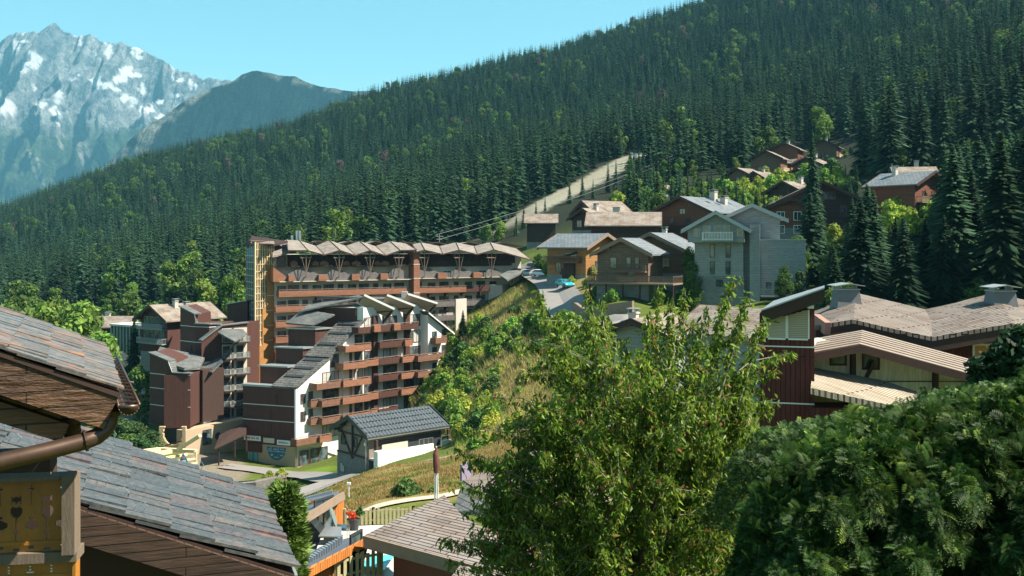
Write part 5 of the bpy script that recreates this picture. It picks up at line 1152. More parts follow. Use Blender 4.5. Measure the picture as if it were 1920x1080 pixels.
# ================= playground timbers, banner =================
tb = empty('timber_climbing_frame', at(330,865,118), 'pile like frame of pale timber beams rising above the slate roof', 'timber frame')
for (a, c, w) in (((268,846,118),(300,842,121),.55),((300,842,121),(368,846,120),.5),((272,856,116),(320,846,119),.6),((334,843,118),(375,817,117),.5),((300,860,116),(350,852,119),.35),((320,866,115),(366,860,118),.25),((330,874,115),(370,868,118),.25),((366,846,118),(368,905,118),.3),((300,850,118),(302,900,118),.3)):
    b = MB(); b.bar(at(*a), at(*c), w, w*.7); b.build('beam', M['pale_beam'], tb)
bn = empty('banner', at(344,876,100), 'small teal triangular sail banner with pink and white marks', 'banner')
b = MB(); b.slab([at(332,874,100), at(356,874,100), at(349,856,100.05), at(343,848,100.1), at(338,858,100.05)], .03)
b = MB(); P5 = [at(332,876,100), at(356,876,100), at(350,860,100), at(343,849,100), at(338,861,100)]; n = len(P5)
b.v += [tuple(p) for p in P5]+[(p.x,p.y+.04,p.z) for p in P5]; b.f += [tuple(range(n)), tuple(range(2*n-1,n-1,-1))]+[(i,(i+n),(i+1)%n+n,(i+1)%n) for i in range(n)]
bo = b.build('cloth', simple('teal_cloth', (.02,.24,.27), .7, .15), bn)
for (x0,x1,y0,y1,c) in ((341,346,856,860,(.7,.12,.35)),(337,341,864,866,(.7,.75,.8)),(342,348,863,866,(.7,.75,.8)),(336,352,868,870,(.7,.75,.8)),(338,354,871.5,873,(.7,.75,.8))):
    b = MB(); p, q = at(x0,y1,99.98), at(x1,y0,99.98); b.box(p.x,q.x,99.95,99.98,p.z,q.z); b.build('mark', simple('mark_%d' % x0, c, .7, .05), bo)
b = MB(); b.bar(at(343,848,100.06), at(345,930,100.06), .06); b.build('pole', M['steel'], bn)
# ================= orange houses, terrace, pool =================
atk = lambda px, py, Y: at(px, py, Y*.86)
zpk = lambda py, Y: zp(py, Y*.86)
h1 = empty('orange_house', atk(600,1005,54), 'orange boarded house with glass door and dark single pitch roof behind the terrace', 'house')
def prism_wall(b, pts, z0): pass
Z = -15.5
pA, pB, pC = atk(560,1000,52), atk(632,1000,54.5), atk(645,990,57.5); f1_ = Fr((pA.x,pA.y),(pB.x,pB.y)); f2_1 = Fr((pB.x,pB.y),(pC.x,pC.y))
b = MB(); b.fslope(f1_, -2.5, f1_.L, Z, Z, zpk(990,51), zpk(943,54.5), -.3, 0); b.build('wall', M['plank_or'], h1)
b = MB(); b.fslope(f2_1, 0, f2_1.L, Z, Z, zpk(938,54.5), zpk(940,57), -1.2, 0); b.build('corner_wall', M['plank_or'], h1)
b = MB(); b.slab([atk(545,989,49.5), atk(645,928.5,53.5), atk(632,922.5,58.5), atk(490,948,60.5), atk(470,985,55)], .25); ro = b.build('roof', simple('dark_slate_blue_roof', (.10,.12,.15), .6, .25, 1.2), h1)
b = MB(); b.bar(atk(545,990,49.4), atk(645,929,53.4), .1, .36); b.build('verge_board', M['beam'], ro)
b = MB()
for k in range(14): q = atk(556+5*k, 943-1.4*k, 57.5); b.box(q.x-.06,q.x+.06,q.y-.05,q.y+.05,q.z-.1,q.z+.14)
b.build('snow_guards', M['steel'], ro)
window(f1_, f1_.L-.95, zpk(992,54), 1.1, 1.45, h1, name='glass_door', frame=M['dark_metal'], cols=2)
window(f1_, f1_.L-2.9, zpk(1005,53), .5, .9, h1, frame=M['dark_metal'], cols=1)
for s in (.4,2.4): b = MB(); q = f1_.p(f1_.L-s-1.3,.12,zpk(957,54)); b.box(q[0]-.09,q[0]+.09,q[1]-.12,q[1]+.12,q[2]-.15,q[2]+.15); b.build('wall_lamp', M['trim_white'], h1)
tr = empty('terrace', at(680,1000,46), 'pale paved terrace between the orange houses and the slatted fence', 'terrace')
b = MB(); TZ = -12.9; hz_ = lambda px, py: at(px, py, -TZ*F/(py-HY)); b.slab([hz_(590,1040), hz_(745,1030), hz_(800,984), hz_(610,984)], .3); b.build('paving', simple('pale_paving', (.55,.51,.44), .8, .08, .8), tr)
tz = TZ
# second orange house
h2 = empty('orange_house', at(620,1075,36), 'orange boarded house by the pool with dark roof and snow guards', 'house')
pA, pB = at(575,1085,34), at(690,1060,38); f = Fr((pA.x,pA.y),(pB.x,pB.y))
b = MB(); b.fslope(f, 0, f.L-.4, Z, Z, zp(1084,34.2), zp(1027,38), -.3, 0); b.build('wall', M['plank_or'], h2)
b = MB(); b.slab([at(556,1084,32.5), at(687,1014,37.2), at(660,1006,42), at(600,1025,43), at(548,1062,40)], .22); ro = b.build('roof', MATS['dark_slate_blue_roof'], h2)
b = MB(); b.bar(at(556,1086,32.4), at(687,1016,37.1), .1, .3); b.build('verge_board', M['plank_or'], ro)
b = MB()
for r_ in range(3):
    for k in range(13): q = at(563+11*r_+4.6*k, 1061-5.5*r_+.5-3.3*k, 38.5-.3*r_+.18*k); b.box(q.x-.05,q.x+.05,q.y-.05,q.y+.05,q.z-.15,q.z+.12)
    b.build('snow_guards', M['steel'], ro); b = MB()
b = MB()
window(f, f.L-1.0, zp(1075,37), .7, 1.4, h2, name='glass_door', frame=M['dark_metal'], cols=1)
b = MB(); b.bar(at(672,1075,37), at(686,1022,37.2), .18); b.build('strut', M['dark_wood'], h2)
# middle small gable roof with chimney
h3 = empty('dark_gable_roof', at(570,1010,46), 'dark slate gable with a little metal chimney between the two orange houses', 'house')
b = MB(); b.slab([at(516,1018,45), at(585,972,45), at(560,962,50), at(500,990,50)][::1], .2); b.slab([at(585,972,45), at(612,1003,45), at(590,985,50), at(560,962,50)], .2); ro = b.build('roof', MATS['dark_slate_blue_roof'], h3)
b = MB(); n0 = 0; b.slab([at(516,1018,45.1), at(610,1004,45.1), at(610,1004,49), at(516,1000,49)], 4); k = len(b.v); b.v += [tuple(at(516,1018,45.1)), tuple(at(612,1004,45.1)), tuple(at(585,973,45.1))]; b.f.append((k,k+1,k+2)); b.build('wall', simple('charcoal_cladding', (.07,.075,.085), .7, .15), h3)
b = MB(); b.bar(at(585,971,44.9), at(613,1004,44.9), .1, .3); b.build('verge_board', M['trim_grey'], ro)
b = MB(); q = at(622,1022,44); b.box(q.x-.3,q.x+.3,q.y-.3,q.y+.3,q.z-1,zp(1003,44)); c = b.build('chimney', M['dark_metal'], ro); b = MB(); b.slab([(q.x-.5,q.y-.4,zp(1000,44)),(q.x+.5,q.y-.4,zp(1000,44)),(q.x+.35,q.y+.4,zp(992,44)),(q.x-.35,q.y+.4,zp(992,44))], .05); b.build('chimney_cap', M['steel'], c)
b = MB(); b.slab([at(500,1060,42), at(600,1030,43), at(640,1012,45), at(500,1018,46)], .15); b.build('lower_roof', simple('grey_membrane', (.22,.24,.25), .8, .15), h3)
# furniture on the terrace
ch = empty('garden_chair', Vector((at(640,1006,44.9).x, 44.9, tz)), 'grey round backed garden chair with footstool on the pale terrace', 'chair'); o = ORG[ch.name]
b = MB(); b.tube([o+Vector((-.35,0,.45)), o+Vector((-.35,0,1.15))], [.0,.0], 4) if False else b.slab([o+Vector(p) for p in ((-.3,-.3,.48),(.35,-.3,.45),(.35,.3,.45),(-.3,.3,.48))], .07); b.build('seat', M['glass_blue'], ch)
b = MB(); n = 14; k = len(b.v)
for oo in (0, .07):
    for j in range(n): a = 2*PI*j/n; b.v.append((o.x-.38+oo-.12*math.sin(a), o.y+.32*math.cos(a), o.z+.85+.42*math.sin(a)))
b.f += [tuple(range(k,k+n)), tuple(range(k+2*n-1,k+n-1,-1))]+[(k+i,k+n+i,k+n+(i+1)%n,k+(i+1)%n) for i in range(n)]; b.build('backrest', simple('grey_mesh_fabric', (.12,.16,.16), .8, .1), ch)
for sx in (-.3,.3):
    for sy in (-.28,.28): b = MB(); b.bar(o+Vector((sx,sy,0)), o+Vector((sx,sy,.45)), .05); b.build('leg', M['steel'], ch)
pl = empty('flower_planter', Vector((at(664,990,46).x, 46, tz)), 'grey tub of bright red flowers beside the slatted fence', 'planter'); o = ORG[pl.name]
b = MB(); b.tube([o, o+Vector((0,0,.5))], [.19,.27], 12); b.build('tub', M['dark_metal'], pl)
def cloud_at(name, ctr, clumps, n, size, col, parent, m=None, seed=1):
    me = leafcloud(name, clumps, n, size, col, m or M['leaves'], seed); c = Vector(ctr)-ORG[parent.name]; return link(name, me, parent, c)
cloud_at('flowers', o+Vector((-.1,0,.66)), [(0,0,0,.21),(.1,0,-.06,.14),(-.14,0,.07,.13)], 240, .06, [.55,.015,.04], pl, seed=3)
cloud_at('leaves', o+Vector((.24,.1,.75)), [(0,0,0,.18),(0,0,.14,.1)], 160, .08, [.06,.12,.03], pl, seed=4)
post_fence('slatted_fence', 'tall slatted timber fence at the back of the terrace', [(646,46.6),(700,46.8),(775,47),(830,47)], .8, M['fence_y'], slats=.17, zof=-12.9)
post_fence('slatted_fence', 'slatted timber fence in front of the swimming pool', [(630,35.5),(665,36),(715,36.5)], 1.0, M['fence_y'], slats=.2, zof=zp(1088,36))
pq = empty('swimming_pool', at(695,1060,39), 'corner of a turquoise swimming pool with pale surround', 'swimming pool')
b = MB(); b.slab([at(670,1100,36.6), at(740,1100,37), at(740,1024,43), at(680,1020,43)], .3); b.build('pool_surround', simple('pool_stone', (.5,.47,.42), .8, .1), pq)
wm, nt, p, o_ = new_mat('pool_water'); p.inputs['Base Color'].default_value = (.10,.50,.55,1); p.inputs['Roughness'].default_value = .08
tc = nd(nt, 'ShaderNodeTexCoord'); bump(nt, p, noise_n(nt, 3, tc.outputs['Object']), .2, .05)
b = MB(); b.slab([at(679,1064,38.6), at(720,1072,38), at(740,1044,40.3), at(694,1043,40.3)], .02); b.v = [(x, y, z+.07) for x, y, z in b.v]; b.build('water', wm, pq)
# parasol
um = empty('closed_parasol', ground_pt(818, 50), 'closed brown parasol on a white pole at the edge of the dry mound', 'parasol'); o = ORG[um.name]; zt_, zb_ = zp(837,50), zp(886,50)
b = MB(); b.tube([(o.x,o.y,zb_),(o.x,o.y,zb_+.4),(o.x-.03,o.y,zb_+.9),(o.x,o.y,zt_-.15),(o.x,o.y,zt_)], [.12,.16,.14,.07,.02], 10); b.build('canopy', simple('rust_brown_canvas', (.13,.05,.04), .9, .3, 5), um)
b = MB(); b.tube([(o.x,o.y,o.z-.2),(o.x,o.y,zt_)], .035, 8); b.tube([(o.x-.1,o.y,o.z-.2),(o.x-.06,o.y,zb_+.1)], .03, 6); b.tube([(o.x+.1,o.y,o.z-.2),(o.x+.06,o.y,zb_+.1)], .03, 6); b.build('pole', M['trim_white'], um)
# lamp on mound
lp = ground_pt(654, 72); b = MB(); b.bar(lp, lp+Vector((0,0,1.0)), .08); b.box(lp.x-.12,lp.x+.12,lp.y-.1,lp.y+.1,lp.z+1.0,lp.z+1.16); tag(b.build('path_lamp', M['trim_white'], None, org=lp), 'small white path lamp on the dry grassy mound', 'lamp')
# ================= shake roofed house in the centre foreground =================
M['shake_r'] = boards('silvery_shakes', (.26,.21,.18), (.155,.125,.11), (.025,.018,.016), 1.7, 0.2, .026, weather=(.24,.22,.21), wfac=.6, bmp=1.0)
def ray_plane(px, py, P0, n):
    d = at(px, py, 1.0); t = P0.dot(n)/d.dot(n); return d*t
sr = empty('shake_roof_house', Vector((-2.5,36,-14)), 'brown house with silvery wooden shake roof in the centre foreground', 'house')
W_, S_, N_ = at(684,1003,36), at(965,1078,31.7), at(833,928,39.2); n_ = (S_-W_).cross(N_-W_).normalized()
# slightly curved roof: split into strips, upper part a little steeper
E_ = ray_plane(1004,1042,W_,n_); NM = ray_plane(868,968,W_,n_)
b = MB(); b.slab([W_, S_, E_, NM, N_], .25); b.build('roof', M['shake_r'], sr)
b = MB(); b.bar(W_+Vector((0,-.03,-.22)), S_+Vector((0,-.03,-.22)), .14, .42); b.bar(W_+Vector((-.03,0,-.2)), N_+Vector((-.03,0,-.2)), .1, .3); b.build('fascia', M['beam'], sr)
a_, c_ = W_+Vector((.95,.5,0)), S_+Vector((-.1,.75,0)); f = Fr((a_.x,a_.y),(c_.x,c_.y)); b = MB(); b.fb(f, 0, f.L, -15, W_.z-.25, -3.2, 0); b.build('wall', simple('red_brown_render', (.17,.085,.06), .85, .15, .8), sr)
p0, p1, p2, p3 = at(838,1092,30.5), at(960,1110,29.5), at(975,1078,32), at(862,1060,32.5); b = MB(); b.slab([p0,p1,p2,p3], .2); b.build('lower_roof', M['shake_r'], sr)
sr2 = empty('shake_roof_house', at(960,1010,50), 'second shake roofed house behind the leafy tree', 'house')
b = MB(); q = [at(866,898,54), at(890,878,58), at(1012,842,64), at(1130,862,60), at(1040,935,50), at(940,960,47)]; b.slab([at(868,900,54), at(935,946,48), at(1075,905,52), at(1010,842,62)], .25); b.build('roof', M['shake_r'], sr2)
b = MB(); b.slab([at(866,902,54), at(936,950,47.8), at(1000,1040,44), at(850,960,50)], .2); b.build('shade_slope', M['shake_d'], sr2)  # near slope in shade, its shade put into darker shakes
f = Fr((at(872,0,54).x,54.4),(at(940,0,48.5).x,49)); b = MB(); b.fb(f, 0, f.L, -17, zp(912,54), -6, -.1); b.build('wall', M['beige_clad'], sr2)
b = MB(); f = Fr((at(866,0,53.8).x,53.8),(at(886,0,55).x,55)); b.fb(f, 0, f.L, zp(900,54), zp(870,54), -.1, 0); b.build('notice_board', simple('violet_grey_board', (.20,.17,.24), .8, .3, 4), sr2)
chalet('hut', 'small grey roofed hut glimpsed through the leafy tree', 1078, 838, 78, R(-30), 4, 4, 1.4, 1.0, M['offwhite'], M['shake_r'], .5, name_cat='hut', chims=[(.2,.3,.5,.5)])
chalet('house', 'brown roofed house with pale walls mostly hidden behind the leafy tree', 1222, 720, 100, R(-28), 8, 9, 4.8, 1.6, M['grey_clad'], M['shake_b'], 1.1, name_cat='house', skirt=4, wins=[('f',.3,1,.9,1.2),('f',.7,1,.9,1.2),('f',.3,3.4,.9,1.2),('r',.4,1.2,1,1.2)], chims=[(-1.5,-1,.8,.8)])
chalet('house', 'grey brown roof between the leafy tree and the dark red building', 1400, 712, 84, R(40), 6, 8, 4.0, 1.6, M['grey_clad'], M['shake_b'], .9, name_cat='house', skirt=5, wins=[('f',.5,1.2,.9,1.2)])
# ================= dark red building on the right =================
rb_ = empty('red_building', at(1480,1000,48), 'dark red boarded building with louvred vents and wavy weathered board roofs', 'building')
pA, pB, pC = at(1424,0,41.8), at(1527,0,41.2), at(1540,0,44); fA, fB_ = Fr((pA.x,pA.y),(pB.x,pB.y)), Fr((pB.x,pB.y),(pC.x,pC.y))
b = MB(); b.fslope(fA, 0, fA.L, -18, -18, zp(588,41.8), zp(556,41.2), -3, 0); b.build('tower_wall', M['plank_red'], rb_)
b = MB()
for zz in (zp(651,41.5), zp(757,41.5), zp(862,41.5)): b.fb(fA, 0, fA.L, zz, zz+.05, 0, .03)
b.build('string_course', M['trim_white'], rb_)
b = MB(); b.slab([at(1428,583,41), at(1545,541,40.6), at(1545,536,46), at(1450,566,46)], .5); b.build('tower_roof', M['dark_wood'], rb_)
b = MB(); b.slab([at(1427,581,40.9), at(1546,539,40.5), at(1546,535,46.2), at(1450,564,46.2)], .06); b.build('roof_flashing', M['trim_grey'], rb_)
for s0, s1_, zt0_, zt1_ in ((s_at(fA,1440), s_at(fA,1473), zp(600,41.5), zp(592,41.5)), (s_at(fA,1478), s_at(fA,1515), zp(591,41.5), zp(580,41.5))):
    b = MB(); zb = zp(634,41.5); b.fslope(fA, s0, s1_, zb, zb, zt0_, zt1_, 0, .05); lo = b.build('louvre', M['tan'], rb_); b = MB(); n = 16
    for k in range(n):
        z = zb+(zt1_-zb)*k/n; f0 = 0 if z < zt0_-.03 else (z-zt0_)/(zt1_-zt0_)
        if s0+(s1_-s0)*f0 < s1_-.1: b.fb(fA, s0+(s1_-s0)*f0, s1_, z, z+.035, .05, .1)
    b.build('slats', M['offwhite'], lo); b = MB(); b.fb(fA, s1_, s1_+.06, zb, zt1_, .0, .12); b.fb(fA, s0-.06, s0, zb, zt0_, .0, .12); b.fb(fA, s0, s1_, zb-.06, zb, 0, .12); b.build('louvre_frame', M['trim_white'], lo)
for px, py, Y in ((1519,568,40.9),(1897,630,47.5)):
    q = at(px, py, Y); b = MB(); b.box(q.x-.1, q.x+.12, q.y-.1, q.y+.1, q.z-.22, q.z+.22); b.build('floodlight', M['trim_white'], rb_)
# wavy board roof
ridge = [(1500,592,59),(1545,577,59),(1605,549,58.5),(1660,562,58.5),(1735,580,58),(1790,568,58),(1862,549,58),(1990,578,58)]
midl = [(1512,602,54),(1533,594,54),(1603,573,54),(1668,586,54),(1745,601,54),(1810,590,54),(1886,576,54),(2020,604,54)]
eav = [(1530,612,50),(1551,607,50),(1600,599,50),(1668,615,50),(1748,632,50),(1815,620,50),(1898,606.5,50),(2040,642,50)]
for A_l, B_l in ((midl, ridge), (eav, midl)):
    b = MB()
    for f0, f1__, b0, b1 in zip(A_l, A_l[1:], B_l, B_l[1:]): b.slab([at(*f0), at(*f1__), at(*b1), at(*b0)], .2)
    b.build('wavy_roof', M['shake_v'], rb_)
b = MB()
for f0, f1__ in zip(eav, eav[1:]):
    p, q = at(*f0), at(*f1__); b.hexa([p+Vector((0,.05,-.75)), q+Vector((0,.05,-.75)), q+Vector((0,.35,-.75)), p+Vector((0,.35,-.75)), p+Vector((0,.05,-.15)), q+Vector((0,.05,-.15)), q+Vector((0,.35,-.15)), p+Vector((0,.35,-.15))])
b.build('fascia', M['dark_wood'], rb_)
b = MB(); b.bar(at(1530,600,51), at(1552,616,49.5), .3, .6); b.build('verge_end', simple('faded_pink_board', (.30,.17,.14), .8, .2), rb_)
f = Fr((at(1530,0,51.5).x,51.5),(at(2050,0,51.5).x,51.5)); b = MB(); b.fb(f, 0, f.L, -18, zp(634,51.5), -6, 0); b.build('rear_wall', M['plank_red'], rb_)
window(f, s_at(f,1867), zp(668,51.5), 2.2, .55, rb_, name='orange_window', frame=M['trim_white'], glass=simple('orange_blind', (.45,.22,.08), .7, .15))  # pane coloured plain orange
for px, sc in ((1586,1.0),(1876,1.0)):
    q = at(px, 590, 55.5); b = MB(); zt1 = zp(543 if px < 1700 else 546, 55.5); h0 = 1.0; k = len(b.v); w0, w1 = .72, .55
    b.hexa([(q.x-w0,q.y-w0,q.z),(q.x+w0,q.y-w0,q.z),(q.x+w0,q.y+w0,q.z),(q.x-w0,q.y+w0,q.z),(q.x-w1,q.y-w1,zt1),(q.x+w1,q.y-w1,zt1),(q.x+w1,q.y+w1,zt1),(q.x-w1,q.y+w1,zt1)])
    c = b.build('chimney', simple('slate_grey_boards', (.14,.15,.16), .85, .3, 3), rb_)
    b = MB(); b.box(q.x-w1-.06,q.x+w1+.06,q.y-w1-.06,q.y+w1+.06,zt1,zt1+.06)
    for sx in (-.45,.45): b.box(q.x+sx-.03,q.x+sx+.03,q.y-.4,q.y+.4,zt1,zt1+.24)
    zz = zt1+.24; b.slab([(q.x-.8,q.y-.75,zz),(q.x,q.y-.75,zz+.13),(q.x,q.y+.75,zz+.13),(q.x-.8,q.y+.75,zz)], .04); b.slab([(q.x,q.y-.75,zz+.13),(q.x+.8,q.y-.75,zz),(q.x+.8,q.y+.75,zz),(q.x,q.y+.75,zz+.13)], .04); b.build('chimney_cap', M['trim_grey'], c)
# slatted gable roof with cream wall under it
zR, xR = -4.22, xp(1597, 43.5); YF, YB = 42.5, 49.5; xl, xr = xp(1520,42.5), xp(1872,42.5); zl, zr_ = zp(662,42.5), zp(716,42.5)
M['slat_b'] = simple('weathered_slats', (.24,.19,.155), .8, .3, 3)
M['slat_roof'] = boards('slatted_boards', (.05,.04,.035), (.04,.035,.03), (.02,.016,.014), 30, 1.15, .14, vertical=True, bmp=1)  # base boards darkened, shadow of the slat gaps put into their colour
SK = 2.5/7; skx = lambda x, y: x+(y-YF)*SK
b = MB(); b.slab([(xl,YF,zl),(xR,YF,zR),(skx(xR,YB),YB,zR),(skx(xl,YB),YB,zl)], .22); b.slab([(xR,YF,zR),(xr,YF,zr_),(skx(xr,YB),YB,zr_),(skx(xR,YB),YB,zR)], .22); sr_ = b.build('slatted_roof', M['slat_roof'], rb_)
b = MB()
for xe_, ze_ in ((xl,zl),(xr,zr_)): b.hexa([(xR,YF-.08,zR-.34),(xe_,YF-.08,ze_-.34),(xe_,YF,ze_-.34),(xR,YF,zR-.34),(xR,YF-.08,zR-.02),(xe_,YF-.08,ze_-.02),(xe_,YF,ze_-.02),(xR,YF,zR-.02)]); b.build('verge_board', M['dark_wood'], sr_); b = MB()
b = MB()
for k in range(7):
    y_ = YF+.02+k*1.0
    for xe_, ze_ in ((xl,zl),(xr,zr_)): X0, X1, X2, X3 = skx(xR,y_), skx(xe_,y_), skx(xe_,y_+.36), skx(xR,y_+.36); b.hexa([(X0,y_,zR-.05),(X1,y_,ze_-.05),(X2,y_+.36,ze_-.05),(X3,y_+.36,zR-.05),(X0,y_,zR+.03),(X1,y_,ze_+.03),(X2,y_+.36,ze_+.05),(X3,y_+.36,zR+.05)])
b.build('roof_slats', M['slat_b'], sr_)
fC = Fr((xp(1527,44.3),44.3),(xr-.4,44.3)); zc_ = lambda s: (zR-.25+(zl-zR)/(xR-xl)*max(0,xR-(fC.A.x+s)) if fC.A.x+s < xR else zR-.25+(zr_-zR)/(xr-xR)*(fC.A.x+s-xR))
b = MB(); sR = xR-fC.A.x; b.fslope(fC, 0, sR, -10, -10, zc_(0), zc_(sR-.01), -4, 0); b.fslope(fC, sR, fC.L, -10, -10, zc_(sR+.01), zc_(fC.L), -4, 0); b.build('cream_wall', M['cream'], rb_)
for px, w in ((1571,.58),(1632,.62)): window(fC, s_at(fC,px), zp(682 if px < 1600 else 690,44.3), w, .55, rb_, frame=M['dark_wood'], cols=1, t=.07)
b = MB()
for px, z1 in ((1597,640),(1751,680)): s = s_at(fC,px); b.fb(fC, s-.09, s+.09, -8, zp(z1,44.3), .02, .3)
b.bar(fC.p(s_at(fC,1620),.25,zp(708,44.3)), fC.p(s_at(fC,1636),.25,zp(675,44.3)), .14); b.bar(fC.p(s_at(fC,1800),.25,zp(738,44.3)), fC.p(s_at(fC,1812),.25,zp(712,44.3)), .16); b.fb(fC, 0, fC.L, zp(716,44.3), zp(714.5,44.3), .0, .05); b.build('timber_frame', M['dark_wood'], rb_)
b = MB(); b.slab([at(1520,727,40), at(1745,776,40), at(1752,745,42.8), at(1655,713,43.6), at(1524,689,43.8)], .25); b.build('tiled_lean_to', boards('pale_old_tiles', (.42,.36,.27), (.28,.23,.17), (.10,.07,.05), 6, 0.24, .05, vertical=True, weather=(.42,.40,.34), wfac=.7, bmp=1), rb_)
f = Fr((at(1524,0,40.6).x,40.6),(at(1800,0,40.6).x,40.6)); b = MB(); b.fb(f, 0, 3.0, -18, zp(765,40.6), -1.5, 0); b.build('lower_wall', M['plank_red'], rb_)
# ================= near left: slate roofs, gutter, carved balcony =================
def slate_roof(root, name, P0, e, u, rise, Le, Lu, ws, ls, mats, th, tilt, seed, miss=0.0):
    """P0 near eave corner, e along the eave, u up the slope (plan unit vectors), real overlapping slates"""
    r = random.Random(seed); e3 = Vector((e[0],e[1],0)).normalized(); u3 = Vector((u[0],u[1],rise)); ul = u3.length; u3 /= ul
    n3 = e3.cross(u3); n3 = n3 if n3.z > 0 else -n3; V = [[] for _ in mats]; Q = [MB() for _ in mats]
    nr = int(Lu/ls)+1
    for i in range(nr):
        s = -.3*ws*r.random()
        while s < Le:
            w = ws*(.7+.6*r.random()); u_ = r.random(); rk = 0 if u_ < .62 else 1 if u_ < .90 else 2; k = min(range(len(mats)), key=lambda q: abs(q-rk))
            d0 = i*ls-.03*r.random()*ls*6*.3; d1 = d0+ls*1.75; s0, s1 = max(s, -.01), min(s+w-.006-.03*ws, Le)
            if s1-s0 > .02:
                t0 = tilt*(.8+.5*r.random()); tw = .006*(r.random()-.5); hb = .01*r.random()*th*40
                P = lambda ss, dd, hh: P0+e3*ss+u3*dd+n3*hh
                sk = .03*(r.random()-.5)*w
                Q[k].hexa([P(s0,d0+sk,t0-th+hb+tw), P(s1,d0-sk,t0-th+hb-tw), P(s1,d1,-.002), P(s0,d1,-.002), P(s0,d0+sk,t0+hb+tw), P(s1,d0-sk,t0+hb-tw), P(s1,d1,th), P(s0,d1,th)])
            s += w
    b = MB(); c = [P0, P0+e3*Le, P0+e3*Le+u3*Lu, P0+u3*Lu]; b.slab([p-n3*.012 for p in c] if (c[1]-c[0]).cross(c[2]-c[0]).z > 0 else [p-n3*.012 for p in c][::-1], th+.02)
    ro = b.build(name, M['dark_wood'], root)
    for q, m in zip(Q, mats):
        if q.v: q.build('slates', m, ro)
    return ro, e3, u3, n3
def slate_mat(name, c, c2, rough, rust=0.0, spec=.5):
    m, nt, p, o = new_mat(name); tc = nd(nt, 'ShaderNodeTexCoord'); g = nd(nt, 'ShaderNodeNewGeometry')
    n = noise_n(nt, 3.5, tc.outputs['Object'], 6, .7); n2 = noise_n(nt, 14, tc.outputs['Object'], 5, .7)
    col = mixc(nt, c, c2, g.outputs['Random Per Island']); col = mixc(nt, col, [x*.45 for x in c], ramp(nt, n2, [(.35,.8),(.6,0)]))
    if rust: col = mixc(nt, col, (.28,.13,.06), ramp(nt, n, [(.5,0),(.66,rust)]))
    nt.links.new(col, p.inputs['Base Color']); p.inputs['Roughness'].default_value = rough; p.inputs['Specular IOR Level'].default_value = spec
    bump(nt, p, n2, .5, .01); return m
SLb = slate_mat('blue_grey_slate', (.055,.064,.07), (.08,.09,.097), .55, .08)
SLg = slate_mat('pale_grey_slate', (.075,.08,.084), (.095,.097,.097), .6, .15)
SLr = slate_mat('purplish_slate', (.10,.07,.07), (.085,.08,.085), .5, .4)
SRb = slate_mat('rusty_slate', (.11,.10,.095), (.15,.13,.115), .5, .6); SRg = slate_mat('pale_weathered_slate', (.135,.145,.15), (.115,.13,.14), .42, .5); SRr = slate_mat('brown_slate', (.15,.10,.075), (.12,.09,.075), .6, .9)
M['oiled_d'] = boards('dark_verge_planks', (.05,.03,.022), (.035,.022,.017), (.012,.008,.006), 6, .12, .008, rough=.7, vscale=6, weather=(.10,.06,.04), wfac=.5)
# lower roof (K2 = distance scale)
K2 = 1.45; lr = empty('slate_roof_house', Vector((-4.5,14,-9)), 'dark timber house under the large blue grey slate roof at the lower left', 'house')
P0 = at(553,1076,9*K2); e2 = (-.335,.942); u2 = (-.942,-.335)
ro, e3, u3, n3 = slate_roof(lr, 'roof', P0, e2, u2, .4345, 3.02*K2, 5.6*K2, .25, .56, [SLb, SLg, SLr], .035, .10, 5)
# snow hooks in rows parallel to the eave
b = MB(); r_ = random.Random(8)
for d in (.9, 2.35, 3.8, 5.3, 6.6):
    for k in range(12):
        s = .2+k*.36+.1*r_.random(); dd = d+.25*(k % 3)-.2; P = P0+e3*s+u3*dd+n3*.05; q = [P, P+n3*.10-u3*.02, P+n3*.17-u3*.07, P+n3*.13-u3*.13, P+n3*.05-u3*.12]
        b.tube(q, .007, 4)
b.build('snow_hooks', M['steel'], ro)
b = MB(); A_, C_ = P0-n3*.04, P0+u3*(5.6*K2)-n3*.04; off = -e3*.05
b.bar(A_+off+Vector((0,0,-.20)), C_+off+Vector((0,0,-.20)), .07, .36); b.build('verge_board', M['verge'] if 'verge' in M else M['oiled_d'], ro)
b = MB(); b.bar(P0-u3*.03-n3*.03, P0+e3*3.0*K2-u3*.03-n3*.03, .04, .05); b.build('eave_flashing', M['trim_grey'], ro)
b = MB(); g0 = P0+e3*.9+u3*.5; f = Fr(((g0+u3*8.5).x,(g0+u3*8.5).y),(g0.x,g0.y))
b.fslope(f, 0, f.L, -16, -16, (g0+u3*8.5).z-.35, g0.z-.35, -.2, 0); b.build('gable_wall', simple('dark_brown_boards_near', (.05,.028,.022), .8, .4, 1.5), lr)
f = Fr((g0.x,g0.y),((g0+e3*3).x,(g0+e3*3).y)); b = MB(); b.fb(f, .01, f.L, -16, g0.z-.35, -.2, 0); b.build('side_wall', MATS['dark_brown_boards_near'], lr)
# upper roof with gutter
K1 = 1.3; ur = empty('slate_roof_corner', at(60,760,5.4*K1), 'weathered rusty slate roof corner with heavy dark eaves timber at the left edge', 'roof')
P1 = at(226,733,5*K1); e1 = Vector((-.40,.917)).normalized(); u1 = Vector((-.917,-.40)).normalized()
ro1, e3b, u3b, n3b = slate_roof(ur, 'roof', P1, e1, u1, .43, 2.35*K1, 3.6, .15, .24, [SRb, SRg, SRr], .013, .03, 9)
M['oiled'] = boards('oiled_old_timber', (.085,.038,.016), (.04,.018,.009), (.015,.008,.005), 9, .105, .005, rough=.45, spec=.5, vscale=9, weather=(.26,.13,.045), wfac=.75, bmp=1)  # weather here paints golden highlights into the timber colour
b = MB()
def rafter(off, dz, w, h, Lr=3.4, st=.0): 
    a_ = P1+e3b*off+u3b*st+Vector((0,0,dz)); b.bar(a_, a_+u3b*Lr, w, h)
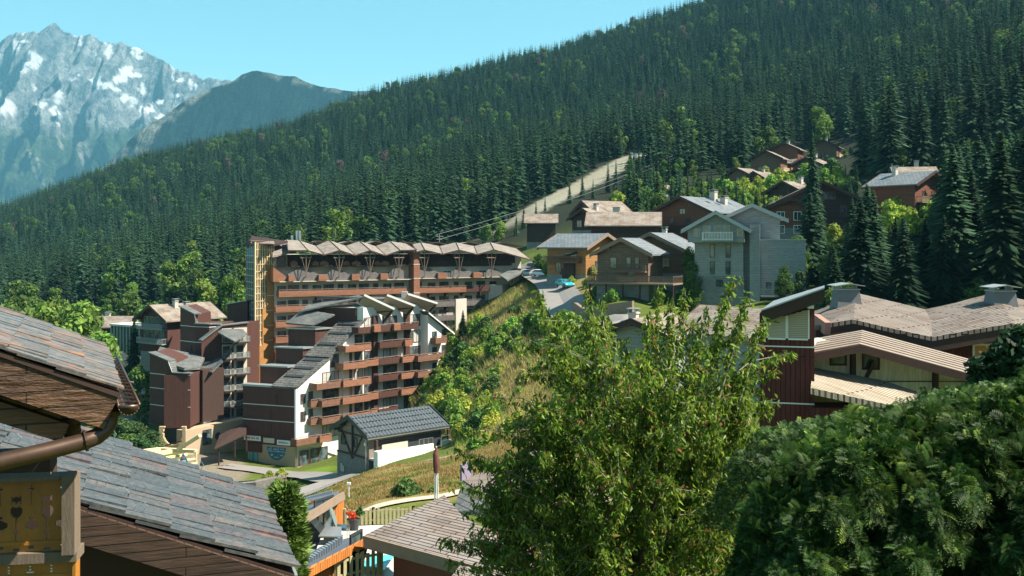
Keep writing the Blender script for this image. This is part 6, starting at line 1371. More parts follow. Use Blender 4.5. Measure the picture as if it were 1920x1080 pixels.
rafter(.04, -.16, .06, .22, st=.06); b.build('verge_board', M['oiled'], ro1)
b = MB(); rafter(.34, -.24, .12, .16, st=.06); b.build('rafter', M['oiled'], ro1)
b = MB(); 
for k in range(12): a_ = P1+e3b*(.12+k*.22)+u3b*.05+Vector((0,0,-.075)); b.bar(a_, a_+u3b*3.4, .2, .03)
b.build('soffit_boards', M['oiled'], ro1)
b = MB(); rafter(.75, -.32, .14, .2, st=.25); b.build('wall_plate', M['oiled'], ro1)
b = MB(); a_ = P1+e3b*.15+u3b*.35+Vector((0,0,-.40)); b.bar(a_, a_+u3b*3, .12, .12); a2 = P1+e3b*.2+u3b*.30+Vector((0,0,-.42)); b.bar(a2, a2+Vector((-.05,0,.36)), .08); b.build('bracket', M['oiled'], ro1)
# gutter (half round) along the eave
gm_, nt, p, o_ = new_mat('weathered_copper'); tc = nd(nt, 'ShaderNodeTexCoord'); n = noise_n(nt, 14, tc.outputs['Object'], 5)
nt.links.new(mixc(nt, (.05,.03,.022), (.13,.08,.055), n), p.inputs['Base Color']); p.inputs['Metallic'].default_value = .6; p.inputs['Roughness'].default_value = .38
b = MB(); c0 = P1-u3b*.02+Vector((.03,0,-.075)); rg = .062; n = 10; L_ = 2.35*K1; k0 = len(b.v); side = Vector((e3b.y,-e3b.x,0))
rows = []
for t in np.linspace(-.06, L_, 14):
    c = c0+e3b*t; rows.append([c+side*(rg*math.cos(PI+PI*j/n))+Vector((0,0,rg*math.sin(PI+PI*j/n))) for j in range(n+1)])
for a_, c_ in zip(rows, rows[1:]):
    for j in range(n): b.quad(a_[j], a_[j+1], c_[j+1], c_[j])
    for j in range(n): # inner skin
        ia = [c0.lerp(c0,0)]; 
b.quad(*[q for q in rows[0]]); b.bar(rows[0][0], rows[-1][0], .014); b.bar(rows[0][-1], rows[-1][-1], .014)
gu = empty('rain_gutter', c0, 'copper brown half round gutter and curved downpipe below the rusty slate roof', 'gutter'); go_ = b.build('gutter', gm_, gu, smooth=True)
md = go_.modifiers.new('thick', 'SOLIDIFY'); md.thickness = .004
b = MB()
for k in range(16): c = c0+e3b*(.05+k*.19); b.tube([c+side*(-rg)+Vector((0,0,.0)), c+Vector((0,0,.012)), c+side*rg], .006, 4)
b.build('gutter_brackets', gm_, gu)
pts = [(207,757,5.08),(207,775,5.07),(204,792,5.06),(196,807,5.04),(182,818,5.0),(160,827,4.97),(100,843,4.88),(0,866,4.75),(-150,900,4.6)]
b = MB(); b.tube([at(x,y,Y*K1) for x,y,Y in pts], .054, 14, cap=False); b.build('downpipe', gm_, gu, smooth=True)
b = MB(); q = at(162,826.5,4.97*K1); q2 = at(158,827.5,4.965*K1); b.tube([q,q2], .067, 14); q = at(207,770,5.07*K1); b.tube([q, q+Vector((0,0,-.03))], .067, 14); b.build('pipe_collar', gm_, gu)
# hidden corner wall under the upper roof, wall stays left of the frame
# carved balcony
YB_ = 6.9; bal = empty('carved_balcony', at(130,1090,YB_), 'corner of a carved wooden balcony panel with heart and scroll cut-outs at the lower left', 'balcony')
wd, nt, p, o_ = new_mat('varnished_pine'); tc = nd(nt, 'ShaderNodeTexCoord'); n = noise_n(nt, 5, tc.outputs['Object'], 6, .7, (6,6,.7)); n2 = noise_n(nt, 1.3, tc.outputs['Object'], 3)
nt.links.new(mixc(nt, mixc(nt, (.26,.095,.016), (.50,.21,.03), n), (.10,.038,.01), ramp(nt, n2, [(.4,0),(.65,.6)])), p.inputs['Base Color']); p.inputs['Roughness'].default_value = .5; bump(nt, p, n, .3, .01)
gp, nt, p, o_ = new_mat('greyed_post'); tc = nd(nt, 'ShaderNodeTexCoord'); n = noise_n(nt, 6, tc.outputs['Object'], 7, .8, (8,8,1))
nt.links.new(mixc(nt, (.07,.05,.036), (.22,.165,.12), n), p.inputs['Base Color']); p.inputs['Roughness'].default_value = .85; bump(nt, p, n, .6, .01)
pa, pb = at(-90,903,YB_-.12), at(126,897,YB_); fP = Fr((pa.x,pa.y),(pb.x,pb.y)); zT, zB = zp(893,YB_), zp(1026,YB_)
def S(px): return s_at(fP, px)
def Zz(py): return zp(py, YB_)
def hole(px, py):                           # cut-outs of the panel in photo pixels of the panel plane
    x = (px-30+58*6) % 58 - 29             # pattern repeats every 58 px
    def heart(cx, cy, s, px=px, py=py):
        X = (px-cx)/s; Y = -(py-cy)/s+.25; return (X*X+Y*Y-.55)**3-X*X*Y**3*1.0 < 0
    for c in (-28, 30, 88):
        if heart(c, 957, 14.5): return True
        if abs(px-c) < 10 and 926 < py < 940+3*math.cos((px-c)*.6) and py > 926+3.5*abs(math.sin((px-c)*.32)): return True
        if abs(px-c) < 1.6 and 970 < py < 1012: return True
        if abs(px-c)+abs(py-993)*.8 < 6: return True
        if ((px-c)/6)**2+((py-1027)/4)**2 < 1: return True
    for c in (1, 59, 117):
        if ((px-c)/14)**2+((py-981)/8.5)**2 < 1: return True
        if abs(px-c) < 4.5 and abs(py-914) < 1.8: return True
        if abs(px-c) < 1.4 and 905 < py < 945: return True
        if abs(px-c)+abs(py-967) < 5: return True
        if ((px-c)/5)**2+((py-1023)/4)**2 < 1: return True
    return False
b = MB(); st = 2.0; th_ = .022; X_ = np.arange(-88, 124, st); Yp = np.arange(900, 1032, st)
for px in X_:                                # vertical runs of solid board between the holes
    run = None
    for py in list(Yp)+[None]:
        solid = py is not None and not hole(px+st/2, py+st/2)
        if solid and run is None: run = py
        if (not solid) and run is not None:
            pe = py if py is not None else Yp[-1]+st
            b.fb(fP, S(px), S(px+st), Zz(pe), Zz(run), -th_, 0); run = None
b.build('carved_panel', wd, bal)
b = MB(); b.fb(fP, S(-90), S(124), Zz(905), Zz(896), -.05, .012); b.build('panel_rail', wd, bal); b = MB(); b.fb(fP, S(-90), S(124), Zz(1018), Zz(1011), -.04, .014); b.build('panel_rail', wd, bal)
b = MB(); b.fb(fP, S(-90), S(124), Zz(897), Zz(889.5), -.1, .06); b.build('handrail', gp, bal)
b = MB(); b.fb(fP, S(-90), S(147), Zz(1050), Zz(1031), -.16, .05); b.build('sill', gp, bal)
b = MB(); b.fb(fP, S(122), S(146), Zz(1034), Zz(887), -.07, .09); b.build('post', gp, bal)
b = MB(); b.fb(fP, S(-90), S(140), Zz(1075), Zz(1050), -.06, -.01); b.fb(fP, S(-90), S(140), Zz(1130), Zz(1075), -.045, .0); b.fb(fP, S(137), S(143), Zz(1130), Zz(1050), -.1, .02); b.build('lower_panel', wd, bal)
b = MB(); b.fb(fP, S(-300), S(8), Zz(1130), Zz(905), -1.3, -1.1); b.build('back_boards', MATS['dark_brown_boards_near'], bal)
b = MB()
for c in (16, 56, 96):
    for py in (1058, 1064, 1069): b.fb(fP, S(c)-.006, S(c)+.006, Zz(py+2.4), Zz(py), -.012, -.004)
    if c == 56: b.fb(fP, S(c)-.022, S(c)+.022, Zz(1071), Zz(1069), -.012, -.003)
b.build('daylight_marks', M['trim_white'], bal)  # white marks painted as daylight showing through small cut-outs
# ================= vegetation =================
ZR = lambda x, y: gz(x, y)
# --- spruces on the right
r_ = random.Random(21); spots = []
lim = lambda px: float(np.interp(px, [1500,1515,1532,1548,1560,1580,1640,1652,1740,1750,1800,1840,1960], [470,345,345,455,430,340,315,400,402,262,245,235,215]))
tries = 0
while len(spots) < 118 and tries < 9000:
    tries += 1; px = r_.uniform(1500, 1990); Y = r_.uniform(100, 186); x = xp(px, Y)
    if any((x-a)**2+(Y-c)**2 < 6.5 for a, c, *_ in spots): continue
    z = gz(x, Y); wpx = 3.0*F/Y; L = max(lim(px), lim(min(1990, px+wpx*.5)) if px > 1640 else 0, lim(px-wpx*.5) if px > 1560 else 0)
    top = L+abs(r_.gauss(0, 42)); h = (HY-top)/F*Y-z
    if h < 7 or h > 31: continue
    if 1500 < px < 1560 and Y < 150: continue
    spots.append((x, Y, h, px))
for i, (x, Y, h, px) in enumerate(spots): spruce(x, Y, h, ('towering' if h > 24 else 'tall' if h > 17 else 'short')+' spruce in the '+('front' if Y < 130 else 'middle' if Y < 158 else 'back')+' of the stand '+('beside the dark brown chalet' if px < 1640 else 'before the red brown chalet' if px < 1745 else 'behind the wavy roof'), 'spruces of the right hand stand', near=2 if Y < 150 else 0, wide=1.3)
spruce(xp(1523,172), 172, 21.5, 'narrow spruce standing right in front of the wide dark brown chalet', None, 2, .62)
def sp(px, Y, top, label, wide=.85, near=0): x = xp(px, Y); z = gz(x, Y); return spruce(x, Y, (HY-top)/F*Y-z, label, None, near, wide)
def bl(px, Y, top, label, k=1, fine=0, wide=1.0, group=None, base=None): x = xp(px, Y); z = gz(x, Y) if base is None else zp(base, Y); return broadleaf(x, Y, max(2.5, (HY-top)/F*Y-z), label, group, k, fine, wide=wide, z=z)
for px, Y, top in ((1005,312,372),(1022,318,365),(1068,322,335),(1092,330,322),(1112,322,332),(1140,330,300),(1155,335,296),(1168,318,330),(1198,330,292),(1210,322,318),(1235,320,340),(982,300,378),(968,292,395),(1258,330,325),(1280,322,345)):
    sp(px, Y, top, 'spruce in the row standing before the pale clearing, top at %s of it' % ('the left end' if px < 1030 else 'the middle' if px < 1160 else 'the right end'), .8)['group'] = 'spruces before the pale clearing'
for px, Y, top, lb in ((1320,262,352,'spruce just above the skylight roof of the red log house'),(1345,270,345,'spruce left of the pale roofed chalets above the red log house'),(1376,255,352,'spruce in front of the left pale roofed chalet'),(1412,250,350,'spruce below the high hamlet, left one'),(1458,248,352,'spruce below the high hamlet, right one'),(1440,230,375,'short spruce between red log house and grey roofed chalet'),(1190,248,372,'spruce behind the long pale shake roof'),(1300,300,335,'spruce above the chimneys of the red log house'),(1358,330,300,'spruce left of the brown chalet of the high hamlet'),(1395,345,285,'tall spruce left of the high hamlet'),(1500,275,345,'spruce right below the two pale gables'),(1560,300,300,'spruce right of the high hamlet'),(1585,270,305,'tall spruce right of the high hamlet beside yellow green tree'),(1605,240,330,'spruce above the right hand stand'),(1475,300,330,'small spruce inside the hamlet')):
    sp(px, Y, top, lb, .8)
for px, Y, top, k, lb in ((935,292,402,2,'bright green broadleaf tree behind the right end of the zigzag roof'),(912,290,412,1,'green broadleaf tree behind the last folds of the zigzag roof'),(1048,205,448,1,'broadleaf tree between the solitary boarded chalet and the orange walled one'),(1062,202,440,0,'darker broadleaf tree beside the orange walled chalet'),(1026,196,482,2,'round bright bush by the lean-to roof above the road'),(1010,212,470,0,'dark bush behind the white parked car'),(1293,152,456,2,'yellow green slender tree between the log chalet and the grey tower house'),(1300,147,480,1,'green slender tree at the left wall of the grey tower house'),(1646,262,292,2,'bright yellow green tree above the red brown chalet'),(1560,240,340,2,'yellow green tree right below the high hamlet'),(1550,215,362,1,'green tree above the wide dark brown chalet'),(1390,240,368,2,'bright small tree above the rear grey roof'),(1420,238,378,1,'green bush above the rear grey roof'),(1470,240,372,1,'green tree left of the grey roofed chalet'),(1498,150,432,1,'pale green tree at the corner of the grey side wing'),(1515,152,445,0,'dense broadleaf tree right of the grey side wing'),(1575,155,440,1,'broadleaf tree below the right end of the dark brown chalet'),(1600,150,455,2,'yellow green bush below the dark brown chalet'),(1545,148,470,3,'dark broadleaf tree below the narrow spruce'),(1470,142,490,0,'shaded bush in front of the grey side wing'),(1500,138,500,3,'shaded broadleaf bush at the foot of the grey wing'),(1620,135,490,3,'dark broadleaf tree left of the thick spruce stand'),(1210,225,382,1,'green bush between pale roofs behind the long shake roof'),(1265,250,372,0,'dark green bush above the red log house'),(1158,208,425,1,'slim green tree in front of the long pale shake roof'),(1130,210,430,1,'small green tree below the small dark chalet gable')):
    bl(px, Y, top, lb, k, fine=1 if (Y < 160 and k < 3) else 0, wide=.75 if px in (1293,1300,1158) else 1.0)
# valley on the left
sp(252, 205, 588, 'big dark spruce standing alone beside the glazed hall at the left', .9, 2)
for px, Y, top, k, lb in ((140,205,548,2,'large bright green broadleaf tree above the rusty slate roof'),(165,212,570,2,'bright broadleaf tree beside the beige roofed house'),(82,215,548,2,'bright broadleaf tree in the middle above the rusty slate roof'),(30,240,532,1,'broadleaf tree at the far left edge above the slate roof'),(112,222,560,1,'green broadleaf tree between two bright ones'),(184,190,610,2,'yellowish bush right of the slate roof edge'),(382,262,512,2,'bright pointed broadleaf tree behind the glazed gabled house'),(437,258,508,2,'bright pointed broadleaf tree left of the glazed tower'),(408,290,540,0,'darker broadleaf tree behind the brown blocks'),(282,235,548,1,'pale green tree beside the glazed gabled house'),(240,270,535,0,'grey green tree behind the beige roofed house'),(265,178,668,1,'green bush between the spruce and the brown block'),(205,262,560,0,'tree behind the beige roof at the left')):
    bl(px, Y, top, lb, k, wide=.9)
for px, Y, top, k in ((205,150,770,0),(225,148,778,3),(250,150,782,3),(270,152,790,0),(235,142,800,1),(215,135,815,3),(262,140,812,3),(285,145,800,3),(245,128,830,0),(205,160,752,1)):
    bl(px, Y, top, 'bush below the low house with the faded roof', k, wide=1.5, group='bushes on the slope right of the gutter')
r_ = random.Random(404)
for i in range(34):
    px = r_.uniform(1545, 1960); Y = r_.uniform(98, 175); x = xp(px, Y); z = gz(x, Y); h = r_.uniform(4, 9)
    if HY-F*(z+h)/Y < lim(px)+70: continue
    broadleaf(x, Y, h, ('small' if h < 6 else 'middling')+' broadleaf tree '+('low' if Y < 130 else 'high')+' in the spruce stand '+('left of the wavy roof chimneys' if px < 1700 else 'behind the valley of the wavy roof' if px < 1820 else 'at the right edge'), 'broadleaf trees within the spruce stand', r_.choice([0,1,2,0]), wide=1.2)
# scrub bank between the white block and the road
M['scrub'] = leaf_mat('scrub_leaves', .32, .7, .22)
SHRB = [leafcloud('shrub_foliage', [(0,0,.5,.62),(.5,.2,.35,.42),(-.45,.1,.4,.45),(.1,-.45,.35,.42),(0,.2,.95,.36),(-.2,-.3,.8,.3)], 1500, .13, c, M['scrub'], 200+k) for k, c in enumerate(([.16,.25,.04],[.30,.34,.05],[.09,.15,.04],[.38,.34,.12],[.22,.32,.055]))]
r_ = random.Random(5)
bank_lo = lambda px: float(np.interp(px, [770,800,840,870,900,950,1000,1100,1130], [765,760,790,830,850,850,860,800,720]))
bank_hi = lambda px: float(np.interp(px, [770,800,830,860,900,950,985,1005,1050,1130], [750,700,640,590,595,570,545,575,610,620]))
n = 0; tr_ = 0
gy_cache = {}
def find_Y(px, py):                          # first ground hit along the view ray
    Ys_ = np.exp(np.linspace(math.log(100), math.log(230), 260)); zz = GZ(xp(px, Ys_), Ys_); pr = HY-F*zz/Ys_
    i = np.where(pr <= py)[0]
    return float(Ys_[i[0]]) if len(i) else None
shr = []
while n < 165 and tr_ < 2500:
    tr_ += 1; px = r_.uniform(775, 1125); lo, hi = bank_lo(px), bank_hi(px); py = r_.uniform(min(lo,hi), max(lo,hi)); Y = find_Y(px, py)
    if Y is None or any((px-a)**2+(py-c)**2*1.6 < 85 for a, c in shr): continue
    dryz = 930 < px < 1070 and 660 < py < 850
    if dryz and r_.random() < .55: continue
    if abs(px-(1010+(py-520)*.55)) < 30 and py < 610: continue
    shr.append((px, py)); n += 1; x = xp(px, Y); s = r_.uniform(.8, 2.2)*(.65 if dryz else 1); k = r_.choice([0,0,1,1,2,2,4] if not dryz else [3,3,1,4])
    nm = ['mid green','yellow green','dark green','straw coloured','fresh green'][k]; where = 'upper' if py < 640 else 'middle' if py < 740 else 'lower'
    r0 = bpy.data.objects.new('shrub', SHRB[k]); COL.objects.link(r0); r0.location = (x, Y, gz(x, Y)-.2); r0.rotation_euler = (0,0,r_.random()*6.28); r0.scale = (s, s, s*r_.uniform(.8,1.25))
    tag(r0, nm+' shrub on the '+where+' scrub bank beside the white block', 'shrub', 'shrubs on the scrub bank')
sp(868, 185, 578, 'small dark spruce on the scrub bank below the zigzag building', 1.2, 2); sp(883, 187, 592, 'smaller dark spruce beside the first on the scrub bank', 1.2, 2)
for px, py, k, s, lb in ((760,918,2,1.0,'low dark shrub on the dry mound'),(772,912,2,.8,'smaller low dark shrub beside it on the dry mound'),(812,925,2,.45,'small round green plant at the foot of the parasol'),(505,905,1,1.3,'yellow green shrub at the roadside below the rail fence'),(528,895,1,1.1,'shrub at the end of the rail fence'),(520,915,0,1.0,'green shrub by the road edge'),(1120,560,2,1.6,'dark shrub on the wall below the timber deck'),(1150,565,0,1.5,'green shrub under the timber deck'),(1105,535,3,1.4,'dry shrub beside the teal hatchback'),(1085,520,3,1.6,'pinkish dry shrub above the teal hatchback'),(1112,515,3,1.4,'dry shrub left of the timber deck'),(1072,530,1,1.0,'yellow shrub right behind the teal hatchback')):
    Yq = 62 if 700 < px < 830 and py > 900 else None
    if Yq is None:
        Ys_ = np.exp(np.linspace(math.log(52), math.log(200), 300)); pr = HY-F*GZ(xp(px, Ys_), Ys_)/Ys_; i = np.where(pr <= py)[0]; Yq = float(Ys_[i[0]]) if len(i) else 100
    x = xp(px, Yq); r0 = bpy.data.objects.new('shrub', SHRB[k]); COL.objects.link(r0); r0.location = (x, Yq, gz(x, Yq)-.15); r0.scale = (s, s, s); tag(r0, lb, 'shrub')
# more cover under the trees of the right slope and by the chalets
r_ = random.Random(77)
for i in range(190):
    px = r_.uniform(1130, 1960); Y = r_.uniform(110, 290) if px > 1470 else r_.uniform(165, 300)
    x = xp(px, Y); z = gz(x, Y); py = HY-F*z/Y
    if 1290 < px < 1500 and Y < 175: continue
    if any(abs(px-a) < w*.55 and Y < Yc+6 and Y > Yc-6 for a, Yc, w in ((1312,205,150),(1182,196,120),(1530,190,130),(1478,184,90),(1237,163,120),(1128,215,70))): continue
    k = r_.choice([0,2,4,1]); s = r_.uniform(1.4, 3.2); r0 = bpy.data.objects.new('shrub', SHRB[k]); COL.objects.link(r0); r0.location = (x, Y, z-.3); r0.rotation_euler = (0,0,r_.random()*6); r0.scale = (s*1.1,s*1.1,s*1.3)
    tag(r0, ('low' if s < 2.2 else 'tall')+' undergrowth shrub '+('under the right hand spruces' if px > 1640 else 'near the wide dark brown chalet' if px > 1470 else 'by the big red log house' if px > 1270 else 'by the long pale shake roof')+(', higher up the slope' if Y > 215 else ', lower on the slope'), 'shrub', 'undergrowth shrubs around the chalets')
# grass stuff: blades in tufts on bank and mound
def grass(name, label, pts, cols, hgt, m, nb=7, w=.035):
    r = np.random.default_rng(3); P = np.asarray(pts); n = len(P)*nb; base = np.repeat(P, nb, 0)+np.concatenate([r.normal(0, .22, (n,2)), np.zeros((n,1))], 1)
    a = r.random(n)*6.28; d = np.stack([np.cos(a), np.sin(a), np.zeros(n)], 1); h = np.repeat(hgt, nb)*(.6+.7*r.random(n)); ln = r.normal(0,.35,(n,2))*h[:,None]
    tip = base+np.concatenate([ln, h[:,None]], 1); V = np.stack([base-d*w, base+d*w, tip], 1).reshape(-1,3); c = np.repeat(np.repeat(cols, nb, 0)*(.7+.6*r.random((n,1))), 3, 0)
    me = npmesh(name, V, np.arange(3*n).reshape(-1,3), m, c); return tag(link(name, me), label, 'grass', kind='stuff')
M['grass'] = leaf_mat('grass_blades', .3, .8)
pts = []; cols = []; hh = []
r_ = np.random.default_rng(15); PXs = r_.uniform(770, 1135, 9000); Yss = np.exp(r_.uniform(math.log(102), math.log(205), 9000)); xs_ = (PXs-960)/F*Yss; zs_ = GZ(xs_, Yss)
nn = fnoise(xs_, Yss, .25)*.5+.5
for a, c, z, px, q in zip(xs_, Yss, zs_, PXs, nn):
    py = HY-F*z/c
    if py > bank_lo(px)+25 or py < bank_hi(px)-12 or abs(px-(1010+(py-520)*.55)) < 26 and py < 600: continue
    pts.append((a, c, z-.1)); d = q > .45 or 930 < px < 1060
    cols.append([.38,.32,.12] if d else [.19,.26,.05]); hh.append(.9 if d else .6)
grass('tall_grass', 'tall straw coloured and green grass covering the scrub bank', pts, np.array(cols), np.array(hh), M['grass'])
PXs = r_.uniform(560, 1080, 16000); Yss = np.exp(r_.uniform(math.log(58), math.log(104), 16000)); xs_ = (PXs-960)/F*Yss; zs_ = GZ(xs_, Yss); nn = fnoise(xs_, Yss, .35)*.5+.5
cc = np.where((nn > .62)[:,None], np.array([[.13,.16,.035]]), np.array([[.27,.19,.07]])); k_ = (Yss > 61)
grass('meadow_grass', 'short dry yellow grass on the mound below the shed', np.stack([xs_, Yss, zs_-.03], 1)[k_], cc[k_], np.full(k_.sum(), .16), M['grass'], 5, .03)
# --- mixed trees between the chalets and the forest
r_ = random.Random(909); hsp = []; tr_ = 0
occ = ((1442,330),(1476,345),(1547,372),(1524,325),(1502,312),(1396,292),(1428,288),(1492,232),(1530,190),(1312,205),(1128,215),(1015,262),(1702,190),(1712,222),(1248,300),(1222,262),(1182,196),(1484,338))
while len(hsp) < 120 and tr_ < 5000:
    tr_ += 1; px = r_.uniform(1180, 1680); Y = r_.uniform(212, 400); x = xp(px, Y); z = gz(x, Y)
    if Y > np.interp(px, [1180,1200,1480,1490,1600,1610], [425,350,345,400,400,210]): continue
    if any(-4 < x-xp(a, b_) < 34 and abs(Y-b_+3) < 9 for a, b_ in occ[:8]) or any(math.hypot(x-xp(a, b_), Y-b_) < 8.5 for a, b_ in occ) or any(math.hypot(x-a, Y-b_) < 4 for a, b_ in hsp): continue
    top = 455
    h = r_.uniform(9, 19); top = HY-F*(z+h)/Y
    L = float(np.interp(px, [1180,1290,1370,1395,1440,1520,1580,1620,1680], [300,310,325,345,338,338,315,290,300])) if Y < 335 else float(np.interp(px, [1180,1395,1410,1510,1520,1575,1590,1680], [270,280,288,282,272,268,255,250]))
    if top < L: h = (HY-L-r_.uniform(0, 15))/F*Y-z
    if h < 4: continue
    hsp.append((x, Y)); w = 'left of the high hamlet' if px < 1400 else 'around the high hamlet' if px < 1590 else 'right of the high hamlet'
    if r_.random() < .62: spruce(x, Y, h, 'spruce scattered on the slope '+w, 'spruces '+w, 0, .85)
    else: broadleaf(x, Y, h*.75, 'light broadleaf tree scattered on the slope '+w, 'broadleaf trees '+w, r_.choice([0,1,1,2]), wide=.9)
# --- small thuja right of the slate roof
th_ = empty('conifer', at(545,1130,26), 'feathery light green conifer at the right edge of the slate roof', 'tree')
def sprays(name, pos, nrm, size, col, m, seed, blades=7):
    """flattened feathery sprays: fans of narrow blades"""
    r = np.random.default_rng(seed); n = len(pos); nrm = nrm+.55*r.normal(size=(n,3)); nrm /= np.linalg.norm(nrm, axis=1)[:,None]
    side = np.cross(nrm, r.normal(size=(n,3))); side /= np.linalg.norm(side, axis=1)[:,None]; pl = np.cross(side, nrm)
    tone = (.55+.8*r.random(n)); V = []; C = []
    sz = size*(.6+.7*r.random(n))
    for k in range(blades):
        a = (k-(blades-1)/2)*.33+r.normal(0,.1,n); d = nrm*np.cos(a)[:,None]+side*np.sin(a)[:,None]; q = sz*(1-.09*abs(k-(blades-1)/2)*1.5); w = .10*sz
        wd_ = np.cross(d, pl); b0 = pos+d*(q*.12)[:,None]; mid = pos+d*(q*.6)[:,None]; tip = pos+d*q[:,None]-pl*(q*.12)[:,None]
        V.append(np.stack([b0, mid-wd_*w[:,None]*.8, tip, mid+wd_*w[:,None]*.8], 1)); C.append(np.repeat((col[None]*tone[:,None]*(1+.12*r.normal(size=(n,1))))[:,None], 4, 1))
    V = np.concatenate(V).reshape(-1,3); C = np.clip(np.concatenate(C).reshape(-1,3), .004, 1)
    return npmesh(name, V, np.arange(len(V)).reshape(-1,4), m, C)
M['thuja'] = leaf_mat('thuja_foliage', .22, .6)
def feathers(name, pos, nrm, size, col, m, seed, pairs=6, bw=1.0):
    """flat feathery sprays: a drooping axis with pairs of narrow leaflets"""
    r = np.random.default_rng(seed); n = len(pos); d = nrm+.6*r.normal(size=(n,3)); d /= np.linalg.norm(d, axis=1)[:,None]
    side = np.cross(d, np.tile([0,-.6,1.],(n,1))+.5*r.normal(size=(n,3))); side /= np.linalg.norm(side, axis=1)[:,None]; up = np.cross(side, d)
    sz = size*(.5+.8*r.random(n)); cl = fnoise(pos[:,0]*2+pos[:,1], pos[:,2]*2.3, 1.3, 3)
    tone = (.55+.7*r.random(n))*(1+.35*cl); yel = (r.random(n) < .10+.12*(cl > .3))[:,None]; base = np.where(yel, np.array([[.12,.19,.03]]), col[None])*tone[:,None]; V = []; C = []
    ax = lambda t: pos+d*(sz*t)[:,None]+np.array([0,0,-1.])*(sz*.35*t*t)[:,None]
    for k in range(pairs+1):
        t = (k+.5)/(pairs+.5); p = ax(t); L = sz*(.42*(1-t)**.6+.12)
        for sg in ((-1, 1) if k < pairs else (0,)):
            e = d*.75+side*sg*.8-up*.1; L_ = L[:,None]; w = side*.05*bw*sz[:,None] if sg == 0 else (d*.6-side*sg*.5)*.055*bw*sz[:,None]
            V.append(np.stack([p, p+e*L_*.5-w, p+e*L_+np.array([0,0,-.12])*L_, p+e*L_*.5+w], 1)); C.append(np.repeat((base*(.8+.4*t))[:,None], 4, 1))
    V = np.concatenate(V).reshape(-1,3); C = np.clip(np.concatenate(C).reshape(-1,3), .004, 1)
    return npmesh(name, V, np.arange(len(V)).reshape(-1,4), m, C)
r = np.random.default_rng(31); n = 2600; t = r.random(n)**.8; a = r.random(n)*6.28; H_ = 3.6; rad = (.12+.6*(1-t)**.8)*(.35+.65*r.random(n)**.5)*(1+.35*np.sin(9*t+2*a)+.2*np.sin(17*t-3*a))
pos = np.stack([rad*np.cos(a), rad*np.sin(a), t*H_], 1); nr = np.stack([np.cos(a), np.sin(a), .5*np.ones(n)], 1)
top = at(535,918,24); me = sprays('foliage', pos, nr, .26, np.array([.11,.18,.035]), M['thuja'], 5); link('foliage', me, th_, Vector((top.x, 24, top.z-H_))-ORG[th_.name])
b = MB(); b.tube([(top.x,24,top.z-6),(top.x,24,top.z-.2)], [.1,.02], 6); b.build('trunk', M['bark'], th_)
# --- thuja hedge at the lower right
hg = empty('conifer_hedge', at(1680,1200,11), 'big dark green feathery conifer hedge filling the lower right corner', 'hedge')
topc = lambda px: np.interp(px, [1362,1392,1418,1450,1486,1524,1560,1600,1680,1720,1790,1850,1920,2050], [1090,1010,940,880,835,800,790,780,772,758,750,728,708,690])
n = 52000; r = np.random.default_rng(44); px = r.uniform(1376, 2060, n); tp = topc(px)+16+7*np.sin(px*.11)+9*np.sin(px*.037+2)-26*(r.random(n)<.012)*r.random(n)+5*np.sin(px*.043+1); d = r.random(n)**1.25; py = tp+d*(1130-tp)
bul = 1.7*.35*np.sin(px*.031+py*.02)+.25*np.sin(px*.07-py*.045+1)+.2*np.sin(py*.06+px*.01)
Yh = 12.0-2.1*np.sqrt(np.clip((py-tp)/260, 0, 1))+1.6*np.clip((1450-px)/110, 0, 1)**2+bul*.55+r.uniform(0,.55,n)
pos = np.stack([(px-960)/F*Yh, Yh, (HY-py)/F*Yh], 1); up = np.clip(1-(py-tp)/160, 0, 1)
nr = np.stack([-.25-.5*np.clip((1500-px)/120,0,1), -.75+0*px, .25+.9*up], 1)
# top/back side so the hedge is a body
n2_ = 7000; px2 = r.uniform(1395, 2060, n2_); Y2 = r.uniform(11.9, 15, n2_); z2 = (HY-topc(px2)-20)/F*12+.05*np.sin(px2*.1)-.18*(Y2-12)-r.uniform(0,.15,n2_)
pos2 = np.stack([(px2-960)/F*12.2, Y2, z2], 1); nr2 = np.tile([.1,.2,1.], (n2_,1))
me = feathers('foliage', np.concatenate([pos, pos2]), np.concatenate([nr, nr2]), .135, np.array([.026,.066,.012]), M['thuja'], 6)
o_ = link('foliage', me, hg, -ORG[hg.name])
rq = np.random.default_rng(91); nq = 420; pxq = rq.uniform(1400, 2040, nq); tq = topc(pxq)+16+7*np.sin(pxq*.11)+9*np.sin(pxq*.037+2); dq = rq.random(nq)**2*160; Yq_ = 12.0-2.1*np.sqrt(np.clip(dq/260,0,1))-.05
posq = np.stack([(pxq-960)/F*Yq_, Yq_, (HY-tq-dq+4)/F*Yq_], 1); nrq = np.stack([rq.normal(-.2,.5,nq), rq.normal(-.5,.3,nq), np.full(nq,1.3)], 1)
link('new_shoots', feathers('new_shoots', posq, nrq, .22, np.array([.04,.095,.014]), M['thuja'], 8, 13, .3), hg, -ORG[hg.name])
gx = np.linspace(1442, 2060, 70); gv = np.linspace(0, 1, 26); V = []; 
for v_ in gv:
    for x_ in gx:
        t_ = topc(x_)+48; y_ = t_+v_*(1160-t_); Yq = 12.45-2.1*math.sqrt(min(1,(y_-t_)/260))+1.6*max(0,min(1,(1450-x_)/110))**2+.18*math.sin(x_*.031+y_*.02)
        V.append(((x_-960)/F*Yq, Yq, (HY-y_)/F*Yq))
nb_ = len(V); V += [(x*1.09+.05, y+1.1, z-.3) for x, y, z in V]; idx = (np.arange(25)[:,None]*70+np.arange(69)[None]).ravel()
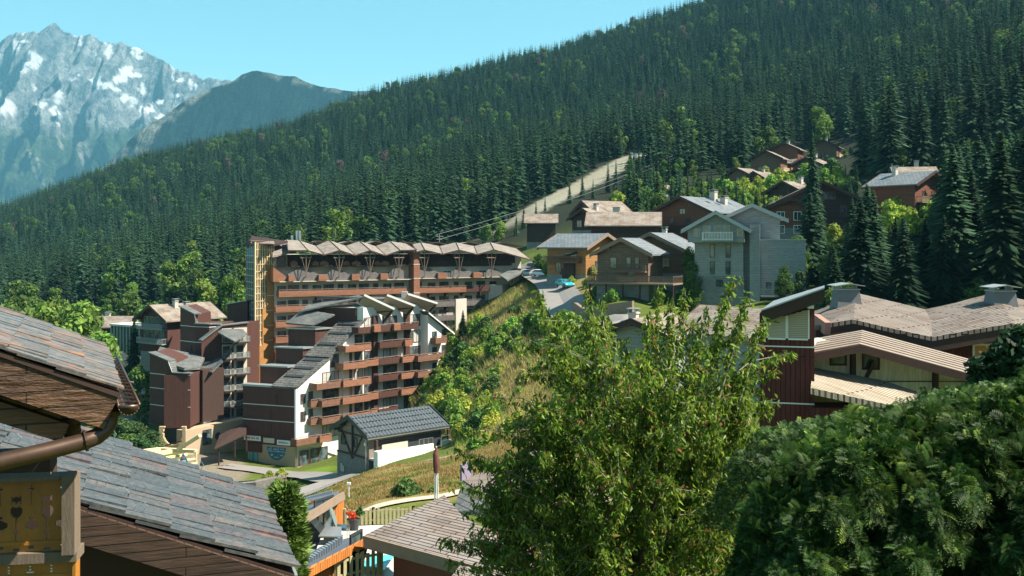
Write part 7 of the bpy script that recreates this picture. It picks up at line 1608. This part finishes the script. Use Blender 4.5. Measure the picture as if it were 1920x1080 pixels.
q1 = np.stack([idx, idx+70, idx+71, idx+1], -1); t0 = np.arange(69); q3 = np.stack([t0, t0+1, t0+1+nb_, t0+nb_], -1); e0 = np.arange(25)*70; q4 = np.stack([e0, e0+nb_, e0+70+nb_, e0+70], -1)
me = npmesh('dark_core', V, np.concatenate([q1, q1[:, ::-1]+nb_, q3, q4]), simple('dark_hedge_core', (.012,.018,.008), 1, .4, 6)); link('dark_core', me, hg, -ORG[hg.name])  # added dark core to block light, interior shade put into its colour
# dark broadleaf at the right edge
db = empty('broadleaf_tree', at(1890,1000,16), 'dark leafed tree in shade at the right edge above the hedge', 'tree')
cl = [(*(at(px_, py_, 16)-at(1890,720,16)), rr) for px_, py_, rr in ((1870,700,.35),(1900,680,.45),(1840,690,.22),(1930,660,.5),(1890,720,.5),(1850,722,.3),(1960,700,.6),(1910,730,.5),(1935,640,.35),(1875,665,.2))]
link('crown', leafcloud('crown', cl, 5200, .085, [.022,.05,.018], M['leaves'], 45), db, at(1890,720,16)-ORG[db.name])
b = MB(); b.tube([at(1900,1000,16), at(1895,760,16), at(1905,670,16)], [.1,.07,.02], 6); b.build('trunk', M['bark'], db)
# ================= the leafy tree in the middle =================
YT = 17.0; ct = empty('leafy_tree', Vector((xp(1195,YT), YT, gz(xp(1195,YT), YT))), 'tall leafy fruit tree with yellow green drooping leaves in the centre foreground', 'tree')
r_ = random.Random(12); g = np.random.default_rng(12)
def tp_(px, py, dy=0): return at(px, py, YT+dy)
shoots = []                                   # (points, leafiness)
def shoot(a, b_, bend=.12, leaf=1.0, r0=.012, start=.25):
    mid = a.lerp(b_, .5)+Vector((r_.gauss(0,.04), r_.gauss(0,.04), bend*(b_-a).length)); shoots.append((a, mid, b_, leaf, r0, start))
for px, py in ((1010,548),(1045,585),(1100,542),(1085,612),(1140,602),(1172,642),(1237,538),(1215,592),(1262,565),(1285,545),(1300,602),(1325,572),(1375,522),(1350,612),(1402,556),(1435,600),(1412,642),(1062,640),(1128,565),(1255,600),(1390,590),(1115,590),(1310,640),(1238,640),(1360,560)):
    L = r_.uniform(130,190); shoot(tp_(px+(1200-px)*.22, py+L, r_.uniform(-.8,.8)), tp_(px, py, r_.uniform(-.8,.8)), .03, 1.5, .014, .1)
for px, py in ((1484,662),(1452,700),(1456,748),(1462,802),(1430,852),(1422,902),(1400,962),(1440,615),(1445,770),(1405,1000),(1440,880),(1425,730)):
    shoot(tp_(px-150, py+60+r_.uniform(-20,30), r_.uniform(-.6,.6)), tp_(px, py, r_.uniform(-.6,.6)), .10, 1.5, .014, .15)
for px, py, lf in ((905,742,.5),(868,802,.9),(846,842,.9),(905,868,1),(826,1012,1),(838,1050,.8),(872,962,1),(990,652,.9),(975,700,.7),(850,905,.8),(890,912,1),(935,800,.8),(960,640,.35),(925,960,1.1),(880,1010,1),(1010,600,.8),(945,860,1.1),(870,870,.9)):
    shoot(tp_(px+150, py+50+r_.uniform(-15,30), r_.uniform(-.7,.3)), tp_(px, py, r_.uniform(-.8,.3)), .10, lf*1.3, .013, .12)
outl = lambda py: (float(np.interp(py, [600,660,720,800,860,940,1020,1100], [1090,1040,1000,970,915,880,885,900])), float(np.interp(py, [600,660,720,800,860,940,1020,1100], [1330,1395,1415,1425,1412,1405,1400,1395])))
for i in range(920):
    py = r_.uniform(640, 1130)*.999; lo, hi = outl(py); u = r_.random(); px = lo+(hi-lo)*u; dpt = math.sqrt(max(0, 1-(2*u-1)**2))*1.9*r_.uniform(-1, .7)
    if py < 740 and r_.random() < .55: continue
    t = tp_(px, py, dpt); L = r_.uniform(.5, 1.0); dr = Vector(((px-1190)/260*.7+r_.gauss(0,.35), dpt*.3+r_.gauss(0,.3), .75+r_.gauss(0,.35)-max(0,(py-850)/400))).normalized()
    shoot(t-dr*L, t, -.05, 1.0, .007, .0)
base = Vector(ct.location); tb_ = MB(); tb_.tube([base-Vector((0,0,.5)), base+Vector((.1,0,1.4)), base+Vector((0,.1,2.6))], [.17,.14,.12], 10); lbs = []
crotch = base+Vector((0,.1,2.6))
for px, py, dy in ((1020,820,-.4),(1100,760,.5),(1180,720,-.5),(1260,720,.3),(1340,760,-.3),(1390,850,.2),(960,930,.1),(1150,900,-1.0),(1250,880,-1.0),(1080,950,.9)):
    e_ = tp_(px, py, dy); m1 = crotch.lerp(e_, .35)+Vector((r_.gauss(0,.1),r_.gauss(0,.1),-.15)); m2 = crotch.lerp(e_, .7)+Vector((r_.gauss(0,.1),r_.gauss(0,.1),-.05)); tb_.tube([crotch-Vector((0,0,.1)), m1, m2, e_], [.085,.06,.04,.02], 6); lbs.append((m2, e_))
tb_.build('trunk', M['bark'], ct, smooth=True)
brm = MB(); P = []; D = []; W = []
for a, m, b_, lf, r0, st_ in shoots:
    brm.tube([a, m, b_], [r0, r0*.7, .003], 4, cap=False); L = (b_-a).length; nl = int(100*L*lf)+6
    for k in range(nl):
        t = st_+(1.02-st_)*r_.random(); p = a*(1-t)**2+m*2*t*(1-t)+b_*t*t if t < 1 else b_
        P.append(p+Vector((g.normal(0,.045), g.normal(0,.045), g.normal(0,.045)))); D.append((g.normal(0,.55), g.normal(0,.55), -.75+g.normal(0,.4))); W.append(t)
brm.build('branches', M['bark_pale'], ct)
P = np.array([tuple(p) for p in P]); D = np.array(D); D /= np.linalg.norm(D, axis=1)[:,None]; n = len(P); print('leaves', n)
sd = np.cross(D, g.normal(size=(n,3))); sd /= np.linalg.norm(sd, axis=1)[:,None]; up = np.cross(sd, D); L = .115*(.6+.7*g.random(n))[:,None]; w = L*.17
V = np.stack([P, P+D*L*.45-sd*w+up*L*.07, P+D*L*.5, P+D*L-up*L*.12, P+D*L*.45+sd*w+up*L*.07], 1)   # folded leaf with a midrib
idx = np.arange(n)*5; Fq = np.concatenate([np.stack([idx, idx+1, idx+3, idx+2], -1), np.stack([idx, idx+2, idx+3, idx+4], -1)])
tone = g.random(n); cl = np.where((tone < .55)[:,None], np.array([[.085,.155,.022]]), np.where((tone < .9)[:,None], np.array([[.20,.29,.035]]), np.where((tone < .975)[:,None], np.array([[.26,.22,.05]]), np.array([[.25,.09,.05]]))))*(.7+.6*g.random((n,1)))
me = npmesh('leaves', V.reshape(-1,3)-np.array(tuple(ct.location)), Fq, leaf_mat('fruit_tree_leaves', .5, .4), np.repeat(cl, 5, 0)); link('leaves', me, ct)
# ================= chairlift cables, pylons, haze =================
ck = empty('chairlift_cables', at(820,445,240), 'pair of chairlift cables rising across the forest from the zigzag roof', 'cable')
def cabl(a, c, r, sag=2.0):
    pts = []
    for k in range(13): t = k/12; p = a.lerp(c, t); p.z -= sag*4*t*(1-t); pts.append(p)
    b = MB(); b.tube(pts, r, 5); b.build('cable', M['cable'], ck)
M['cable'] = simple('pale_steel_cable', (.22,.24,.24), .5, .1)
cabl(at(818,440,240), at(1368,240,420), .035, 3); cabl(at(822,449,235), at(1366,246,420), .035, 3)
cabl(at(1368,240,420), at(1436,211,470), .05, 1); cabl(at(1366,246,420), at(1430,217,470), .05, 1)
for px, Y, top in ((1192,405,288),(1222,412,276),(1250,418,268)):
    p = at(px, top, Y); g0 = gz(p.x, Y); py_ = empty('lift_pylon', (p.x, Y, g0), 'pale steel lift pylon at the top of the pale clearing, %s' % {1192:'leftmost of three',1222:'middle of three',1250:'rightmost of three'}[px], 'pylon', 'lift pylons')
    b = MB(); b.tube([(p.x,Y,g0-.5),(p.x,Y,p.z)], [.45,.25], 8); b.build('mast', M['steel'], py_)
    b = MB(); b.bar((p.x-2.2,Y,p.z), (p.x+2.2,Y,p.z), .35); b.bar((p.x-2.2,Y,p.z+.5), (p.x-1.2,Y,p.z+.5), .25); b.bar((p.x+1.2,Y,p.z+.5), (p.x+2.2,Y,p.z+.5), .25); b.build('cross_arm', M['trim_white'], py_)
# haze
b = MB(); b.box(-5200, 6000, -60, 9400, -1300, 2700)
hm = bpy.data.materials.new('haze'); hm.use_nodes = True; nt = hm.node_tree; nt.nodes.clear(); out = nt.nodes.new('ShaderNodeOutputMaterial'); pv = nt.nodes.new('ShaderNodeVolumePrincipled')
pv.inputs['Color'].default_value = (.24,.68,.95,1); pv.inputs['Density'].default_value = 6.6e-5; pv.inputs['Anisotropy'].default_value = 0.1
nt.links.new(pv.outputs[0], out.inputs['Volume'])
hz = b.build('haze', hm, None, org=Vector((0,0,0))); tag(hz, 'blue haze filling the valley air in front of the far mountains', 'haze', kind='stuff')
